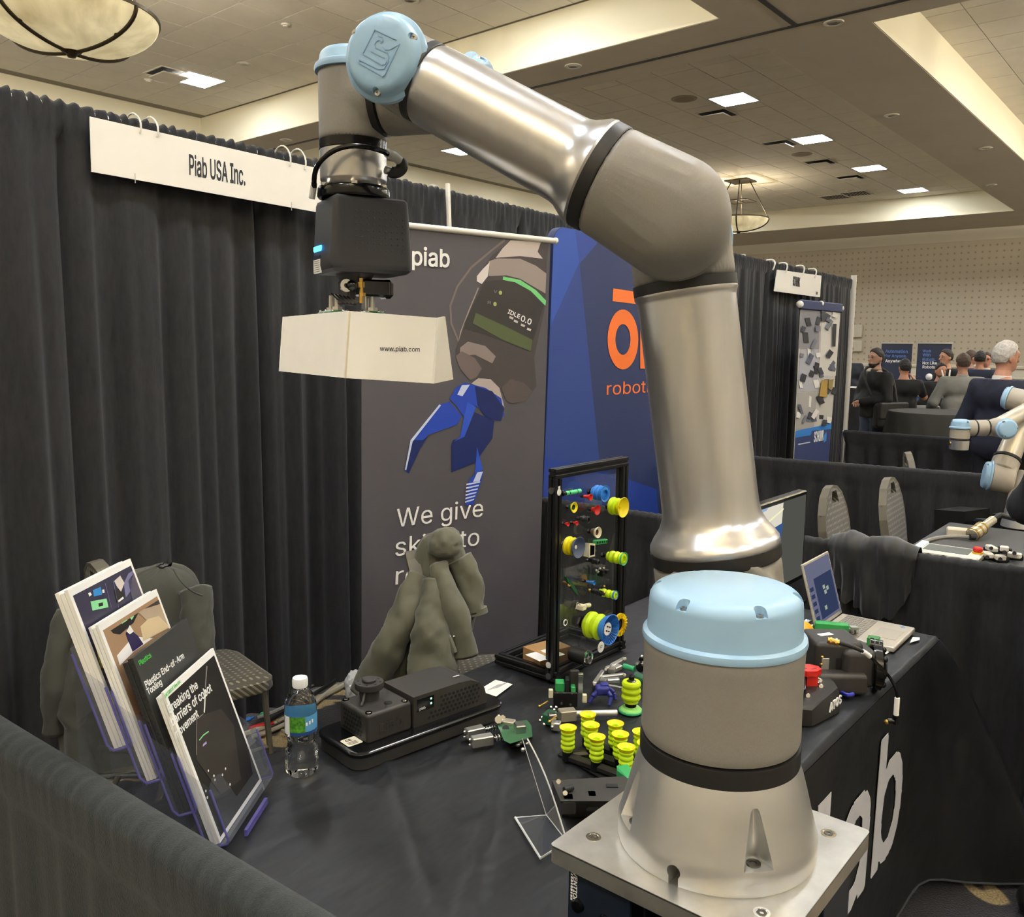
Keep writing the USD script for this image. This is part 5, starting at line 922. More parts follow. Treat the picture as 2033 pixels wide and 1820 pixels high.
# black adapter plate at the mounting plate
ad = thing('adapter_plate', 'matte black adapter block half behind the mounting plate', 'robot tool', P_(1150, 1600))
part(ad, 'body', hull([P_(*q, z) for q, z in (((1096, 1549), 0.05), ((1245, 1540), 0.05), ((1250, 1590), 0.05), ((1113, 1590), 0.05), ((1096, 1575), 0.0), ((1250, 1568), 0.0), ((1255, 1622), 0.0), ((1116, 1622), 0.0))]), blackp_m, w=True)
part(ad, 'lug', rbox(P_(1128, 1596, 0.035), (0.028, 0.03, 0.03), 0.006, -0.87), blackp_m, w=True); part(ad, 'lug', rbox(P_(1175, 1590, 0.035), (0.025, 0.03, 0.03), 0.006, -0.87), blackp_m, w=True)
part(ad, 'connector', cyl(P_(1120, 1568, 0.056), P_(1137, 1562, 0.056), 0.0058, n=14, bev=0.001), rubber_m, w=True); part(ad, 'connector', cyl(P_(1122, 1574, 0.05), P_(1122, 1574, 0.058), 0.0045, n=12), steel_m, w=True)
part(ad, 'screw', cyl(P_(1109, 1551, 0.05), P_(1109, 1551, 0.054), 0.0045, n=12), steel_m, w=True); part(ad, 'socket', cat(box(P_(1215, 1560, 0.05), (0.022, 0.012, 0.003), -0.87)), ink_m, w=True)
solo('green_block', 'bright green faceted plastic block beside the robot base', 'robot tool', hull([P_(1224, 1560, 0.0), P_(1250, 1565, 0.0), P_(1258, 1555, 0.0), P_(1224, 1520, 0.055), P_(1246, 1517, 0.055), P_(1257, 1531, 0.052), P_(1246, 1545, 0.05), P_(1226, 1530, 0.05), P_(1226, 1574, 0.0)]), green_m, smooth=20)
# suction cup tray
cups = [(1127.9, 1443.5), (1167, 1417.5), (1173.8, 1438.3), (1185, 1462), (1222, 1435.3), (1231.7, 1456.8), (1243.5, 1482), (1272.5, 1451.6), (1282, 1474)]
CH = 0.078; ct = P_(1190, 1500); tr = thing('suction_tool', 'black base plate carrying nine lime bellows cups with yellow lips', 'suction tool', ct)
part(tr, 'base_plate', hull([P_(*q, z) for q in ((1108, 1497), (1150, 1455), (1330, 1500), (1335, 1560), (1290, 1600), (1225, 1537)) for z in (0.0, 0.005)]), mat('plate_black', '#1b1b1a', 0.35), w=True)
for a, b in ((0, 3), (3, 6), (1, 4), (2, 5), (4, 7), (0, 2)): part(tr, 'rib', obar(P_(*cups[a], CH) * [1, 1, 0] + UZ * (TZ + 0.013), P_(*cups[b], CH) * [1, 1, 0] + UZ * (TZ + 0.013), 0.018, 0.018, 0.005), mat('rib_black', '#211f1a', 0.25), w=True)
for c in cups:
    o = P_(*c, CH) * [1, 1, 0] + UZ * TZ; cp_ = part(tr, 'bellows_cup', lathe(bellows(0.0152, 4, 0.0105, None, 0.16, 0.7) , frame(o + UZ * 0.026), 36), lime_m, 'lime bellows cup', w=True)
    part(cp_, 'cup_lip', lathe([(0.010, 0.066), (0.0135, 0.069), (0.0178, 0.0765), (0.0182, 0.0785), (0.0172, 0.0785), (0.0125, 0.0735), (0.008, 0.07), (0.007, 0.062), (0, 0.062)], frame(o), 36), yellow_m, 'yellow lip', w=True)
    part(cp_, 'cup_socket', cyl(o + UZ * 0.004, o + UZ * 0.0275, 0.0115, n=20, bev=0.002), gloss_m, w=True)
# tall lime cup on a green disc
o = P_(1252, 1412); lc = thing('suction_cup', 'tall lime bellows cup standing on a green flat cup', 'suction cup', o)
part(lc, 'flat_cup', lathe([(0, 0.012), (0.014, 0.014), (0.022, 0.011), (0.026, 0.007), (0.0275, 0.004), (0.026, 0.004), (0, 0.005)], frame((0, 0, 0)), 40), mat('cup_pale_green', '#8fd46c', 0.45)); part(lc, 'flat_lip', lathe([(0, 0), (0.0275, 0), (0.029, 0.002), (0.0285, 0.005), (0.0265, 0.006), (0, 0.006)], None, 40), teal_m)
part(lc, 'collar', cyl((0, 0, 0.012), (0, 0, 0.027), 0.0135, n=24, bev=0.002), gloss_m); part(lc, 'bellows', lathe(bellows(0.0235, 3, 0.0155, None, 0.12, 0.75), frame((0, 0, 0.024)), 44), lime_m); part(lc, 'fitting', lathe([(0, 0.068), (0.011, 0.069), (0.011, 0.077), (0.007, 0.079), (0.007, 0.088), (0.0035, 0.092), (0, 0.092)], None, 16), gloss_m)
# purple blue printed gripper
o = P_(1195, 1392); pg = thing('printed_gripper', 'dark blue 3D printed claw lying on the table', 'robot tool', o, -0.87)
part(pg, 'hub', soften(union(rbox((0, 0, 0.03), (0.034, 0.03, 0.022), 0.007), rbox((0.006, 0.004, 0.04), (0.02, 0.02, 0.012), 0.004)), 0.004, 4), navyp_m)
for (a, b, c) in (((-0.01, -0.006, 0.03), (-0.025, -0.016, 0.018), (-0.034, -0.022, 0.004)), ((0.012, -0.006, 0.028), (0.02, -0.022, 0.02), (0.014, -0.034, 0.003)), ((0.014, 0.01, 0.03), (0.03, 0.006, 0.02), (0.033, 0.0, 0.003))): part(pg, 'claw_finger', cat(obar(a, b, 0.009, 0.012, 0.002), obar(b, c, 0.008, 0.009, 0.002)), navyp_m)
# green and black valve block
o = P_(1122, 1400); vb = thing('valve_block', 'black and green valve block with silver ports behind the brass tool', 'valve', o, -0.87)
part(vb, 'base', box((0, 0, 0.02), (0.058, 0.03, 0.038), 0, 0.002), blacks_m); part(vb, 'green_cover', box((-0.014, 0.002, 0.05), (0.022, 0.026, 0.024), 0, 0.002), green_m); part(vb, 'green_cover', box((0.018, 0.0, 0.042), (0.012, 0.024, 0.02), 0, 0.002), green_m)
part(vb, 'divider', box((0.004, 0, 0.052), (0.009, 0.026, 0.036), 0, 0.001), blacks_m); part(vb, 'divider', box((0.022, 0.012, 0.06), (0.022, 0.012, 0.05), 0.2, 0.001), blackp_m)
part(vb, 'silver_port', cat(box((0.036, -0.002, 0.058), (0.013, 0.012, 0.05), 0, 0.001), box((0.036, -0.0085, 0.05), (0.009, 0.002, 0.018)), box((0.036, -0.0085, 0.071), (0.009, 0.002, 0.014))), steel_m)
for x, z in ((-0.036, 0.034), (0.046, 0.022)): part(vb, 'ivory_plug', box((x, -0.008, z), (0.011, 0.012, 0.02), 0, 0.001), ivory_m)
for x, z in ((-0.02, 0.04), (0.015, 0.038), (-0.01, 0.012), (0.012, 0.009)): part(vb, 'screw', cyl((x, -0.015, z), (x, -0.017, z), 0.003, n=10), steel_m)
# silver rod tool with brass screws
rt_ = thing('rod_tool', 'silver rod tool with a green clamp head and brass screws', 'robot tool', P_(1150, 1425))
p, q = P_(1110, 1420, 0.016), P_(1142, 1417, 0.016); part(rt_, 'square_block', obar(p, q, 0.026, 0.026, 0.002), mat('satin_warm', '#b3aa98', 0.4, 0.6), w=True); part(rt_, 'rod', cyl(q, P_(1225, 1415, 0.014), 0.0082, n=22, bev=0.001), satin_m, w=True)
h = P_(1092, 1424, 0.018); part(rt_, 'clamp_head', cat(rbox(h, (0.032, 0.028, 0.028), 0.006, 0.2)), dgreen_m, w=True); part(rt_, 'clamp_plate', cat(rbox(h + UZ * 0.010 - [0.008, 0.012, 0], (0.02, 0.02, 0.014), 0.004, 0.9)), steel_m, w=True); part(rt_, 'clamp_plate', rbox(P_(1104, 1440, 0.012), (0.02, 0.022, 0.02), 0.004, 0.5), satin_m, w=True)
for a, b in (((1071, 1402), (1087, 1392)), ((1091, 1432), (1105, 1421))): part(rt_, 'brass_screw', cat(cyl(P_(*a, 0.032), P_(*b, 0.032), 0.0024, n=10), ball(P_(*a, 0.032), 0.0042, 1)), brass_m, w=True)
for a in ((1072, 1430), (1080, 1438), (1096, 1443), (1076, 1424), (1094, 1404), (1100, 1409), (1104, 1404)): part(rt_, 'steel_screw', ball(P_(*a, 0.014), 0.0045, 1), chrome_m, w=True)
# silver clamps
for k, (bars, lbl) in enumerate((([((1180, 1358), (1197, 1333), 0.012), ((1195, 1345), (1240, 1340), 0.012), ((1198, 1352), (1230, 1350), 0.016), ((1205, 1362), (1238, 1368), 0.008)], 'silver clamp tool left of the lime cup'), ([((1203, 1328), (1222, 1321), 0.012), ((1215, 1322), (1241, 1308), 0.014), ((1215, 1330), (1232, 1322), 0.018)], 'silver clamp tool behind the lime cup'))):
    c0 = P_(*bars[0][0]); t = thing('clamp_tool', lbl, 'robot tool', c0)
    for a, b, w in bars: part(t, 'clamp_bar', obar(P_(*a, 0.012), P_(*b, 0.016), w, 0.012, 0.002), satin_m, w=True)
    for a in (bars[0][0], bars[1][1], bars[1][0]): part(t, 'pin', cyl(P_(*a, 0.008), P_(*a, 0.026), 0.0045, n=12, bev=0.001), steel_m, w=True)
    part(t, 'grey_insert', rbox(P_(*bars[2][0], 0.018), (0.022, 0.018, 0.014), 0.003, 0.3), mat('insert_grey', '#6f6d68', 0.5), w=True)
ej = thing('ejector', 'light green tube ejector with black and silver fittings beside the robot body', 'ejector', P_(1262, 1330))
part(ej, 'green_tube', cyl(P_(1238, 1322, 0.012), P_(1260, 1328, 0.012), 0.0075, n=18, bev=0.001), teal_m, w=True); part(ej, 'dark_cone', cyl(P_(1262, 1345, 0.02), P_(1285, 1352, 0.02), 0.016, 0.01, 18), dgreen_m, w=True)
part(ej, 'black_fitting', cat(cyl(P_(1268, 1328, 0.012), P_(1280, 1318, 0.03), 0.012, n=12, bev=0.002), cyl(P_(1272, 1312, 0.03), P_(1276, 1305, 0.04), 0.007, n=10)), gloss_m, w=True); part(ej, 'silver_nut', cat(cyl(P_(1264, 1322, 0.02), P_(1268, 1318, 0.024), 0.008, n=6), ball(P_(1274, 1303, 0.045), 0.005, 1)), steel_m, w=True)

# ------------------------------------------------------------------ sample rack: an extrusion frame with a clear pane and mounted cups
RY = 1.293; ra, rb2 = P_(1098, 1348), P_(1226, 1292)
xL, xR = at_y(1096, 1348, RY)[0], at_y(1226, 1290, RY)[0]; zT = at_y(1100, 950, RY)[2]
zB = TZ + 0.002
rk = thing('sample_rack', 'black extrusion frame with a clear pane holding rows of coloured suction cups', 'sample rack', ((xL + xR) / 2, RY, zB))
rkm = mat('rack_black', '#171717', 0.32); S3 = 0.026
def extr(a, b, s=S3):
    a, b = np.asarray(a, float), np.asarray(b, float); g = []
    for i in (-1, 1):
        for j in (-1, 1): g.append(obar(a + np.array([0, 0, 0]), b, s * 0.36, s * 0.36, 0.0015)) if False else None
    d = U_(a, b); up = UZ if abs(d[2]) < 0.9 else np.array([0, 1.0, 0]); sd = np.cross(up, d); sd /= np.linalg.norm(sd); u2 = np.cross(d, sd); k = s * 0.31
    return cat(obar(a, b, s * 0.62, s * 0.62, 0, up), *[obar(a + sd * k * i + u2 * k * j, b + sd * k * i + u2 * k * j, s * 0.38, s * 0.38, 0.0012, up) for i in (-1, 1) for j in (-1, 1)])
part(rk, 'post', extr((xL, RY, zB), (xL, RY, zT)), rkm, w=True); part(rk, 'post', extr((xR, RY, zB), (xR, RY, zT)), rkm, w=True)
part(rk, 'top_bar', extr((xL - S3 / 2, RY, zT + S3 / 2), (xR + S3 / 2, RY, zT + S3 / 2)), rkm, w=True); part(rk, 'bottom_bar', extr((xL + S3 / 2, RY, zB + 0.014), (xR - S3 / 2, RY, zB + 0.014)), rkm, w=True)
bk = P_(990, 1322, 0.015)
for x in (xL, xR): part(rk, 'foot_bar', extr((x, RY + 0.013, zB + 0.014), (x, RY + 0.19, zB + 0.014)), rkm, w=True); part(rk, 'foot_bar', extr((x, RY - 0.013, zB + 0.014), (x, RY - 0.02, zB + 0.014)), rkm, w=True)
part(rk, 'rear_bar', extr((xL + 0.013, RY + 0.178, zB + 0.014), (xR - 0.013, RY + 0.178, zB + 0.014)), rkm, w=True)
part(rk, 'pane', xf(sheet(xR - xL - S3, zT - zB - 0.03, 0.0), uvn((xL + S3 / 2, RY, zB + 0.03), (1, 0, 0), (0, 0, 1))), pane_m, 'clear pane', w=True, smooth=False)
for x, z in ((xL, zT - 0.03), (xL, zB + 0.014), (xL, zB + 0.045)): part(rk, 'end_bolt', cat(cyl((x - 0.0135, RY + 0.0, z), (x - 0.017, RY, z), 0.0085, n=16)), steel_m, w=True)
part(rk, 'keyhole_tag', cat(xf(prism(Point(0, 0).buffer(0.0085).union(sbox(-0.0035, 0, 0.0035, 0.016)), 0.001), uvn((xL - 0.002, RY - S3 / 2 - 0.001, zT - 0.034), (1, 0, 0), (0, 0, 1)))), print_m, w=True)
DN = np.array([0, -1.0, 0])
z5 = lambda x, y: (1080 + x / 7.914, 920 + y / 7.914); z6 = lambda x, y: (1080 + x / 7.914, 1140 + y / 7.914)
def sample(px, rpx, L, style, col, lip=None, name='mounted_cup', label=None):
    q = at_y(px[0], px[1], RY - L); dist = np.dot(q - CAM, FWD); r = rpx * dist / F; b = q + np.array([0, L, 0]); M = axes(b, z=DN); lip = lip or col
    f = part(rk, 'stem', cat(cyl(b, b + DN * L * 0.35, max(0.003, r * 0.28), n=12), cyl(b + DN * 0.002, b + DN * 0.009, max(0.0045, r * 0.42), n=6)), gloss_m if style != 'brass' else brass_m, w=True)
    if style == 'bellows':
        n = 3 if L > 0.045 else 2; p = (L * 0.62) / n; pf = [(0, L * 0.3)] + [(x, L * 0.3 + z) for x, z in bellows(r * 0.92, n, p, None, 0.2, 0.7)[1:-2]]
        c = part(rk, name, lathe(pf + [(r * 0.5, L * 0.92), (0, L * 0.9)], M, 36), col, label, w=True)
        part(c, 'cup_lip', lathe([(r * 0.6, L * 0.88), (r * 0.9, L * 0.93), (r, L), (r * 0.96, L * 1.005), (r * 0.7, L * 0.95), (r * 0.45, L * 0.9), (0, L * 0.88)], M, 36), lip, w=True)
    elif style == 'flat':
        c = part(rk, name, lathe([(0, L * 0.35), (r * 0.4, L * 0.35), (r * 0.45, L * 0.6), (r * 0.8, L * 0.85), (r, L), (r * 0.95, L * 1.01), (r * 0.5, L * 0.8), (r * 0.25, L * 0.78), (0, L * 0.7)], M, 32), col, label, w=True)
    elif style == 'big':
        c = part(rk, name, lathe([(0, L * 0.2), (r * 0.5, L * 0.2), (r * 0.85, L * 0.32), (r * 0.88, L * 0.42), (r * 0.7, L * 0.5), (r * 0.8, L * 0.56), (r * 0.86, L * 0.66), (r * 0.6, L * 0.74), (0, L * 0.74)], M, 40), lip, label, w=True)
        part(c, 'cup_lip', lathe([(r * 0.5, L * 0.7), (r * 0.8, L * 0.82), (r, L), (r * 0.97, L * 1.01), (r * 0.7, L * 0.86), (r * 0.35, L * 0.8), (0, L * 0.79)], M, 40), col, w=True)
        part(c, 'cup_centre', cyl(b + DN * L * 0.795, b + DN * L * 0.82, r * 0.18, n=16), ivory_m if col is slate_m else col, w=True)
    elif style == 'ring':
        c = part(rk, name, lathe([(0, L * 0.4), (r * 0.5, L * 0.4), (r * 0.7, L * 0.7), (r * 0.8, L * 0.8), (r * 0.5, L * 0.84), (r * 0.4, L * 0.7), (0, L * 0.7)], M, 32), col, label, w=True)
        part(c, 'cup_lip', lathe([(r * 0.5, L * 0.8), (r * 0.8, L * 0.78), (r, L * 0.95), (r * 0.97, L), (r * 0.5, L * 0.86)], M, 32), lip, w=True)
    return c
blackc = mat('black_silicone', '#232222', 0.4)
sample(z5(965, 475), 16.7, 0.055, 'bellows', blue_m, label='blue bellows cup'); sample(z5(1250, 690), 20.5, 0.055, 'big', yellow_m, lime_m, label='big yellow double cup')
sample(z5(737, 530), 7.0, 0.034, 'flat', red_m, label='long red cup'); sample(z5(482, 690), 11, 0.026, 'ring', dgreen_m, yellow_m, label='green cup with a yellow lip'); sample(z5(842, 730), 10.5, 0.028, 'flat', red_m, label='red trumpet cup')
sample(z5(697, 880), 7.5, 0.036, 'bellows', blackc, label='black bellows cup with a cream ring'); sample(z5(382, 952), 4.6, 0.02, 'flat', red_m, label='tiny red cup'); sample(z5(520, 937), 4.6, 0.022, 'flat', red_m, label='tiny red cup')
sample(z5(858, 1085), 11.5, 0.036, 'ring', mat('brown_silicone', '#5c4c37', 0.5), ivory_m, label='ivory ring cup'); sample(z5(550, 1320), 21.5, 0.052, 'big', slate_m, yellow_m, label='slate cup on yellow bellows')
sample(z5(1262, 1500), 13.5, 0.075, 'bellows', lime_m, teal_m, label='long lime bellows with a green lip'); sample(z5(858, 1550), 6.5, 0.04, 'bellows', blackc, label='small black bellows'); sample(z6(790, 135), 4.6, 0.04, 'flat', blue_m, label='small blue cup')
sample(z6(1130, 330), 9.2, 0.075, 'bellows', lime_m, blue_m, label='small lime bellows with a blue lip')
c = sample(z6(1048, 870), 31, 0.10, 'big', blue_m, lime_m, label='big blue pleated cup on lime bellows')
q = at_y(*z6(1048, 870), RY - 0.10); r = 31 * np.dot(q - CAM, FWD) / F
part(c, 'pleat', cat(*[obar(q + np.array([0.42 * r * math.cos(a), 0.012, 0.42 * r * math.sin(a)]), q + np.array([0.93 * r * math.cos(a), 0.0005, 0.93 * r * math.sin(a)]), 0.0025, 0.003, 0, DN) for a in np.arange(28) * 2 * math.pi / 28]), mat('blue_pleat', '#1f5fb0', 0.45), w=True, kind='stuff')
part(c, 'hub_disc', cyl(q + np.array([0, 0.016, 0]), q + np.array([0, 0.009, 0]), r * 0.42, n=28), print_m, w=True); part(c, 'hub_screw', cat(*[cyl(q + np.array([0.2 * r * math.cos(a), 0.009, 0.2 * r * math.sin(a)]), q + np.array([0.2 * r * math.cos(a), 0.006, 0.2 * r * math.sin(a)]), 0.002, n=8) for a in np.arange(4) * math.pi / 2 + 0.4]), blacks_m, w=True)
# plain parts on the pane
g1, g2 = at_y(*z5(335, 470), RY - 0.012), at_y(*z5(570, 430), RY - 0.012); gx = g2 - g1
gp = part(rk, 'ejector_tube', cyl(g1, g2, 0.006, n=18, bev=0.001), mat('tube_green', '#4fc987', 0.4), 'light green ejector tube', w=True); part(gp, 'tube_band', cat(cyl(g1 + gx * 0.2, g1 + gx * 0.23, 0.0064, n=18), cyl(g1 + gx * 0.72, g1 + gx * 0.75, 0.0064, n=18)), blacks_m, w=True); part(gp, 'tube_end', cyl(g1 - gx * 0.2, g1, 0.0065, n=16, bev=0.002), gloss_m, w=True); part(gp, 'clamp_tab', cat(*[box(g1 + gx * s + np.array([0, 0.006, 0.0045]), (0.003, 0.012, 0.008)) for s in (-0.12, 0.45)]), satin_m, w=True)
g1, g2 = at_y(*z5(790, 1240), RY - 0.008), at_y(*z5(975, 1215), RY - 0.008); gb2 = part(rk, 'manifold_block', obar(g1, g2, 0.012, 0.012, 0.001), green_m, 'green manifold block', w=True); part(gb2, 'manifold_port', cat(*[cyl(g1 + (g2 - g1) * s - [0, 0.006, 0], g1 + (g2 - g1) * s - [0, 0.007, 0], 0.003, n=10) for s in (0.12, 0.32, 0.52, 0.72, 0.9)]), ink_m, w=True)
wq = [at_y(*z5(x, y), RY - 0.045) for x, y in ((715, 1250), (805, 1262), (800, 1455), (710, 1478))]; wr = [at_y(*z5(x, y), RY - 0.001) for x, y in ((650, 1245), (740, 1250), (735, 1440), (615, 1452))]
wx = part(rk, 'switch_box', hull(wq + wr), ivory_m, 'cream pressure switch box', w=True); wc = np.mean(wq, 0); part(wx, 'switch_window', hull([wc + (p - wc) * 0.72 - [0, e, 0] for p in wq for e in (0.0003, 0.001)]), gloss_m, w=True)
fq = lambda x, y, L: at_y(*z5(x, y), RY - L)
part(rk, 'fitting_cluster', cat(*[ball(fq(x, y, 0.02), 0.004, 1) for x, y in ((820, 1680), (850, 1700), (880, 1650), (940, 1645))]), steel_m, w=True); part(rk, 'fitting_cluster', cat(*[rbox(fq(x, y, 0.015), (0.014, 0.02, 0.01), 0.002) for x, y in ((895, 1690), (960, 1690), (900, 1740))]), blacks_m, w=True)
ov = [at_y(*z6(450 + 125 * math.cos(a) * 0.75 + 55 * math.sin(a) * 0.6, 185 + 160 * math.sin(a) * 0.55 + 150 * math.cos(a) * 0.8), RY - 0.035) for a in np.linspace(0, 6, 16)]; part(rk, 'oval_cup', hull(ov + [p + np.array([0, 0.008, 0]) for p in ov]), dgreen_m, 'dark green oval foot cup', w=True); part(rk, 'stem', cyl(at_y(*z6(310, 130), RY - 0.003), at_y(*z6(400, 160), RY - 0.033), 0.005, n=10), brass_m, w=True)
sp0, sp1 = at_y(*z6(760, 255), RY - 0.01), at_y(*z6(900, 300), RY - 0.05); sd = sp1 - sp0; e1 = np.cross(sd, UZ); e1 /= np.linalg.norm(e1); part(rk, 'coil_spring', tube([sp0 + sd * s + 0.006 * (math.cos(s * 50) * UZ + math.sin(s * 50) * e1) for s in np.linspace(0, 1, 90)], 0.0013, 5), blacks_m, w=True); part(rk, 'stem', cyl(sp0, sp1 + sd * 0.3, 0.0035, n=8), rubber_m, w=True); part(rk, 'brass_nut', cat(ball(at_y(*z6(945, 285), RY - 0.05), 0.0045, 1), ball(at_y(*z6(715, 245), RY - 0.012), 0.0045, 1), ball(at_y(*z6(945, 190), RY - 0.02), 0.004, 1)), brass_m, w=True)
wf = part(rk, 'white_fitting', cat(rbox(at_y(*z6(590, 515), RY - 0.02), (0.02, 0.022, 0.015), 0.004), cyl(at_y(*z6(650, 490), RY - 0.02), at_y(*z6(715, 480), RY - 0.02), 0.006, n=12), tube([at_y(*z6(500, 545), RY - 0.02), at_y(*z6(520, 440), RY - 0.02), at_y(*z6(575, 475), RY - 0.02)], 0.0012, 6)), ivory_m, 'ivory plastic fitting', w=True)
q = at_y(*z6(328, 755), RY - 0.003); part(rk, 'grommet_ring', ring(q, DN, 0.006, 0.0085, 0.003, 24), print_m, w=True); part(rk, 'grommet_hole', cyl(q, q + DN * 0.002, 0.006, n=20), ink_m, w=True)
q1, q0 = at_y(*z6(685, 1310), RY - 0.055), at_y(*z6(685, 1310), RY - 0.055) + np.array([0, 0.052, 0]); bcp = part(rk, 'black_suction_sleeve', cyl(q0, q1, 0.021, n=36, bev=0.002), blackc, 'black sleeve with a chrome ring', w=True); part(bcp, 'chrome_ring', ring(q1, DN, 0.0145, 0.0215, 0.003, 36), chrome_m, w=True); part(bcp, 'sleeve_core', cat(cyl(q1, q1 + DN * 0.002, 0.006, n=6), obar(q1 + UZ * 0.013, q1 - UZ * 0.013, 0.003, 0.003, 0, DN), obar(q1 + [0.013, 0, 0], q1 - [0.013, 0, 0], 0.003, 0.003)), steel_m, w=True)
q = at_y(*z6(892, 1140), RY - 0.03); part(rk, 'round_tag', cyl(q, q + DN * 0.0015, 0.0155, n=32), print_m, 'white round tag', w=True); part(rk, 'tag_print', cat(*[box(q + DN * 0.0018 + UZ * (0.004 - 0.005 * k), (0.014, 0.0004, 0.0014)) for k in range(2)]), mat('grey_ink', '#77777a', 0.6), w=True)
q = at_y(*z6(1190, 790), RY - 0.02) + np.array([0.0, 0, 0]); r = 23 * np.dot(q - CAM, FWD) / F; yr = part(rk, 'fan_ring', ring(q + np.array([0, 0.003, 0]), DN, r * 0.55, r, 0.006, 40), mat('fan_yellow', '#f0bd15', 0.45), 'yellow pleated ring', w=True); part(yr, 'pleat', cat(*[obar(q + np.array([0.6 * r * math.cos(a), -0.004, 0.6 * r * math.sin(a)]), q + np.array([0.97 * r * math.cos(a), -0.005, 0.97 * r * math.sin(a)]), 0.002, 0.003, 0, DN) for a in np.arange(20) * 2 * math.pi / 20]), yellow_m, w=True); part(rk, 'stem', cyl(q + np.array([0, 0.018, 0]), q, r * 0.3, n=14), blackc, w=True)
bxm = thing('box', 'small brown cardboard box with a white label behind the clear pane of the rack', 'box', P_(1125, 1320)); part(bxm, 'carton', obar(P_(1090, 1322, 0.03) + [0, 0.06, 0], P_(1150, 1305, 0.03) + [0, 0.06, 0], 0.075, 0.058, 0.001), card_m, w=True); part(bxm, 'shipping_label', obar(P_(1093, 1317, 0.0595) + [0, 0.06, 0], P_(1143, 1303, 0.0595) + [0, 0.06, 0], 0.06, 0.001), print_m, w=True); part(bxm, 'tape', obar(P_(1116, 1311, 0.0605) + [0, 0.06, 0], P_(1123, 1309, 0.0605) + [0, 0.06, 0], 0.074, 0.0006), mat('tape_tan2', '#b78d55', 0.4), w=True)

# ------------------------------------------------------------------ right end of the table
mo = np.array([2.742, 1.12, TZ]); mW, mH = 0.53, 0.325
mz = at_y(1596, 975, 1.12)[2]; mx = at_y(1597, 1080, 1.12)[0]
mn = thing('monitor', 'flat black monitor standing behind the upper arm', 'monitor', (mx - mW / 2, 1.12, TZ))
m0 = np.array([mx - mW, 1.12, mz - mH])
part(mn, 'casing', bx(m0 + [0, 0, 0], m0 + [mW, 0.035, mH], 0.004), gloss_m, w=True); part(mn, 'screen', bx(m0 + [0.012, -0.001, 0.018], m0 + [mW - 0.012, 0.002, mH - 0.014]), emit('screen_grey', '#55554f', 0.203), w=True, smooth=False)
scr = lambda x, y: (lambda q: np.array([q[0], q[2]]))(at_y(1490 + x / 5.056, 940 + y / 5.056, 1.119))
SA = lambda n, p, m, k: part(mn, n, prism(Polygon([scr(*q) for q in p]).buffer(0).intersection(sbox(m0[0] + 0.014, m0[2] + 0.02, m0[0] + mW - 0.014, m0[2] + mH - 0.016)), 0.0004, uvn((0, 1.119 - k, 0), (1, 0, 0), (0, 0, 1))), m, w=True, smooth=False)
SA('screen_picture', [(-400, 420), (330, 287), (300, 650), (-400, 700)], emit('screen_sand', '#b9b3a5', 0.338), 0.0004); SA('screen_picture', [(-100, 330), (200, 300), (160, 370), (100, 400), (-100, 420)], emit('screen_sky', '#7f97b4', 0.315), 0.0008); SA('screen_picture', [(210, 560), (325, 490), (305, 640), (270, 620)], emit('screen_navy', '#33507c', 0.270), 0.0008); SA('screen_picture', [(140, 505), (330, 345), (328, 362), (150, 520)], emit('screen_lime', '#c6c79a', 0.360), 0.0010)
part(mn, 'stand_neck', bx((mx - mW / 2 - 0.03, 1.14, TZ + 0.01), (mx - mW / 2 + 0.03, 1.16, m0[2] + 0.15)), gloss_m, w=True); part(mn, 'stand_foot', rbox((mx - mW / 2, 1.13, TZ + 0.008), (0.24, 0.17, 0.014), 0.006), gloss_m, w=True)
# laptop
la, lb2, lc2, ld = P_(1672, 1216, 0.018), P_(1818, 1241, 0.018), P_(1768, 1296, 0.018), P_(1622, 1252, 0.018)
lu = U_(ld, la); lv = np.cross(UZ, lu); lw = np.linalg.norm(la - ld); ldp = abs(np.dot(lc2 - ld, lv)) * 0.5 + abs(np.dot(lb2 - la, lv)) * 0.5
lt = thing('laptop', 'open silver laptop at the far table corner with a dark blue screen', 'laptop', (ld + lb2) / 2 * [1, 1, 0] + UZ * TZ)
LM = uvn(ld, lu, -lv); LM[:3, 2] = UZ
LM = np.eye(4); LM[:3, 0], LM[:3, 1], LM[:3, 2], LM[:3, 3] = lu, lv, UZ, ld - lv * ldp        # x along the hinge, y from the front edge to the hinge
lapm = mat('laptop_silver', '#c3bdb0', 0.4, 0.35); lm = lambda *a: xf(box(*a), LM)
part(lt, 'base', xf(rbox((lw / 2, ldp / 2, -0.009), (lw, ldp, 0.016), 0.005), LM), lapm, w=True)
for r in range(5):
    for k in range(11): part(lt, 'key', lm((lw * (0.09 + 0.082 * k), ldp * (0.86 - 0.085 * r), 0.0), (lw * 0.07, ldp * 0.07, 0.002)), mat('key_grey', '#8f8a82', 0.5), w=True, smooth=False)
part(lt, 'touchpad', lm((lw * 0.5, ldp * 0.22, -0.0006), (lw * 0.42, ldp * 0.3, 0.0008)), mat('touchpad', '#b5afa3', 0.35), w=True, smooth=False); part(lt, 'sticker', cat(lm((lw * 0.93, ldp * 0.16, 0.0), (lw * 0.03, ldp * 0.05, 0.001)), lm((lw * 0.88, ldp * 0.13, 0.0), (lw * 0.03, ldp * 0.05, 0.001))), mat('sticker_blue', '#8f9fd0', 0.5), w=True, smooth=False)
s0, s1 = ld, la; s3 = at_pl(1594, 1130, ld, lv * math.cos(0.0) + 0 * UZ); tilt = math.radians(16); sv2 = UZ * math.cos(tilt) + lv * math.sin(tilt); SHh = 0.205
part(lt, 'screen_lid', xf(rbox((lw / 2, SHh / 2, -0.003), (lw, SHh, 0.007), 0.003), uvn(ld, lu, sv2)), lapm, w=True)
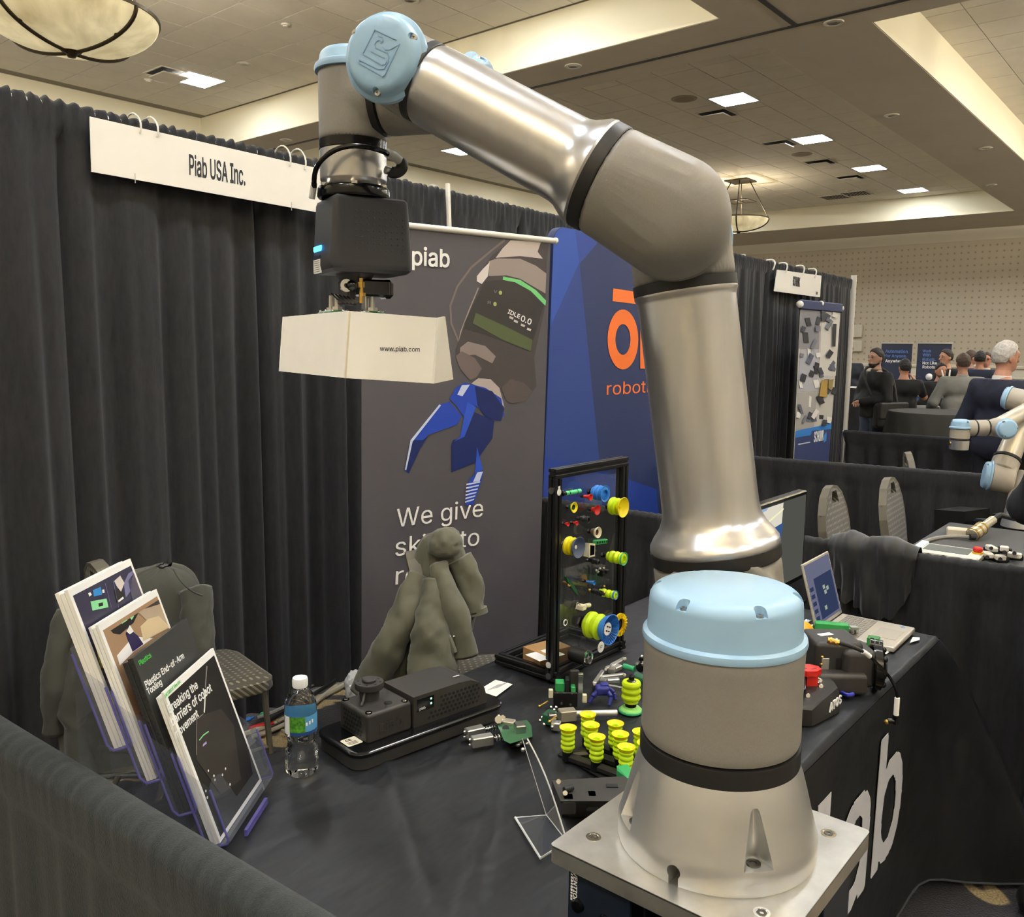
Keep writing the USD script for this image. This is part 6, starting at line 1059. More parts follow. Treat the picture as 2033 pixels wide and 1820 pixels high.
part(lt, 'screen', xf(bx((0.008, 0.012, 0.0004), (lw - 0.008, SHh - 0.008, 0.001)), uvn(ld, lu, sv2)), emit('lap_lilac', '#62657a', 0.248), w=True, smooth=False)
part(lt, 'screen_window', xf(bx((lw * 0.25, 0.02, 0.001), (lw - 0.02, SHh * 0.72, 0.0015)), uvn(ld, lu, sv2)), emit('lap_navy', '#2d3650', 0.270), w=True, smooth=False)
part(lt, 'screen_icon', cat(*[xf(bx((lw * x, SHh * y, 0.0015), (lw * (x + 0.08), SHh * (y + 0.06), 0.0019)), uvn(ld, lu, sv2)) for x, y in ((0.5, 0.5), (0.62, 0.46), (0.52, 0.42), (0.42, 0.2))]), emit('lap_pale', '#8f9a8a', 0.270), w=True, smooth=False); part(lt, 'screen_icon', cat(*[xf(bx((lw * 0.06, SHh * (0.12 + 0.11 * k), 0.001), (lw * 0.18, SHh * (0.18 + 0.11 * k), 0.0015)), uvn(ld, lu, sv2)) for k in range(5)]), emit('lap_navy', '#2d3650', 0.270), w=True, smooth=False)
flatcard('paper_slip', 'small white paper slip sticking out under the right side of the laptop', ((1806, 1276), (1812, 1264), (1826, 1265), (1826, 1270))); flatcard('paper_slip', 'small white paper slip at the front edge of the laptop', ((1735, 1290), (1742, 1286), (1766, 1294), (1760, 1298)))
# big black gripper head with its cable
k0 = P_(1668, 1362); kg = thing('robot_gripper', 'big black gripper head lying on its side with a cable and white label', 'gripper', k0, -0.87)
part(kg, 'body', rbox((-0.018, 0.03, 0.085), (0.125, 0.12, 0.085), 0.014), blackp_m); part(kg, 'body', rbox((0.03, 0.0, 0.062), (0.085, 0.10, 0.10), 0.016), blackp_m); part(kg, 'shoulder_block', rbox((-0.02, -0.04, 0.03), (0.13, 0.06, 0.055), 0.012), blackp_m)
part(kg, 'hub_disc', lathe([(0, 0), (0.055, 0), (0.058, 0.004), (0.058, 0.02), (0.05, 0.026), (0.03, 0.027), (0.028, 0.033), (0, 0.033)], axes((0.075, -0.01, 0.058), z=(0.96, -0.28, 0)), 48), gloss_m)
for a in np.arange(8) * math.pi / 4: q = np.array([0.075, -0.01, 0.058]) + 0.047 * (math.cos(a) * np.array([0.28, 0.96, 0]) + math.sin(a) * UZ) + np.array([0.96, -0.28, 0]) * 0.024; part(kg, 'hub_knob', ball(q, 0.0085, 1), gloss_m)
for k in range(3): q = np.array([0.08, 0.02 - 0.0 * k, 0.105]) + [0.012 * k, 0, 0]; part(kg, 'knurl_ring', cyl(q, q + [0.008, -0.003, 0], 0.019 - 0.003 * k, n=18), gloss_m)
part(kg, 'white_label', xf(bx((-0.04, 0.035, 0.1275), (0.0, 0.052, 0.1287)), frame((0, 0, 0), 0.35)), print_m); part(kg, 'grey_plate', box((-0.055, -0.032, 0.072), (0.02, 0.003, 0.03), 0, 0.001), satin_m); part(kg, 'slot', box((-0.02, -0.031, 0.07), (0.012, 0.003, 0.034)), ink_m)
for q in ((-0.068, -0.045, 0.095), (-0.072, -0.05, 0.078), (-0.066, -0.055, 0.05), (-0.068, -0.065, 0.042)): part(kg, 'bright_screw', ball(q, 0.0042, 1), brass_m)
cbl = thing('cable', 'black cable with a white sleeve hanging over the table front', 'cable', P_(1720, 1330)); k4 = lambda x, y: (1540 + x / 7.0, 1190 + y / 7.0)
cw = [at_d(*k4(720, 565), 2.035), at_d(*k4(840, 590), 2.03), at_d(*k4(980, 625), 2.02), at_d(*k4(1150, 690), 2.01), at_d(*k4(1350, 830), 2.03), at_d(*k4(1500, 980), 2.05), at_d(*k4(1610, 1120), 2.06), at_d(*k4(1670, 1250), 2.06), at_d(*k4(1690, 1360), 2.065)]
sw = spline(cw, 60); part(cbl, 'lead', tube(sw, 0.0036, 10), gloss_m, w=True); part(cbl, 'white_sleeve', tube(sw[19:26], 0.0062, 12), print_m, w=True); part(cbl, 'brass_plug', cat(cyl(sw[0], sw[6], 0.0075, n=12), cyl(sw[1], sw[2], 0.0095, n=8), cyl(sw[4], sw[5], 0.0092, n=8)), brass_m, w=True); part(cbl, 'boot', tube(sw[6:19], np.linspace(0.006, 0.0045, 13), 10), rubber_m, w=True)
e0 = sw[-1]; part(cbl, 'white_sleeve', cyl(e0, e0 - UZ * 0.045, 0.0062, n=14, bev=0.001), print_m, w=True); part(cbl, 'elbow_plug', cat(cyl(e0 - UZ * 0.045, e0 - UZ * 0.066, 0.0078, n=12), cyl(e0 - UZ * 0.06, e0 - UZ * 0.06 - RT * 0.02, 0.0062, n=12)), gloss_m, w=True); part(cbl, 'plug_nut', ball(e0 - UZ * 0.062 - RT * 0.022, 0.0065, 1), brass_m, w=True)
# green bracket, cups and bits around it
gbk = thing('green_bracket', 'bright green printed bracket with a silver clamp in front of the laptop screen', 'robot tool', P_(1660, 1262)); part(gbk, 'green_bar', obar(P_(1617, 1244, 0.03), P_(1684, 1250, 0.03), 0.03, 0.035, 0.002), mat('bracket_green', '#3aa657', 0.45), w=True); part(gbk, 'silver_clamp', cat(obar(P_(1690, 1260, 0.0), P_(1690, 1246, 0.045), 0.008, 0.012, 0, (1, 0, 0)), obar(P_(1700, 1262, 0.0), P_(1700, 1247, 0.045), 0.008, 0.012, 0, (1, 0, 0)), obar(P_(1688, 1246, 0.046), P_(1702, 1246, 0.046), 0.02, 0.008)), satin_m, w=True)
gb3 = thing('green_block', 'small green block with black and silver fittings right of the black gripper head', 'robot tool', P_(1735, 1300)); part(gb3, 'green_body', obar(P_(1722, 1272, 0.03), P_(1746, 1276, 0.03), 0.03, 0.03, 0.002), mat('block_green', '#3f8f4a', 0.45), w=True); part(gb3, 'black_fitting', cat(cyl(P_(1734, 1300, 0.0), P_(1734, 1284, 0.03), 0.014, n=14, bev=0.002), cyl(P_(1740, 1296, 0.01), P_(1748, 1292, 0.02), 0.007, n=10)), gloss_m, w=True); part(gb3, 'silver_fitting', cat(ball(P_(1739, 1283, 0.02), 0.007, 1), ball(P_(1728, 1298, 0.02), 0.005, 1)), chrome_m, w=True)
gd = thing('suction_cup', 'dark green domed suction cup beside the light blue robot cap', 'suction cup', P_(1598, 1320)); part(gd, 'dome', xf(lathe([(0, 0.04), (0.015, 0.038), (0.03, 0.03), (0.043, 0.015), (0.047, 0.002), (0.045, 0), (0, 0.004)], None, 40), axes(P_(1606, 1302, 0.045), z=-RT)), mat('gloss_green', '#1c7a3c', 0.2), w=True); part(gd, 'rim_screw', cat(*[ball(P_(1606, 1302, 0.045) + 0.044 * (math.cos(a) * UZ + math.sin(a) * np.array([FWD[0], FWD[1], 0])), 0.0036, 1) for a in np.arange(10) * 0.628]), brass_m, w=True)
yc = thing('suction_cup', 'orange yellow round cup beside the light blue robot cap', 'suction cup', P_(1600, 1262)); part(yc, 'cup', xf(lathe([(0, 0.02), (0.02, 0.018), (0.034, 0.008), (0.038, 0), (0, 0.002)], None, 36), axes(P_(1592, 1258, 0.035), z=-FWD)), mat('amber_silicone', '#eda91a', 0.4), w=True); part(yc, 'fitting', cat(rbox(P_(1602, 1238, 0.03), (0.03, 0.02, 0.02), 0.003), ball(P_(1612, 1243, 0.03), 0.008, 1)), steel_m, w=True)
gr = thing('grey_block', 'light grey block half hidden by the robot body', 'robot tool', P_(1590, 1330)); part(gr, 'body', rbox(P_(1588, 1318, 0.02), (0.06, 0.05, 0.04), 0.004, -0.87), mat('block_grey', '#a6a3a2', 0.45), w=True); part(gr, 'seam', box(P_(1588, 1318, 0.02), (0.061, 0.051, 0.003), -0.87), mat('insert_grey', '#6f6d68', 0.5), w=True)
# tool changer with white lettering and a red printed part on it
at0 = P_(1600, 1435); atb = thing('tool_base', 'rounded black tool base with white lettering on its edge', 'robot tool', at0, math.atan2(0.0, 1.0)); tq = [(1545, 1402), (1590, 1384), (1640, 1352), (1655, 1358), (1664, 1372), (1662, 1385), (1640, 1404), (1612, 1416), (1545, 1420)]
part(atb, 'body', hull([P_(*q, 0.05) for q in ((1545, 1385), (1590, 1345), (1640, 1340), (1655, 1352), (1663, 1365), (1640, 1385), (1610, 1400), (1545, 1404))] + [P_(q[0], q[1], 0.042) for q in ((1545, 1392), (1666, 1372), (1612, 1410))] + [P_(q[0], q[1] + 0, 0.002) for q in ((1545, 1440), (1590, 1390), (1668, 1406), (1666, 1414), (1612, 1442))]), mat('tool_black', '#2a2926', 0.5), w=True, smooth=25)
a_, b_ = P_(1634, 1410, 0.018), P_(1657, 1391, 0.018)
tn = np.cross(U_(a_, b_), UZ); tn = tn / np.linalg.norm(tn); tn = tn if np.dot(tn, FWD) < 0 else -tn
part(atb, 'lettering', text('ATOS', 0.021, uvn(a_ + tn * 0.014, U_(a_, b_), UZ), 0.003, True, cx=np.linalg.norm(b_ - a_) / (0.021 * natw('ATOS', True))), print_m, 'white letters', w=True)
for q in ((1604, 1381), (1630, 1362), (1628, 1351)): part(atb, 'screw', cyl(P_(*q, 0.05), P_(*q, 0.0535), 0.0058, n=14, bev=0.001), chrome_m, w=True)
part(atb, 'boss', hull([P_(*q, z) for q in ((1583, 1345), (1600, 1342), (1600, 1368), (1583, 1376)) for z in (0.05, 0.075)]), blacks_m, w=True)
rd = thing('printed_part', 'red printed octagonal part standing on the rounded black tool base', 'robot tool', P_(1605, 1365, 0.05)); rc = P_(1604, 1336, 0.078)
part(rd, 'octagon_top', xf(prism(Polygon([(0.032 * math.cos(a), 0.026 * math.sin(a)) for a in np.arange(8) * math.pi / 4 + 0.39]), 0.014), frame(rc, -0.8)), red_m, w=True); part(rd, 'column', xf(prism(Polygon([(-0.008, -0.014), (0.02, -0.014), (0.024, 0.004), (0.012, 0.014), (-0.008, 0.01)]), 0.034), frame(rc - UZ * 0.034 + [0.0, 0.0, 0], -0.8)), red_m, w=True)
part(rd, 'silver_dot', cat(*[ball(rc + RT * 0.024 - FWD * [1, 1, 0] * 0.006 - UZ * d, 0.004, 1) for d in (0.0, 0.012, 0.022)]), chrome_m, w=True); part(rd, 'top_slot', xf(cat(box((0.012, -0.006, 0.0143), (0.018, 0.004, 0.0008), 0.5), box((-0.012, -0.006, 0.0143), (0.014, 0.004, 0.0008), 0.5)), frame(rc, -0.8)), mat('slot_red', '#8f1c18', 0.5), w=True)
bc2 = thing('clip', 'small blue C-shaped plastic clip beside the rounded black tool base', 'clip', P_(1672, 1372)); part(bc2, 'arc', tube(spline([P_(1686, 1357, 0.012), P_(1674, 1356, 0.012), P_(1668, 1364, 0.012), P_(1671, 1374, 0.012), P_(1680, 1379, 0.012), P_(1692, 1378, 0.012)], 18), 0.0052, 8), mat('clip_blue', '#3438a8', 0.45), w=True); part(bc2, 'tip', cat(ball(P_(1686, 1357, 0.012), 0.0062, 1), ball(P_(1692, 1378, 0.012), 0.0062, 1)), mat('clip_blue', '#3438a8', 0.45), w=True); part(bc2, 'rib', hull([P_(1671, 1374, z) for z in (0.0, 0.02)] + [P_(1684, 1381, z) for z in (0, 0.012)] + [P_(1668, 1380, 0)]), mat('clip_blue', '#3438a8', 0.45), w=True)

# ------------------------------------------------------------------ chairs and jackets behind the table
def dotted(name, base, dot, pitch):
    k = math.pi / pitch
    N = {'g': ('texture_coordinate', {}), 's': ('separate_xyz', {}), 'x': ('math', dict(math_type='multiply', value2=k)), 'z': ('math', dict(math_type='multiply', value2=k)), 'y': ('math', dict(math_type='multiply', value2=k)), 'zy': ('math', dict(math_type='add')), 'sx': ('math', dict(math_type='sine')), 'sz': ('math', dict(math_type='sine')),
         'm': ('math', dict(math_type='multiply')), 'a': ('math', dict(math_type='absolute')), 'r': ('rgb_ramp', {'ramp': [(0.0, lin(base)), (0.72, lin(base)), (0.82, lin(dot)), (1.0, lin(dot))]}), 'p': ('principled_bsdf', dict(roughness=0.7, sheen_weight=0.2))}
    L = [('g.object', 's.vector'), ('s.x', 'x.value1'), ('s.z', 'z.value1'), ('s.y', 'y.value1'), ('z.value', 'zy.value1'), ('y.value', 'zy.value2'), ('x.value', 'sx.value1'), ('zy.value', 'sz.value1'), ('sx.value', 'm.value1'), ('sz.value', 'm.value2'), ('m.value', 'a.value1'), ('a.value', 'r.fac'), ('r.color', 'p.base_color')]
    return usdkit.material(stage, f'/World/Looks/{name}', N, L, surface='p.BSDF')
dot_m = dotted('dotted_fabric', '#4a463b', '#8d8672', 0.024); chfr = mat('chair_frame', '#8f8a7c', 0.35, 0.7)
def chair(loc, yaw, label, group=None):
    t = thing('banquet_chair', label, 'chair', (loc[0], loc[1], 0), yaw, group); lean = 0.17
    shape = Polygon([(-0.17, 0.46), (-0.205, 0.62), (-0.21, 0.72), (-0.19, 0.80), (-0.13, 0.885), (-0.06, 0.925), (0, 0.935), (0.06, 0.925), (0.13, 0.885), (0.19, 0.80), (0.21, 0.72), (0.205, 0.62), (0.17, 0.46)]).buffer(-0.02).buffer(0.02)
    hole = Polygon([(-0.055, 0.845), (0.055, 0.845), (0.03, 0.895), (-0.03, 0.895)]).buffer(0.008)
    B = uvn((0, -0.0, 0), (1, 0, 0), (0, -lean, 1))
    part(t, 'backrest', xf(prism(shape.buffer(-0.012).difference(hole), 0.04), B @ frame((0, 0, -0.02))), dot_m, smooth=30)
    part(t, 'back_rim', xf(prism(shape.difference(shape.buffer(-0.012)), 0.042), B @ frame((0, 0, -0.021))), mat('rim_fabric', '#6e695c', 0.6), smooth=30)
    part(t, 'seat', xf(hull(np.vstack([np.c_[np.array(rrect(0.40 + d, 0.40 + d, 0.06).exterior.coords), np.full(len(rrect(0.40 + d, 0.40 + d, 0.06).exterior.coords), z)] for d, z in ((0, 0.415), (0.012, 0.425), (0.01, 0.455), (-0.05, 0.475))])), frame((0, 0.17, 0))), dot_m, smooth=40)
    for x in (-0.185, 0.185):
        part(t, 'leg', tube(spline([(x * 0.98, -0.14, 0.80), (x, -0.085, 0.5), (x, -0.06, 0.42), (x, -0.13, 0.0)], 16), 0.0115, 8), chfr); part(t, 'leg', tube([(x, 0.33, 0.42), (x, 0.36, 0.0)], 0.0115, 8), chfr)
        part(t, 'stretcher', tube([(x, -0.09, 0.2), (x, 0.345, 0.2)], 0.008, 8), chfr)
    return t
yw = math.atan2(-(0.641 * 0.8 - 0.767 * 0.6), (-0.767 * 0.8 - 0.641 * 0.6))
fy = np.array([-math.sin(yw), math.cos(yw), 0]) * 0.16; q = at_z(1763, 945, 0.94); chair(q + fy, yw, 'dotted banquet chair right of the pair behind the bunched cloth'); q = at_z(1647, 961, 0.94); chair(q + fy, yw, 'dotted banquet chair left of the pair behind the bunched cloth')
q = at_z(1850, 897, 0.94); chair(q, yw + 0.35, 'banquet chair alone behind the farther rail drape'); 
c1 = at_d(300, 1300, 3.0) * [1, 1, 0]; chair(c1, math.radians(-100), 'dotted banquet chair under the shade-toned jacket, behind the brochure holder')
c2 = at_d(905, 1200, 3.08) * [1, 1, 0]; chair(c2, math.radians(231), 'dotted banquet chair under the olive jacket')
RH, FH = RT * [1, 1, 0] / np.linalg.norm(RT[:2]), FWD * [1, 1, 0] / np.linalg.norm(FWD[:2])
def jacket(rows, D, depth, seed, amp, zmin):
    ys = np.array([r[0] for r in rows], float); yy = np.linspace(ys[0], ys[-1], 70); xl = np.interp(yy, ys, [r[1] for r in rows]); xr = np.interp(yy, ys, [r[2] for r in rows]); n = 120; A = np.linspace(0, 2 * math.pi, n, endpoint=False); V = []
    r = np.random.default_rng(seed); fr = np.array([5, 8, 13, 21]); ph = r.uniform(0, 6.28, (4, 2)); am = np.array([0.9, 0.7, 0.5, 0.25])
    for k, y in enumerate(yy):
        c, e = at_d((xl[k] + xr[k]) / 2, y, D), at_d(xr[k], y, D); a = np.linalg.norm(e - c); g = min(1.0, k / 26); b = depth * min(1.0, math.sqrt(a / 0.16)) * (0.75 + 0.25 * g)
        w = sum(am[i] * np.sin(fr[i] * A + ph[i, 0] + 1.6 * np.sin(k * 0.06 * (i + 1) + ph[i, 1])) for i in range(4)); w = np.sign(w) * np.abs(w) ** 0.8
        nz = meshkit.fbm(np.stack([np.cos(A) * 2.6, np.sin(A) * 2.6, np.full(n, k * 0.11)], -1), 4, seed) - 0.5
        f = 1 + g * amp * w * np.clip(np.abs(np.sin(A)) + 0.15, 0, 1) + 0.28 * nz * (0.35 + 0.65 * g) * np.clip(np.abs(np.sin(A)) + 0.1, 0, 1)
        z = np.maximum(c[2], zmin); V.append(np.stack([c[0] + RH[0] * a * np.cos(A) * (1 + (f - 1) * 0.3) + FH[0] * b * np.sin(A) * f, c[1] + RH[1] * a * np.cos(A) * (1 + (f - 1) * 0.3) + FH[1] * b * np.sin(A) * f, np.full(n, z) + 0.02 * nz], 1))
    V = np.array(V); V = np.concatenate([V, V[:, :1]], 1); m = gridm(V); top = V[0].mean(0); o = len(m[0]); cap = np.array([[o, i + 1, i] for i in range(n)]); return np.vstack([m[0], top]), np.vstack([m[1], cap])[:, ::-1]
olive = mat('olive_jacket', '#5f5e4c', 0.75, var=(6, 0.1), bump=(420, 0.25, 0.0008), sheen_weight=0.25); olive2 = mat('shaded_olive_jacket', '#41423a', 0.85, var=(6, 0.1), bump=(420, 0.25, 0.0008), sheen_weight=0.2)  # second one: the same olive cloth, darkened to stand for shade
rowsR = [(1057, 866, 884), (1060, 850, 900), (1068, 838, 912), (1085, 828, 920), (1120, 817, 931), (1170, 811, 938), (1215, 803, 946), (1245, 792, 940), (1270, 772, 930), (1295, 752, 920), (1340, 738, 900), (1390, 722, 890), (1450, 704, 880), (1520, 700, 870)]
jk = thing('jacket', 'olive jacket with a hood hung over a chair in front of the grey banner', 'jacket', at_d(860, 1400, 3.0) * [1, 1, 0] + UZ * 0.3)
part(jk, 'body_cloth', jacket(rowsR, 3.0, 0.115, 5, 0.10, 0.25), olive, smooth=True, w=True)
def sleeve(P, r0, r1, seed, m, t, name='sleeve'):
    S = spline(P, 40); v, f = tube(S, np.linspace(r0, r1, 40), 26); n = (meshkit.fbm(v * [16, 16, 9], 3, seed) - 0.5)[:, None]; c = np.repeat(S, 26, 0); c = np.vstack([c, S[0], S[-1]]); v = v + (v - c) * n * 0.9; return part(t, name, (v, f), m, smooth=True, w=True)
J = lambda x, y, d: at_d(720 + x / 5.057, 1040 + y / 5.057, d)
sleeve([J(600, 560, 2.93), J(450, 860, 2.88), J(300, 1150, 2.86), J(160, 1450, 2.88), J(70, 1700, 2.9)], 0.05, 0.062, 3, olive, jk); sleeve([J(760, 420, 2.9), J(860, 700, 2.86), J(960, 1000, 2.85), J(1020, 1300, 2.86)], 0.035, 0.05, 4, olive, jk)
sleeve([J(960, 350, 2.95), J(1060, 600, 2.95), J(1110, 880, 2.95)], 0.05, 0.046, 6, olive, jk); part(jk, 'cuff', cat(ring(J(1105, 850, 2.95), U_(J(1060, 600, 2.95), J(1110, 880, 2.95)), 0.04, 0.05, 0.02, 26)), olive, w=True); sleeve([J(700, 560, 2.88), J(690, 900, 2.84), J(700, 1250, 2.82), J(700, 1500, 2.84)], 0.035, 0.085, 8, olive, jk, 'front_flap')
v, f = ball((0, 0, 0), 1.0, 3); hp = J(830, 190, 2.93); nz = (meshkit.fbm(v * 2.2, 3, 9) - 0.5)[:, None]; part(jk, 'hood', (hp + (v * (1 + 0.35 * nz)) @ np.array([RH * 0.06, FH * 0.07, UZ * 0.055]), f), olive, smooth=True, w=True)
for x, y in ((820, 1080), (915, 1130), (880, 1130)): part(jk, 'snap_button', ball(J(x, y, 2.80), 0.0045, 1), chrome_m, w=True)
part(jk, 'pocket_band', tube([J(735, 1090, 2.82), J(800, 1100, 2.805), J(870, 1150, 2.80), J(920, 1290, 2.80)], 0.011, 8), olive, w=True)
rowsL = [(1122, 312, 340), (1126, 290, 360), (1140, 235, 382), (1165, 180, 396), (1195, 142, 404), (1235, 122, 408), (1300, 106, 409), (1370, 92, 404), (1395, 92, 398), (1420, 118, 394), (1480, 122, 390), (1560, 132, 380), (1640, 140, 372)]
jl = thing('jacket', 'olive jacket with shade put into its colour, hung over a chair behind the brochure holder', 'jacket', at_d(250, 1500, 2.85) * [1, 1, 0] + UZ * 0.4)
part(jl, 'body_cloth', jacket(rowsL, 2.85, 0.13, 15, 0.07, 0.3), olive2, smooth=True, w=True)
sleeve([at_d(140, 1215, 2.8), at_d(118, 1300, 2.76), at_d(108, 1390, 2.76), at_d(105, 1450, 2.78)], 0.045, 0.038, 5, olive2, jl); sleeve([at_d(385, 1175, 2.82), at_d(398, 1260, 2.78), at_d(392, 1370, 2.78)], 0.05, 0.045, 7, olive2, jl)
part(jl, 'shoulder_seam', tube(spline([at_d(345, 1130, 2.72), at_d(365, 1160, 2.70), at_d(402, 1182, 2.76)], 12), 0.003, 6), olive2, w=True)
# cables and odds and ends on the floor
fl0 = lambda px, py, z=0.012: at_z(px, py, z)
cab = [mat('cable_beige', '#b5ab95', 0.5), mat('cable_grey', '#8d8a82', 0.5), mat('cable_black', '#1b1b1b', 0.5)]
for k, (P, m, r, lb) in enumerate((([(470, 1462), (540, 1436), (600, 1405), (660, 1372), (730, 1335)], 0, 0.014, 'thick beige cable on the carpet, nearest the table'), ([(500, 1462), (560, 1440), (620, 1400), (665, 1362), (725, 1330)], 0, 0.010, 'beige cable crossing behind the water bottle'), ([(510, 1425), (580, 1395), (650, 1362), (720, 1352)], 1, 0.009, 'thin grey cable along the foot of the drape'),
                                   ([(560, 1450), (600, 1465), (640, 1475)], 0, 0.008, 'short beige cable end beside the dotted seat'), ([(500, 1405), (560, 1385), (640, 1350), (720, 1318)], 1, 0.008, 'grey cable nearest the back drape'), ([(530, 1430), (600, 1392), (680, 1340)], 2, 0.010, 'black cable among the beige cables'))):
    t = thing('cable', lb, 'cable', fl0(*P[0])); pts = spline([fl0(*p, 0.014 + 0.006 * k) for p in P], 30); part(t, 'lead', tube(pts, r, 8), cab[m], w=True); part(t, 'plug', obar(pts[-1], pts[-1] + U_(pts[-2], pts[-1]) * 0.04, 0.03, 0.025, 0.005), cab[2], w=True)
for n, lb, a, b, r, m in (('marker_pen', 'red marker-like plug among the floor cables', (494, 1448), (535, 1437), 0.014, red_m), ('plug', 'light green plug on the floor cables', (519, 1421), (525, 1414), 0.012, teal_m), ('plug', 'light green plug standing on the cables beside the drape', (512, 1409), (520, 1404), 0.010, teal_m), ('plug', 'blue plug at the left end of the floor cables', (482, 1432), (497, 1426), 0.010, blue_m), ('plug', 'tan wooden peg among the floor cables', (548, 1432), (554, 1418), 0.010, mat('peg_tan', '#b29a6c', 0.6))):
    t = thing(n, lb, 'plug', fl0(*a)); p, q = fl0(*a, 0.02), fl0(*b, 0.02); part(t, 'body', cyl(p, q, r, n=12, bev=r * 0.3), m, w=True); part(t, 'tip', cyl(q, q + U_(p, q) * 0.02, r * 0.6, r * 0.4, 10), m, w=True)
v, f = ball((0, 0, 0), 1.0, 3); nz = (meshkit.fbm(v * 2.4, 3, 19) - 0.5)[:, None]; pb = fl0(708, 1330); solo('paper_bag', 'crumpled beige paper bag at the foot of the drape beside the banner', 'bag', (pb + [0, 0, 0.075] + v * [0.10, 0.07, 0.07] * (1 + 0.7 * nz), f), mat('bag_beige', '#a99a78', 0.8), smooth=20)
pb = fl0(704, 1392); v2 = v * [0.045, 0.045, 0.075] * (1 + 0.6 * nz); solo('plastic_cup', 'small crumpled clear white plastic cup behind the black gripper', 'cup', (pb + [0, 0, 0.07] + v2, f), mat('cup_white', '#e4e6e4', 0.15), smooth=20)

# ------------------------------------------------------------------ people
def rotz(P, c, a): ca_, sa_ = math.cos(a), math.sin(a); d = P - c; return np.stack([c[0] + d[..., 0] * ca_ - d[..., 1] * sa_, c[1] + d[..., 0] * sa_ + d[..., 1] * ca_, P[..., 2]], -1)
DEF = dict(neck=(0, -0.01, 1.46), sl=(-0.185, -0.015, 1.41), sr=(0.185, -0.015, 1.41), el=(-0.25, -0.04, 1.13), er=(0.25, -0.04, 1.13), wl=(-0.255, 0.06, 0.89), wr=(0.255, 0.06, 0.89), hl=(-0.09, 0, 0.92), hr=(0.09, 0, 0.92), kl=(-0.10, 0.02, 0.50), kr=(0.10, 0.02, 0.50), al=(-0.105, -0.03, 0.09), ar=(0.105, -0.03, 0.09))
def person(label, xy, yaw, H=1.75, pose=None, top='#222222', legs='#20242e', hair='#1f1a17', skin='#b98a70', head_yaw=0.0, wide=1.0, sleeve_to=1.0, hem=0.88, beard=None, collar=None, bald=False, group=None, glasses=False, seed=1, legs_visible=True):
    t = thing('person', label, 'person', (xy[0], xy[1], 0), yaw, group); J_ = {k: np.array(v, float) for k, v in {**DEF, **(pose or {})}.items()}; s = H / 1.75
    for k in ('sl', 'sr', 'hl', 'hr', 'el', 'er', 'wl', 'wr'):
        if not (pose and k in pose): J_[k][0] *= wide
    W_ = wide; hc = np.array([0, 0.02, 1.635])
    def torso(P, o): 
        d = cap_sdf(P, (-0.105 * W_, -0.005, 1.33), (0.105 * W_, -0.005, 1.33), 0.105 + o, 0.105 + o)
        for a, b, r in (((-0.07 * W_, 0.01, 1.12), (0.07 * W_, 0.01, 1.12), 0.108 * (0.5 + 0.5 * W_)), ((-0.085, -0.005, 0.95), (0.085, -0.005, 0.95), 0.108), ((-0.15 * W_, -0.015, 1.405), (0.15 * W_, -0.015, 1.405), 0.058)): d = smin(d, cap_sdf(P, a, b, r + o, r + o), 0.07)
        return smin(d, cap_sdf(P, (0, -0.01, 1.42), (0, -0.005, 1.49), 0.075 + o * 0.5, 0.056 + o * 0.5), 0.05)
    def arms(P, o, f=1.0):
        d = np.full(P.shape[:-1], 9.0)
        for S_, E_, W2_ in (('sl', 'el', 'wl'), ('sr', 'er', 'wr')):
            w = J_[E_] + (J_[W2_] - J_[E_]) * min(1.0, f) if f > 0.5 else None; d = np.minimum(d, smin(cap_sdf(P, J_[S_], J_[E_] if f > 0.5 else J_[S_] + (J_[E_] - J_[S_]) * 0.8, 0.056 + o, 0.043 + o), cap_sdf(P, J_[E_], w, 0.043 + o, (0.029 + o)) if w is not None else 9.0, 0.03))
        return d
    def legsf(P, o):
        d = np.full(P.shape[:-1], 9.0)
        for h, k, a in (('hl', 'kl', 'al'), ('hr', 'kr', 'ar')): d = np.minimum(d, smin(cap_sdf(P, J_[h], J_[k], 0.085 + o, 0.055 + o), cap_sdf(P, J_[k], J_[a], 0.055 + o, 0.038 + o * 1.3), 0.03))
        return d
    def head(P, o=0.0):
        Q = rotz(P, hc, -head_yaw); d = ell_sdf(Q, (0, 0.01, 1.66), (0.073 + o, 0.094 + o, 0.105 + o)); d = smin(d, cap_sdf(Q, (0, 0.055, 1.57), (0, 0.03, 1.60), 0.042 + o, 0.055 + o), 0.035)
        if o == 0.0:
            d = smin(d, cap_sdf(Q, (0, 0.098, 1.65), (0, 0.117, 1.617), 0.009, 0.0145), 0.014); d = smin(d, cap_sdf(Q, (-0.045, 0.083, 1.672), (0.045, 0.083, 1.672), 0.013, 0.013), 0.02)
            for x in (-1, 1): d = smin(d, ell_sdf(Q, (x * 0.076, 0.0, 1.635), (0.012, 0.022, 0.032)), 0.008); d = np.maximum(d, -(np.linalg.norm(Q - [x * 0.031, 0.108, 1.652], axis=-1) - 0.014))
            d = smin(d, cap_sdf(Q, (-0.018, 0.094, 1.583), (0.018, 0.094, 1.583), 0.008, 0.008), 0.01)
        return d
    nk = lambda P: cap_sdf(P, (0, -0.012, 1.44), (0, 0.005, 1.58), 0.058, 0.052)
    pts = np.array(list(J_.values())); lo, hi = pts.min(0) - 0.16, pts.max(0) + 0.16; lo[2] = -0.0
    skin_m, top_m, leg_m, hair_m = (mat(f'{n}_{c[1:]}', c, r, **k) for n, c, r, k in (('skin', skin, 0.5, {}), ('garment', top, 0.8, dict(var=(14, 0.08), bump=(120, 0.2, 0.002))), ('trouser', legs, 0.8, dict(bump=(120, 0.2, 0.002))), ('hair', hair, 0.6, dict(var=(60, 0.3), bump=(150, 0.6, 0.003)))))
    lo[2] = 0.0
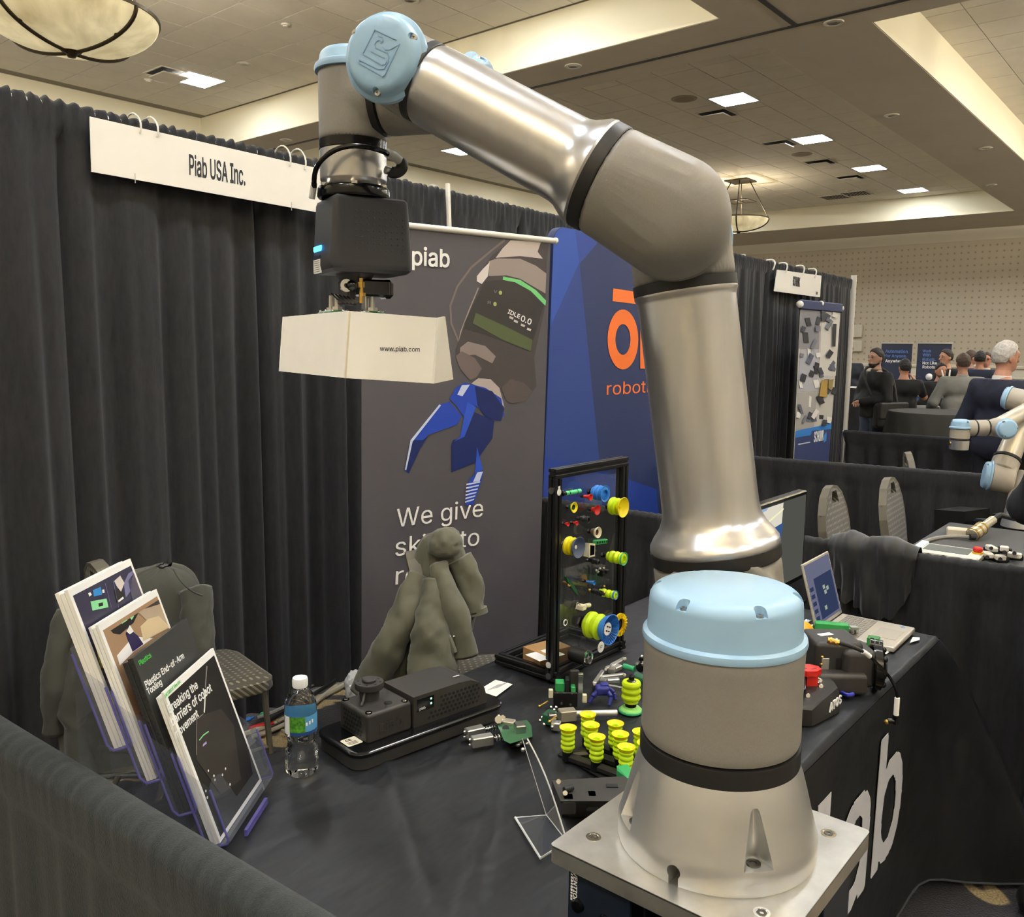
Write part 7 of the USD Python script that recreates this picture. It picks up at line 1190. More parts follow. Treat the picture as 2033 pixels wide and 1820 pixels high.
    def bodyf(P):
        d = smin(torso(P, 0), arms(P, 0), 0.03); d = smin(d, legsf(P, 0), 0.04); d = smin(d, nk(P), 0.03)
        for a in ('al', 'ar'): d = smin(d, cap_sdf(P, J_[a] + [0, -0.03, -0.045], J_[a] + [0, 0.15, -0.055], 0.04, 0.033), 0.03)
        return d
    V = [nets(bodyf, lo, [hi[0], hi[1], 1.55], 0.016), nets(lambda P: smin(head(P), nk(P), 0.02), (-0.13, -0.13, 1.47), (0.13, 0.17, 1.79), 0.0075)]
    for sd in ('l', 'r'):
        w, e = J_['w' + sd], J_['e' + sd]; d = U_(e, w); x = np.cross(d, [0, 0, 1.0]); x = np.array([1.0, 0, 0]) if np.linalg.norm(x) < 0.2 else x / np.linalg.norm(x); n = np.cross(x, d); sg = 1 if sd == 'l' else -1
        V.append(hull(np.vstack([va(ball(w + d * a + x * b, r, 1))[0] for a, b, r in ((0, 0, 0.026), (0.06, 0.028, 0.013), (0.062, -0.028, 0.012), (0.075, 0.0, 0.014))])))
        for k in range(4):
            b = w + d * 0.07 + x * (0.03 - 0.02 * k); l = (0.030, 0.035, 0.033, 0.026)[k]; m_ = b + d * l + n * -0.006; V.append(tube([b, m_, m_ + d * l * 0.6 - n * l * 0.75], [0.0095, 0.009, 0.0075], 8))
        b = w + d * 0.02 + x * 0.024 * sg; m_ = b + d * 0.028 + x * 0.028 * sg; V.append(tube([b, m_, m_ + d * 0.028 + x * 0.002 * sg], [0.011, 0.0105, 0.008], 8))
    S_ = lambda m: (va(m)[0] * s, va(m)[1])
    part(t, 'body', S_(union(*V)), skin_m, smooth=True)
    wv = lambda P: (meshkit.noise(P * [13, 13, 9], seed) - 0.5) * 0.022
    part(t, 'top_garment', S_(nets(lambda P: np.maximum(np.maximum(smin(torso(P, 0.022), arms(P, 0.020, sleeve_to), 0.045) + wv(P), hem - P[..., 2]), (P[..., 2] - 1.475)), lo, hi, 0.014)), top_m, smooth=True)
    part(t, 'trousers', S_(nets(lambda P: np.maximum(smin(legsf(P, 0.02), np.maximum(torso(P, 0.012), P[..., 2] - 1.0), 0.03) + wv(P), 0.055 - P[..., 2]), (lo[0], lo[1], 0.0), (hi[0], hi[1], 1.06), 0.016)), leg_m, smooth=True)
    for a in ('al', 'ar'): part(t, 'shoe', S_(hull(np.vstack([va(ball(J_[a] + q, r, 1))[0] for q, r in (((0, -0.05, -0.04), 0.046), ((0, 0.16, -0.055), 0.034), ((0, 0.05, -0.02), 0.045))]) * [1, 1, 1])), mat('shoe_dark', '#1b1a19', 0.4))
    def hairf(P):
        Q = rotz(P, hc, -head_yaw); d = head(P, 0.013) + (meshkit.noise(P * 60, 3) - 0.5) * 0.008; n = -0.72 * (Q[..., 1] - 0.045) + 0.69 * (Q[..., 2] - 1.69); cut = np.maximum(-n, 1.585 - Q[..., 2]); ear = -(np.linalg.norm((Q - [0, 0.012, 1.625]) * [0.4, 1, 1], axis=-1) - 0.042)
        return np.maximum(np.maximum(d, cut), np.maximum(ear, (1.60 - Q[..., 2]) if not bald else 1.6 - Q[..., 2]))
    part(t, 'hair', S_(nets(hairf, (-0.13, -0.15, 1.55), (0.13, 0.17, 1.80), 0.007)), hair_m, smooth=True)
    if beard: part(t, 'beard', S_(nets(lambda P: (lambda Q: np.maximum(np.maximum(head(P, 0.009) + (meshkit.noise(P * 70, 5) - 0.5) * 0.006, Q[..., 2] - (1.577 + 0.45 * np.maximum(0, 0.045 - Q[..., 1]))), 0.0 - Q[..., 1]))(rotz(P, hc, -head_yaw)), (-0.12, -0.05, 1.49), (0.12, 0.17, 1.68), 0.007)), mat('beard_' + beard[1:], beard, 0.7), smooth=True)
    hp = lambda x, y, z: rotz(np.array([x, y, z]), hc, head_yaw)
    part(t, 'eye', S_(cat(ball(hp(-0.031, 0.092, 1.652), 0.0095, 1), ball(hp(0.031, 0.092, 1.652), 0.0095, 1))), mat('eye_dark', '#2a211d', 0.3)); part(t, 'eyebrow', S_(cat(*[tube([hp(x - 0.014, 0.098, 1.672), hp(x, 0.101, 1.677), hp(x + 0.014, 0.097, 1.673)], 0.004, 6) for x in (-0.03, 0.03)])), hair_m); part(t, 'mouth', S_(tube([hp(-0.022, 0.097, 1.585), hp(0, 0.103, 1.584), hp(0.022, 0.097, 1.585)], 0.004, 6)), mat('lip', '#8d5a4c', 0.5))
    if collar: part(t, 'collar', S_(lathe([(0.060, 1.455), (0.073, 1.45), (0.066, 1.50), (0.058, 1.505), (0.060, 1.455)], frame((0, -0.006, 0)) @ np.diag([1, 1.05, 1, 1.0]), 28)), mat('collar_' + collar[1:], collar, 0.6))
    if glasses: part(t, 'glasses', S_(cat(*[ring(hp(x, 0.112, 1.65), hp(0, 1, 1.65) - hp(0, 0, 1.65), 0.017, 0.020, 0.003, 20) for x in (-0.03, 0.03)], *[tube([hp(x, 0.11, 1.655), hp(x * 1.65, 0.02, 1.655)], 0.002, 5) for x in (-0.048, 0.048)], tube([hp(-0.012, 0.114, 1.653), hp(0.012, 0.114, 1.653)], 0.002, 5))), mat('glasses_dark', '#2a2523', 0.3))
    return t
def place(px, py, D): q = at_d(px, py, D); return q[:2], q[2]
LEFT = math.atan2(0.641, 0.767) ; yaw_of = lambda d: math.atan2(-d[0], d[1])          # yaw that makes a person face the world direction d
def standing(px, py, D): q, z = place(px, py, D); return q, z
q, z = standing(1997, 677, 6.5); g1 = person('grey-haired man in a dark navy suit jacket walking right behind the small robot arm', q, yaw_of(RH * 0.93 + FH * 0.15), z / 1.77 * 1.75, dict(el=(-0.29, -0.10, 1.12), wl=(-0.27, 0.06, 0.92), er=(0.27, -0.06, 1.12)), '#1d2033', '#191b26', '#b9b4ac', '#c48f78', 0.0, 1.18, hem=0.78, collar='#e8e6e2', seed=3)
q, z = standing(1742, 692, 10.3); b1_ = person('bearded man in a black pullover with a shoulder bag, hands clasped', q, yaw_of(-RH * 0.95 - FH * 0.25), z / 1.765 * 1.75, dict(el=(-0.27, 0.02, 1.13), er=(0.27, 0.02, 1.13), wl=(-0.06, 0.22, 1.10), wr=(0.03, 0.23, 1.08)), '#1b1c1a', '#2c3546', '#2b2522', '#b88d74', 0.0, 1.1, beard='#3a322d', collar='#2a2a28', seed=4)
sb_ = thing('shoulder_bag', 'black messenger bag hanging at the hip of the bearded man', 'bag', (q[0], q[1], 0.75), yaw_of(-RH * 0.95 - FH * 0.25)); part(sb_, 'bag_body', rbox((-0.25, -0.04, 0.13), (0.13, 0.42, 0.30), 0.05), mat('bag_black', '#242321', 0.6, bump=(40, 0.4, 0.01))); part(sb_, 'bag_flap', rbox((-0.30, -0.04, 0.19), (0.06, 0.40, 0.2), 0.025), mat('bag_flap', '#2d2b29', 0.55, bump=(30, 0.4, 0.01))); part(sb_, 'strap', tube(spline([(-0.24, -0.15, 0.25), (-0.14, -0.155, 0.5), (0.02, -0.14, 0.66), (0.10, -0.06, 0.70), (0.08, 0.08, 0.68), (-0.04, 0.155, 0.5), (-0.2, 0.13, 0.28)], 28), 0.016, 8), mat('bag_black', '#242321', 0.6))
q, z = standing(1797, 713, 10.8); person('man in a black shirt seen from behind, raising one bare forearm to his face', q, yaw_of(FH * 0.9 + RH * 0.3), z / 1.765 * 1.75, dict(er=(0.30, 0.12, 1.22), wr=(0.16, 0.16, 1.46)), '#191918', '#191a1d', '#1d1917', '#b98468', 0.3, 1.02, sleeve_to=0.4, seed=5)
q, z = standing(1881, 694, 12.5); person('short-haired man in a black shirt turned left behind the second navy banner', q, yaw_of(-RH * 0.9 - FH * 0.1), z / 1.765 * 1.75, dict(el=(-0.26, -0.06, 1.12)), '#151515', '#1c1d20', '#2c211c', '#c08e73', 0.0, 1.08, sleeve_to=0.4, seed=6)
q, z = standing(1868, 721, 11.5); person('shorter man in black with a white lanyard facing the camera', q, yaw_of(-FH * 0.95 + RH * 0.1), z / 1.765 * 1.75, None, '#161616', '#17181b', '#211a16', '#b58268', 0.0, 1.02, beard='#6d5344', seed=7)
ly = thing('lanyard', 'white lanyard on the shorter man in black', 'lanyard', (q[0], q[1], 1.0), yaw_of(-FH * 0.95 + RH * 0.1)); part(ly, 'ribbon', tube([(-0.06, 0.12, 0.40), (-0.03, 0.155, 0.25), (0, 0.155, 0.1)], 0.010, 6), print_m); part(ly, 'ribbon', tube([(0.06, 0.12, 0.40), (0.03, 0.155, 0.25), (0, 0.155, 0.1)], 0.010, 6), print_m); part(ly, 'badge', box((0, 0.16, 0.04), (0.08, 0.006, 0.11), 0, 0.002), print_m)
q, z = standing(1914, 702, 10.0); person('man in a light grey sweater seen from behind', q, yaw_of(FH * 0.97 + RH * 0.12), z / 1.765 * 1.75, dict(el=(-0.33, 0.0, 1.14), wl=(-0.30, 0.18, 1.05)), '#8b8a84', '#23252b', '#4a382c', '#b5846b', 0.0, 1.15, hem=0.9, collar='#9a9994', seed=8)
q, z = standing(1927, 696, 13.5); person('brown-haired man standing farther back, facing right', q, yaw_of(RH * 0.9 + FH * 0.1), z / 1.765 * 1.75, None, '#39404f', '#20242e', '#4b3629', '#bb8b72', 0.0, 1.0, seed=9)
q, z = standing(1947, 697, 12.8); person('dark-haired man in a navy jacket seen from behind', q, yaw_of(FH * 0.8 + RH * 0.5), z / 1.765 * 1.75, None, '#1c2236', '#1b1d25', '#1c1715', '#a9765d', 0.0, 1.08, seed=10)
q, z = standing(1960, 700, 13.4); person('man with glasses looking left beside the grey-haired man', q, yaw_of(-FH * 0.7 - RH * 0.55), z / 1.765 * 1.75, None, '#232838', '#1b1d25', '#3c2f26', '#c08a74', 0.0, 1.05, glasses=True, collar='#d9d7d2', seed=11)
q, z = standing(1680, 722, 13.0); person('person in dark clothes mostly hidden behind the white end post', q + np.array([0.0, 0.0]), yaw_of(-FH), 1.72, None, '#1f2530', '#1b1d25', '#2c211c', '#b5846b', 0.0, 1.05, seed=12)
q = at_z(2052, 1795, 0.0)[:2]; rp = person('person in a black jacket at the right edge, one bent arm in view', q + np.array([0.06, -0.05]), yaw_of(-FH * 0.35 + RH * 0.9), 1.80, dict(sl=(-0.2, -0.02, 1.42), el=(-0.35, -0.08, 1.12), wl=(-0.12, 0.22, 1.13), sr=(0.2, 0, 1.42), kl=(-0.15, 0.04, 0.5), al=(-0.14, -0.02, 0.09)), '#1c1d22', '#262a33', '#2c211c', '#b5846b', 0.0, 1.12, hem=0.8, seed=13)

# ------------------------------------------------------------------ the next booth: table, small robot arm, pendant and tools
Z2 = 0.79; Q_ = lambda px, py, z=0.0: at_z(px, py, Z2 + z)
t2 = thing('table', 'table under a black cloth in the next booth, carrying the small robot arm', 'table', (4.35, 0.1, 0)); c2m = mat('cloth_charcoal', '#2c2e2f', 0.8, var=(30, 0.15), sheen_weight=0.2)
def cloth_box(x0, y0, x1, y1, zt, amp, seed):
    cs = np.array([(x0, y0), (x1, y0), (x1, y1), (x0, y1), (x0, y0)]); L = np.r_[0, np.cumsum(np.linalg.norm(np.diff(cs, axis=0), axis=1))]; s = np.linspace(0, L[-1], 420); px, py = np.interp(s, L, cs[:, 0]), np.interp(s, L, cs[:, 1]); cx_, cy_ = (x0 + x1) / 2, (y0 + y1) / 2
    V = [np.stack([cx_ + (px - cx_) * k, cy_ + (py - cy_) * k, np.full(len(s), zt)], 1) for k in (0.0, 0.5, 0.985, 0.998)]
    for v in np.linspace(0.02, 1, 16):
        f = 1 + (0.02 + amp * v * (np.sin(s * 24 + seed) + 0.6 * np.sin(s * 41 + 2))) / max(x1 - x0, y1 - y0) * 2; V.append(np.stack([cx_ + (px - cx_) * f, cy_ + (py - cy_) * f, np.full(len(s), zt - 0.008 - v * (zt - 0.03))], 1))
    v, f = gridm(np.array(V)); return v, f
part(t2, 'cloth', cloth_box(3.90, -0.85, 4.72, 1.03, Z2, 0.012, 1), c2m, smooth=40, w=True); part(t2, 'tabletop', bx((3.93, -0.82, Z2 - 0.04), (4.69, 1.0, Z2 - 0.012)), mat('table_board', '#b7a98f', 0.6), w=True)
for x in (4.0, 4.62):
    for y in (-0.75, 0.93): part(t2, 'leg', cyl((x, y, 0), (x, y, Z2 - 0.04), 0.014, n=10), satin_m, w=True)
tpd = thing('teach_pendant', 'white robot teach pendant with a red stop button lying on the far table', 'teach pendant', Q_(1880, 1100)); pq = [Q_(*q) for q in ((1822, 1084), (1838, 1079), (1953, 1098), (1950, 1116))]
a, b = Q_(1816, 1089, 0.02), Q_(1950, 1108, 0.02); part(tpd, 'casing', obar(a, b, 0.17, 0.034, 0.008), mat('pendant_white', '#dcdcd4', 0.4), w=True); part(tpd, 'screen', obar(a + (b - a) * 0.17 + UZ * 0.0175, a + (b - a) * 0.83 + UZ * 0.0175, 0.12, 0.002), mat('pendant_screen', '#6c726f', 0.3), w=True); part(tpd, 'blue_edge', obar(a + (b - a) * 0.02 + UZ * 0.01, a + (b - a) * 0.15 + UZ * 0.01, 0.172, 0.03, 0.004), mat('pendant_blue', '#c7d6de', 0.4), w=True)
e = a + (b - a) * 0.93 + UZ * 0.018; part(tpd, 'button_ring', cyl(e, e + UZ * 0.006, 0.021, n=18), mat('stop_yellow', '#e0b02a', 0.4), w=True); part(tpd, 'stop_button', cyl(e + UZ * 0.006, e + UZ * 0.026, 0.019, n=18, bev=0.005), red_m, w=True)
c_ = thing('cable', 'grey cable running from the teach pendant across the far table', 'cable', Q_(1850, 1072)); part(c_, 'lead', tube(spline([Q_(1824, 1082, 0.02), Q_(1850, 1070, 0.01), Q_(1890, 1065, 0.01), Q_(1925, 1066, 0.02)], 24), 0.009, 8), cab[1], w=True); part(c_, 'plug', cyl(Q_(1925, 1066, 0.02), Q_(1935, 1066, 0.02), 0.014, n=10), rubber_m, w=True)
bp_ = thing('conveyor_bar', 'dark blue-black profile bar on the far table', 'profile bar', Q_(1955, 1052)); p, q = at_d(1889, 1036, 4.75), at_d(2075, 1052, 4.3); part(bp_, 'bar', obar(p, q, 0.075, 0.062, 0.01), mat('bar_navy', '#182230', 0.3), w=True); part(bp_, 'end_cap', obar(p - U_(p, q) * 0.006, p, 0.078, 0.065, 0.01), gloss_m, w=True); part(bp_, 'bright_strip', obar(p + UZ * 0.0325, q + UZ * 0.0325, 0.02, 0.002), satin_m, w=True)
for s in (0.1, 0.75): part(bp_, 'bar_foot', obar(p + (q - p) * s, p + (q - p) * (s + 0.05), 0.07, 2 * (p[2] - Z2), 0.003), blacks_m, w=True)
wbk = thing('white_block', 'cream foam block in front of the dark bar on the far table', 'block', Q_(1900, 1058)); part(wbk, 'block', obar(Q_(1879, 1054, 0.02), Q_(1922, 1058, 0.02), 0.06, 0.038, 0.005), mat('foam_cream', '#cfc4ae', 0.7), w=True); part(wbk, 'groove', obar(Q_(1880, 1055, 0.012), Q_(1922, 1059, 0.012), 0.062, 0.003), mat('foam_groove', '#9a907c', 0.7), w=True)
bf = thing('brass_tool', 'brass and white cylinder tool leaning on the dark bar', 'robot tool', Q_(1930, 1065)); p, q = Q_(1930, 1062, 0.025), Q_(1972, 1031, 0.08); part(bf, 'barrel', cat(cyl(p, p + (q - p) * 0.5, 0.03, n=16, bev=0.004), cyl(p + (q - p) * 0.5, q, 0.02, n=14, bev=0.003)), mat('barrel_cream', '#c9c0a5', 0.3, 0.5), w=True); part(bf, 'brass_band', cat(*[cyl(p + (q - p) * s, p + (q - p) * (s + 0.05), 0.032, n=16) for s in (0.02, 0.22, 0.4)]), brass_m, w=True); part(bf, 'tail', tube([q, q + (q - p) * 0.3 + UZ * 0.0, Q_(2015, 1030, 0.06)], 0.012, 8), rubber_m, w=True)
for k, (P, lb) in enumerate((([(1962, 1085), (1975, 1092), (1968, 1088)], 'small black and white gripper finger left of the loose parts'), ([(1985, 1088), (2003, 1090), (1994, 1096)], 'small black and white gripper finger in the middle of the loose parts'), ([(1976, 1106), (1996, 1107), (1986, 1110)], 'white gripper finger nearest the table edge'), ([(2000, 1100), (2028, 1104), (2014, 1098)], 'long white gripper finger at the right edge'), ([(1958, 1098), (1966, 1104), (1960, 1106)], 'small white screw-like part beside the red stop button'))):
    t = thing('gripper_finger', lb, 'robot tool', Q_(*P[2])); part(t, 'white_piece', obar(Q_(*P[0], 0.03), Q_(*P[1], 0.03), 0.03, 0.022, 0.004), mat('finger_white', '#dcd6c8', 0.4), w=True); part(t, 'black_base', obar(Q_(P[0][0] - 2, P[0][1] + 3, 0.012), Q_(P[1][0] + 3, P[1][1] + 2, 0.012), 0.045, 0.024, 0.004), blacks_m, w=True); part(t, 'pin', cyl(Q_(*P[2], 0.02), Q_(*P[2], 0.06), 0.008, n=8), rubber_m, w=True)
# small robot arm
D2 = 4.6; K = lambda px, py, d=D2: at_d(px, py, d); sc_ = D2 / F
ra2 = thing('robot_arm', 'small grey cobot arm with light blue caps on the table at the right edge', 'robot arm', Q_(2024, 1046)); o2 = Q_(2024, 1046)
smallgrey = mat('robot_grey_warm', '#a8a194', 0.5); smalltube = mat('robot_tube_cream', '#cfc7b4', 0.35, 0.3)
def c3(p, q, r, m, n='joint', bev=0.006, r2=None): return part(ra2, n, cyl(p, q, r, r2, 32, bev), m, w=True)
c3(o2, o2 + UZ * 0.09, 0.085, castalu_m, 'base_flange', 0.004, 0.07); c3(o2 + UZ * 0.09, K(2030, 985), 0.068, smallgrey, 'base_housing')
e1_, e2_ = K(1966, 944, 4.62), K(2012, 952, 4.58); c3(e1_, e2_, 0.078, smallgrey, 'shoulder_housing'); lid(ra2, e1_, U_(e2_, e1_), 0.077, 0.035, notches=3); c3(e2_, K(2040, 975), 0.07, smallgrey, 'shoulder_link')
u0, u1 = K(1990, 935), K(2045, 800, 4.7); c3(K(1984, 921), K(1988, 915), 0.05, rubber_m, 'joint_ring', 0.002) if False else None
ud2 = U_(u0, u1); c3(u0, u0 + ud2 * 0.07, 0.068, smallgrey, 'link_stub'); c3(u0 + ud2 * 0.07, u0 + ud2 * 0.085, 0.0695, rubber_m, 'joint_ring', 0.001); c3(u0 + ud2 * 0.085, u1, 0.062, smalltube, 'upper_arm_tube', 0.004, 0.05)
eb0, eb1 = K(2004, 790, 4.74), K(2040, 798, 4.68); lid(ra2, eb0, U_(eb1, eb0), 0.062, 0.03, notches=3); c3(eb0, eb1, 0.062, smallgrey, 'elbow_housing')
f0, f1 = K(2045, 812, 4.6), K(1982, 846, 4.5); c3(f0, f1, 0.044, smalltube, 'forearm_tube', 0.004)
w0, w1 = K(1984, 850, 4.46), K(1998, 851, 4.38); c3(K(1976, 848, 4.55), w1, 0.05, smallgrey, 'wrist_housing'); lid(ra2, w1, U_(w0, w1), 0.049, 0.03, notches=3)
c3(K(1916, 850, 4.5), K(1980, 849, 4.5), 0.043, smallgrey, 'wrist_housing'); c3(K(1933, 850, 4.5), K(1936, 850, 4.5), 0.0445, rubber_m, 'joint_ring', 0.001); c3(K(1957, 849, 4.5), K(1960, 849, 4.5), 0.0445, rubber_m, 'joint_ring', 0.001)
v0 = K(1906, 857, 4.5); c3(v0 - UZ * 0.038, v0 + UZ * 0.02, 0.048, smallgrey, 'tool_housing'); lid(ra2, v0 + UZ * 0.02, UZ, 0.049, 0.045, notches=3); c3(v0 - UZ * 0.042, v0 - UZ * 0.037, 0.0485, rubber_m, 'joint_ring', 0.001); c3(v0 - UZ * 0.094, v0 - UZ * 0.042, 0.0475, alu_m, 'tool_flange', 0.003); part(ra2, 'plug_socket', cyl(v0 - UZ * 0.06 - RT * 0.045, v0 - UZ * 0.06 - RT * 0.053, 0.009, n=12), brass_m, w=True)

# ------------------------------------------------------------------ farther booths
YS = 3.36
s0_ = [at_y(*q, YS) for q in ((1543, 535), (1631, 547), (1628, 590), (1537, 578))]; su2 = U_(s0_[3], s0_[2]); 
s2 = thing('hanging_sign', 'small white booth sign on the far end of the back drape', 'sign', s0_[0] - UZ * 0.2); part(s2, 'board', hull([p + np.array([0, e, 0]) for p in s0_ for e in (0, 0.006)]), white_m, w=True, smooth=False)
tq0 = at_y(1574, 566, YS - 0.003); part(s2, 'lettering', text('SCHUNK', 0.085, uvn(tq0, (1, 0, -0.02), (0, 0, 1)), 0.002, True, cx=(at_y(1587, 567, YS)[0] - tq0[0]) / 0.085 / natw('SCHUNK', True)), mat('sign_ink', '#2c2c30', 0.6), w=True); part(s2, 'corner_mark', hull([at_y(*q, YS - 0.003 * e) for q in ((1621, 579), (1624, 579.5), (1624, 584.5), (1621, 584)) for e in (1, 2)]), mat('grey_ink', '#77777a', 0.6), w=True, smooth=False)
for px, py in ((1529, 523), (1554, 529), (1588, 534), (1612, 540)): q = at_y(px, py, YS + 0.02); part(s2, 'hook', tube(spline([q - UZ * 0.06 - [0, 0.03, 0], q + UZ * 0.02 - [0, 0.04, 0], q + UZ * 0.03 + [0, 0.04, 0]], 8), 0.008, 6), white_m, w=True)
YN = 3.1
N2 = lambda px, py: (lambda q: np.array([q[0], q[2]]))(at_y(px, py, YN)); NM = lambda k: uvn((0, YN - k, 0), (1, 0, 0), (0, 0, 1)); zn = (1540, 540, 4.667)
bn2 = thing('hanging_banner', 'narrow banner with grey machine pictures over a blue foot in the far booth', 'banner', at_y(1620, 900, YN) * [1, 1, 0]); pn = lambda n, c: mat('far_' + n, c, 0.5)
sheet = [N2(1540 + x / 4.667, 540 + y / 4.667) for x, y in ((232, 345), (600, 350), (490, 1740), (170, 1700))]; lo_ = [sheet[3][0] , 0.4]
sh2 = Polygon([sheet[0], sheet[1], N2(1645, 915), N2(1576, 912)]); part(bn2, 'print_sheet', prism(sh2, 0.006, uvn((0, YN + 0.006, 0), (1, 0, 0), (0, 0, 1))), pn('paper', '#c9c6bf'), w=True, smooth=False)
def NA(n, p, c, k, line=None): return art(bn2, n, p, pn(c[1:], c), k, N2, NM, zn, h=0.001, line=line)
pt = at_y(1588, 604, YN), at_y(1670, 612, YN); part(bn2, 'top_bar', obar(pt[0], pt[1], 0.04, 0.09, 0.01), mat('far_navy', '#2d3a66', 0.5), w=True); part(bn2, 'hook', cat(ball(at_y(1630, 603, YN), 0.03, 1), ball(pt[0], 0.035, 1), ball(pt[1], 0.03, 1)), white_m, w=True)
NA('foot_print', [(183, 1480), (515, 1400), (490, 1760), (168, 1740)], '#35406f', 0.002); NA('foot_print', [(185, 1470), (330, 1440), (430, 1420), (515, 1388), (512, 1455), (330, 1470), (320, 1510), (180, 1535)], '#2f7fcf', 0.003)
NA('picture', [(232, 350), (410, 350), (400, 710), (215, 710)], '#8b8a90', 0.002); NA('picture', [(228, 715), (400, 715), (385, 1100), (200, 1110)], '#aeb0b8', 0.002); NA('picture', [(425, 350), (598, 360), (555, 960), (400, 960)], '#d3d0c9', 0.002); NA('picture', [(200, 1115), (385, 1105), (350, 1440), (188, 1460)], '#a9a6a2', 0.002); NA('picture', [(400, 970), (550, 965), (515, 1390), (350, 1430)], '#c4c1ba', 0.002)
rr = np.random.default_rng(4)
for k in range(46):
    cx_, cy_ = rr.uniform(215, 560), rr.uniform(380, 1400); cx_ -= max(0, (cy_ - 700)) * 0.06; w_, h_ = rr.uniform(8, 26), rr.uniform(14, 60); a_ = rr.uniform(-0.6, 0.6)
    NA('picture_detail', [(cx_ + (x * math.cos(a_) - y * math.sin(a_)), cy_ + (x * math.sin(a_) + y * math.cos(a_))) for x, y in ((-w_, -h_), (w_, -h_ * 0.8), (w_ * 0.8, h_), (-w_, h_ * 0.9))], ('#3a3c48', '#e6e3dd', '#5c6072', '#777a86', '#26272e')[k % 5], 0.0035 + 0.0003 * k)
NA('picture_detail', [(410, 1000), (465, 1000), (455, 1160), (385, 1150)], '#b08f3f', 0.02); NA('picture_detail', [(470, 1000), (520, 990), (500, 1090), (470, 1080)], '#9a8548', 0.02); NA('picture_detail', [(515, 480), (545, 480), (535, 690), (512, 690)], '#2b2c33', 0.02)
l0_, l1_ = at_y(1540 + 352 / 4.667, 540 + 1575 / 4.667, YN - 0.004), at_y(1540 + 440 / 4.667, 540 + 1575 / 4.667, YN - 0.004); part(bn2, 'lettering', text('SCHUNK', 0.10, uvn(l0_, (1, 0, 0), (0, 0, 1)), 0.002, True, cx=(l1_[0] - l0_[0]) / 0.1 / natw('SCHUNK', True)), print_m, w=True); NA('logo_mark', [(445, 1510), (468, 1480), (465, 1560), (440, 1580)], '#3f8fd8', 0.004); NA('small_print', [(205, 1590), (315, 1570), (315, 1580), (205, 1602)], '#c9cbd6', 0.004)
# high table behind the post, round table, far banners, wall speaker
ht = thing('cocktail_table', 'tall black-draped table with a white paper on it behind the white end post', 'table', at_d(1702, 860, 12.6) * [1, 1, 0]); hc_ = at_d(1702, 770, 12.6); part(ht, 'cloth', lathe([(0, hc_[2]), (0.30, hc_[2]), (0.31, hc_[2] - 0.03), (0.29, hc_[2] - 0.3), (0.34, 0.03)], frame((hc_[0], hc_[1], 0)), 40), drape_far_m, w=True); part(ht, 'paper', box((hc_[0] - 0.05, hc_[1], hc_[2] + 0.012), (0.3, 0.22, 0.012)), print_m, w=True)
rtb = thing('round_table', 'round table under a pleated dark cloth before the group of people', 'table', at_d(1860, 830, 9.2) * [1, 1, 0]); rc_ = at_d(1860, 817, 9.2); n = 160; A_2 = np.linspace(0, 2 * math.pi, n + 1); V = [np.stack([rc_[0] + r * np.cos(A_2), rc_[1] + r * np.sin(A_2), np.full(n + 1, rc_[2])], 1) for r in (0.0, 0.4, 0.48)]
V += [np.stack([rc_[0] + (0.49 + 0.11 * v + 0.03 * v * np.sin(A_2 * 18)) * np.cos(A_2), rc_[1] + (0.49 + 0.11 * v + 0.03 * v * np.sin(A_2 * 18)) * np.sin(A_2), np.full(n + 1, rc_[2] - 0.02 - v * (rc_[2] - 0.05))], 1) for v in np.linspace(0, 1, 12)]
part(rtb, 'cloth', gridm(np.array(V)), mat('cloth_grey_black', '#3a3933', 0.8), smooth=30, w=True); part(rtb, 'tabletop', cyl((rc_[0], rc_[1], rc_[2] - 0.03), (rc_[0], rc_[1], rc_[2] - 0.004), 0.47, n=40), mat('table_board', '#b7a98f', 0.6), w=True); part(rtb, 'pedestal_leg', cyl((rc_[0], rc_[1], 0), (rc_[0], rc_[1], rc_[2] - 0.03), 0.05, n=16), satin_m, w=True)
fbm_ = mat('far_banner_navy', '#252f4a', 0.5)
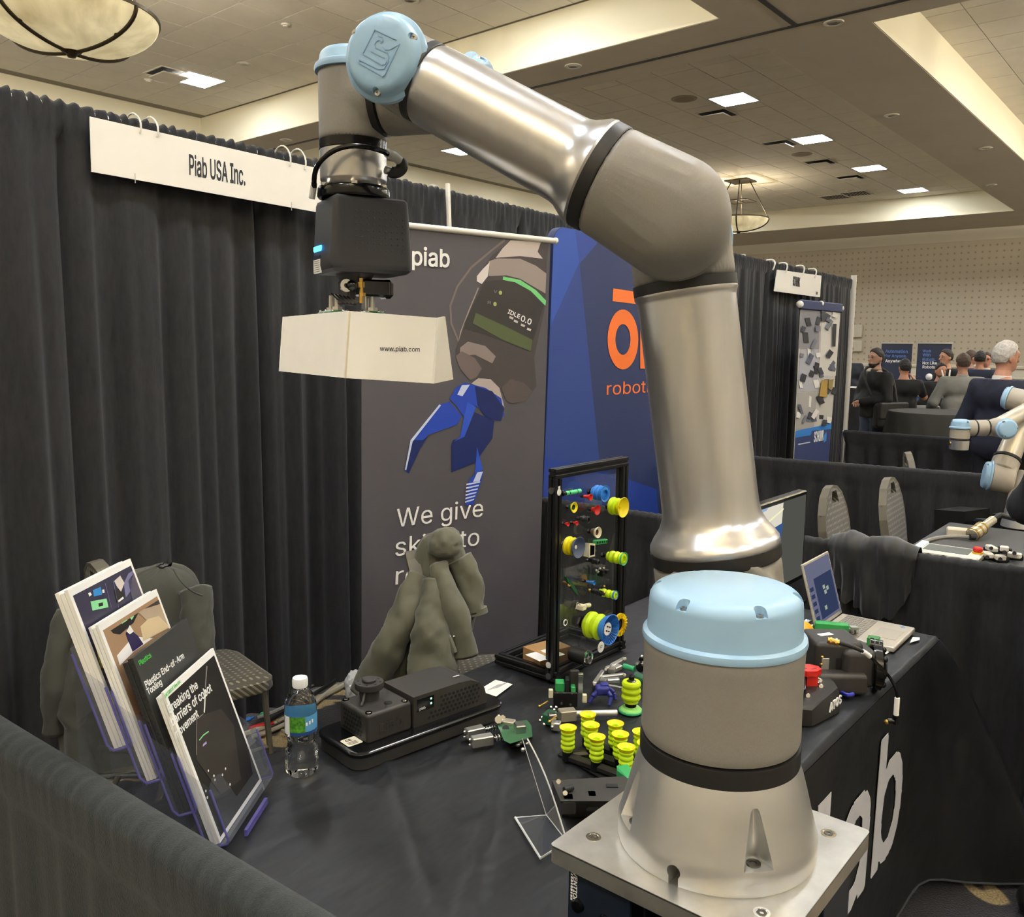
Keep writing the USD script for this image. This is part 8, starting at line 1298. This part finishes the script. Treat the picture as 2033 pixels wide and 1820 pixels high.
for (x0, x1, lines, lb, DB) in ((1751, 1812, (('Automation', '#5b7fc4', 697), ('for Anyone.', '#5b7fc4', 706), ('Anywhere.', '#f0f0f0', 716)), 'left navy far banner reading about automation', 14.5), (1823, 1890, (('Work', '#5b7fc4', 696), ('With', '#5b7fc4', 704), ('Robots.', '#5b7fc4', 713), ('Not Like', '#f0f0f0', 720), ('Robots.', '#f0f0f0', 728)), 'right navy far banner reading about robots', 14.5)):
    p, q = at_d(x0, 682, DB), at_d(x1, 683, DB); d = U_(p * [1, 1, 0], q * [1, 1, 0]); nn = np.cross(d, UZ); nn = nn if np.dot(nn, FWD) < 0 else -nn; W = np.linalg.norm((q - p)[:2]); fb = thing('rollup_banner', lb, 'banner', (p + q) / 2 * [1, 1, 0])
    MM = lambda k: uvn(p * [1, 1, 0] + nn * k, d, UZ); part(fb, 'print_sheet', xf(bx((0, 0.1, -0.01), (W, p[2], 0)), MM(0)), fbm_, w=True, smooth=False); part(fb, 'top_rail', xf(bx((-0.01, p[2], -0.02), (W + 0.01, p[2] + 0.03, 0.01)), MM(0)), satin_m, w=True); part(fb, 'lower_print', xf(bx((0, 0.1, 0), (W, 0.9, 0.002)), MM(0)), mat('far_banner_blue', '#3f5f9e', 0.5), w=True, smooth=False); part(fb, 'base_cassette', xf(rbox((W / 2, 0.05, 0), (W + 0.04, 0.1, 0.2), 0.02), MM(0)), satin_m, w=True)
    for s, c, y in lines: a = at_pl(x0 + (0.1 if x0 < 1800 else 0.12) * (x1 - x0), y + 3, p, nn); wdt = {'Automation': 0.73, 'for Anyone.': 0.70, 'Anywhere.': 0.64, 'Work': 0.26, 'With': 0.24, 'Robots.': 0.40, 'Not Like': 0.43}[s] * W; part(fb, 'lettering', text(s, wdt / natw(s, True), uvn(a + nn * 0.003, d, UZ), 0.003, True), mat('far_text_' + c[1:], c, 0.5), w=True)
    if x0 > 1800: a = at_pl(1844, 748, p, nn); part(fb, 'robot_picture', cat(ball(a + nn * 0.005, 0.06, 1), ball(a + nn * 0.005 - UZ * 0.13 - d * 0.05, 0.05, 1), ball(a + nn * 0.005 - UZ * 0.3 - d * 0.15, 0.04, 1)), print_m, w=True)
q = at_x(1702, 672, X1 - 0.02); sp2 = thing('wall_speaker', 'pair of cream wall boxes on the patterned far wall', 'wall box', (X1, q[1], q[2] - 0.3)); 
for py, h in ((657, 0.4), (687, 0.34)): q = at_x(1702, py, X1); part(sp2, 'cover', box((X1 - 0.05, q[1], q[2]), (0.1, 0.34, h), 0, 0.02), mat('wall_box', '#cfc6b0', 0.5), w=True)
q = at_d(1836, 823, 10.9); cf = thing('banquet_chair', 'grey chair back just above the round table', 'chair', q * [1, 1, 0]); part(cf, 'backrest', rbox(q + UZ * -0.05, (0.1, 0.36, 0.34), 0.04, 0.6), mat('chair_grey', '#8a8a88', 0.5), w=True); part(cf, 'back_rim', tube([q + [0, -0.17, -0.2], q + [0, -0.16, 0.1], q + [0, 0.16, 0.1], q + [0, 0.17, -0.2]], 0.015, 8), chfr, w=True)
for y in (-0.17, 0.17): part(cf, 'leg', cyl(q + [0, y, -0.2], q * [1, 1, 0] + [0, y, 0], 0.014, n=8), chfr, w=True)
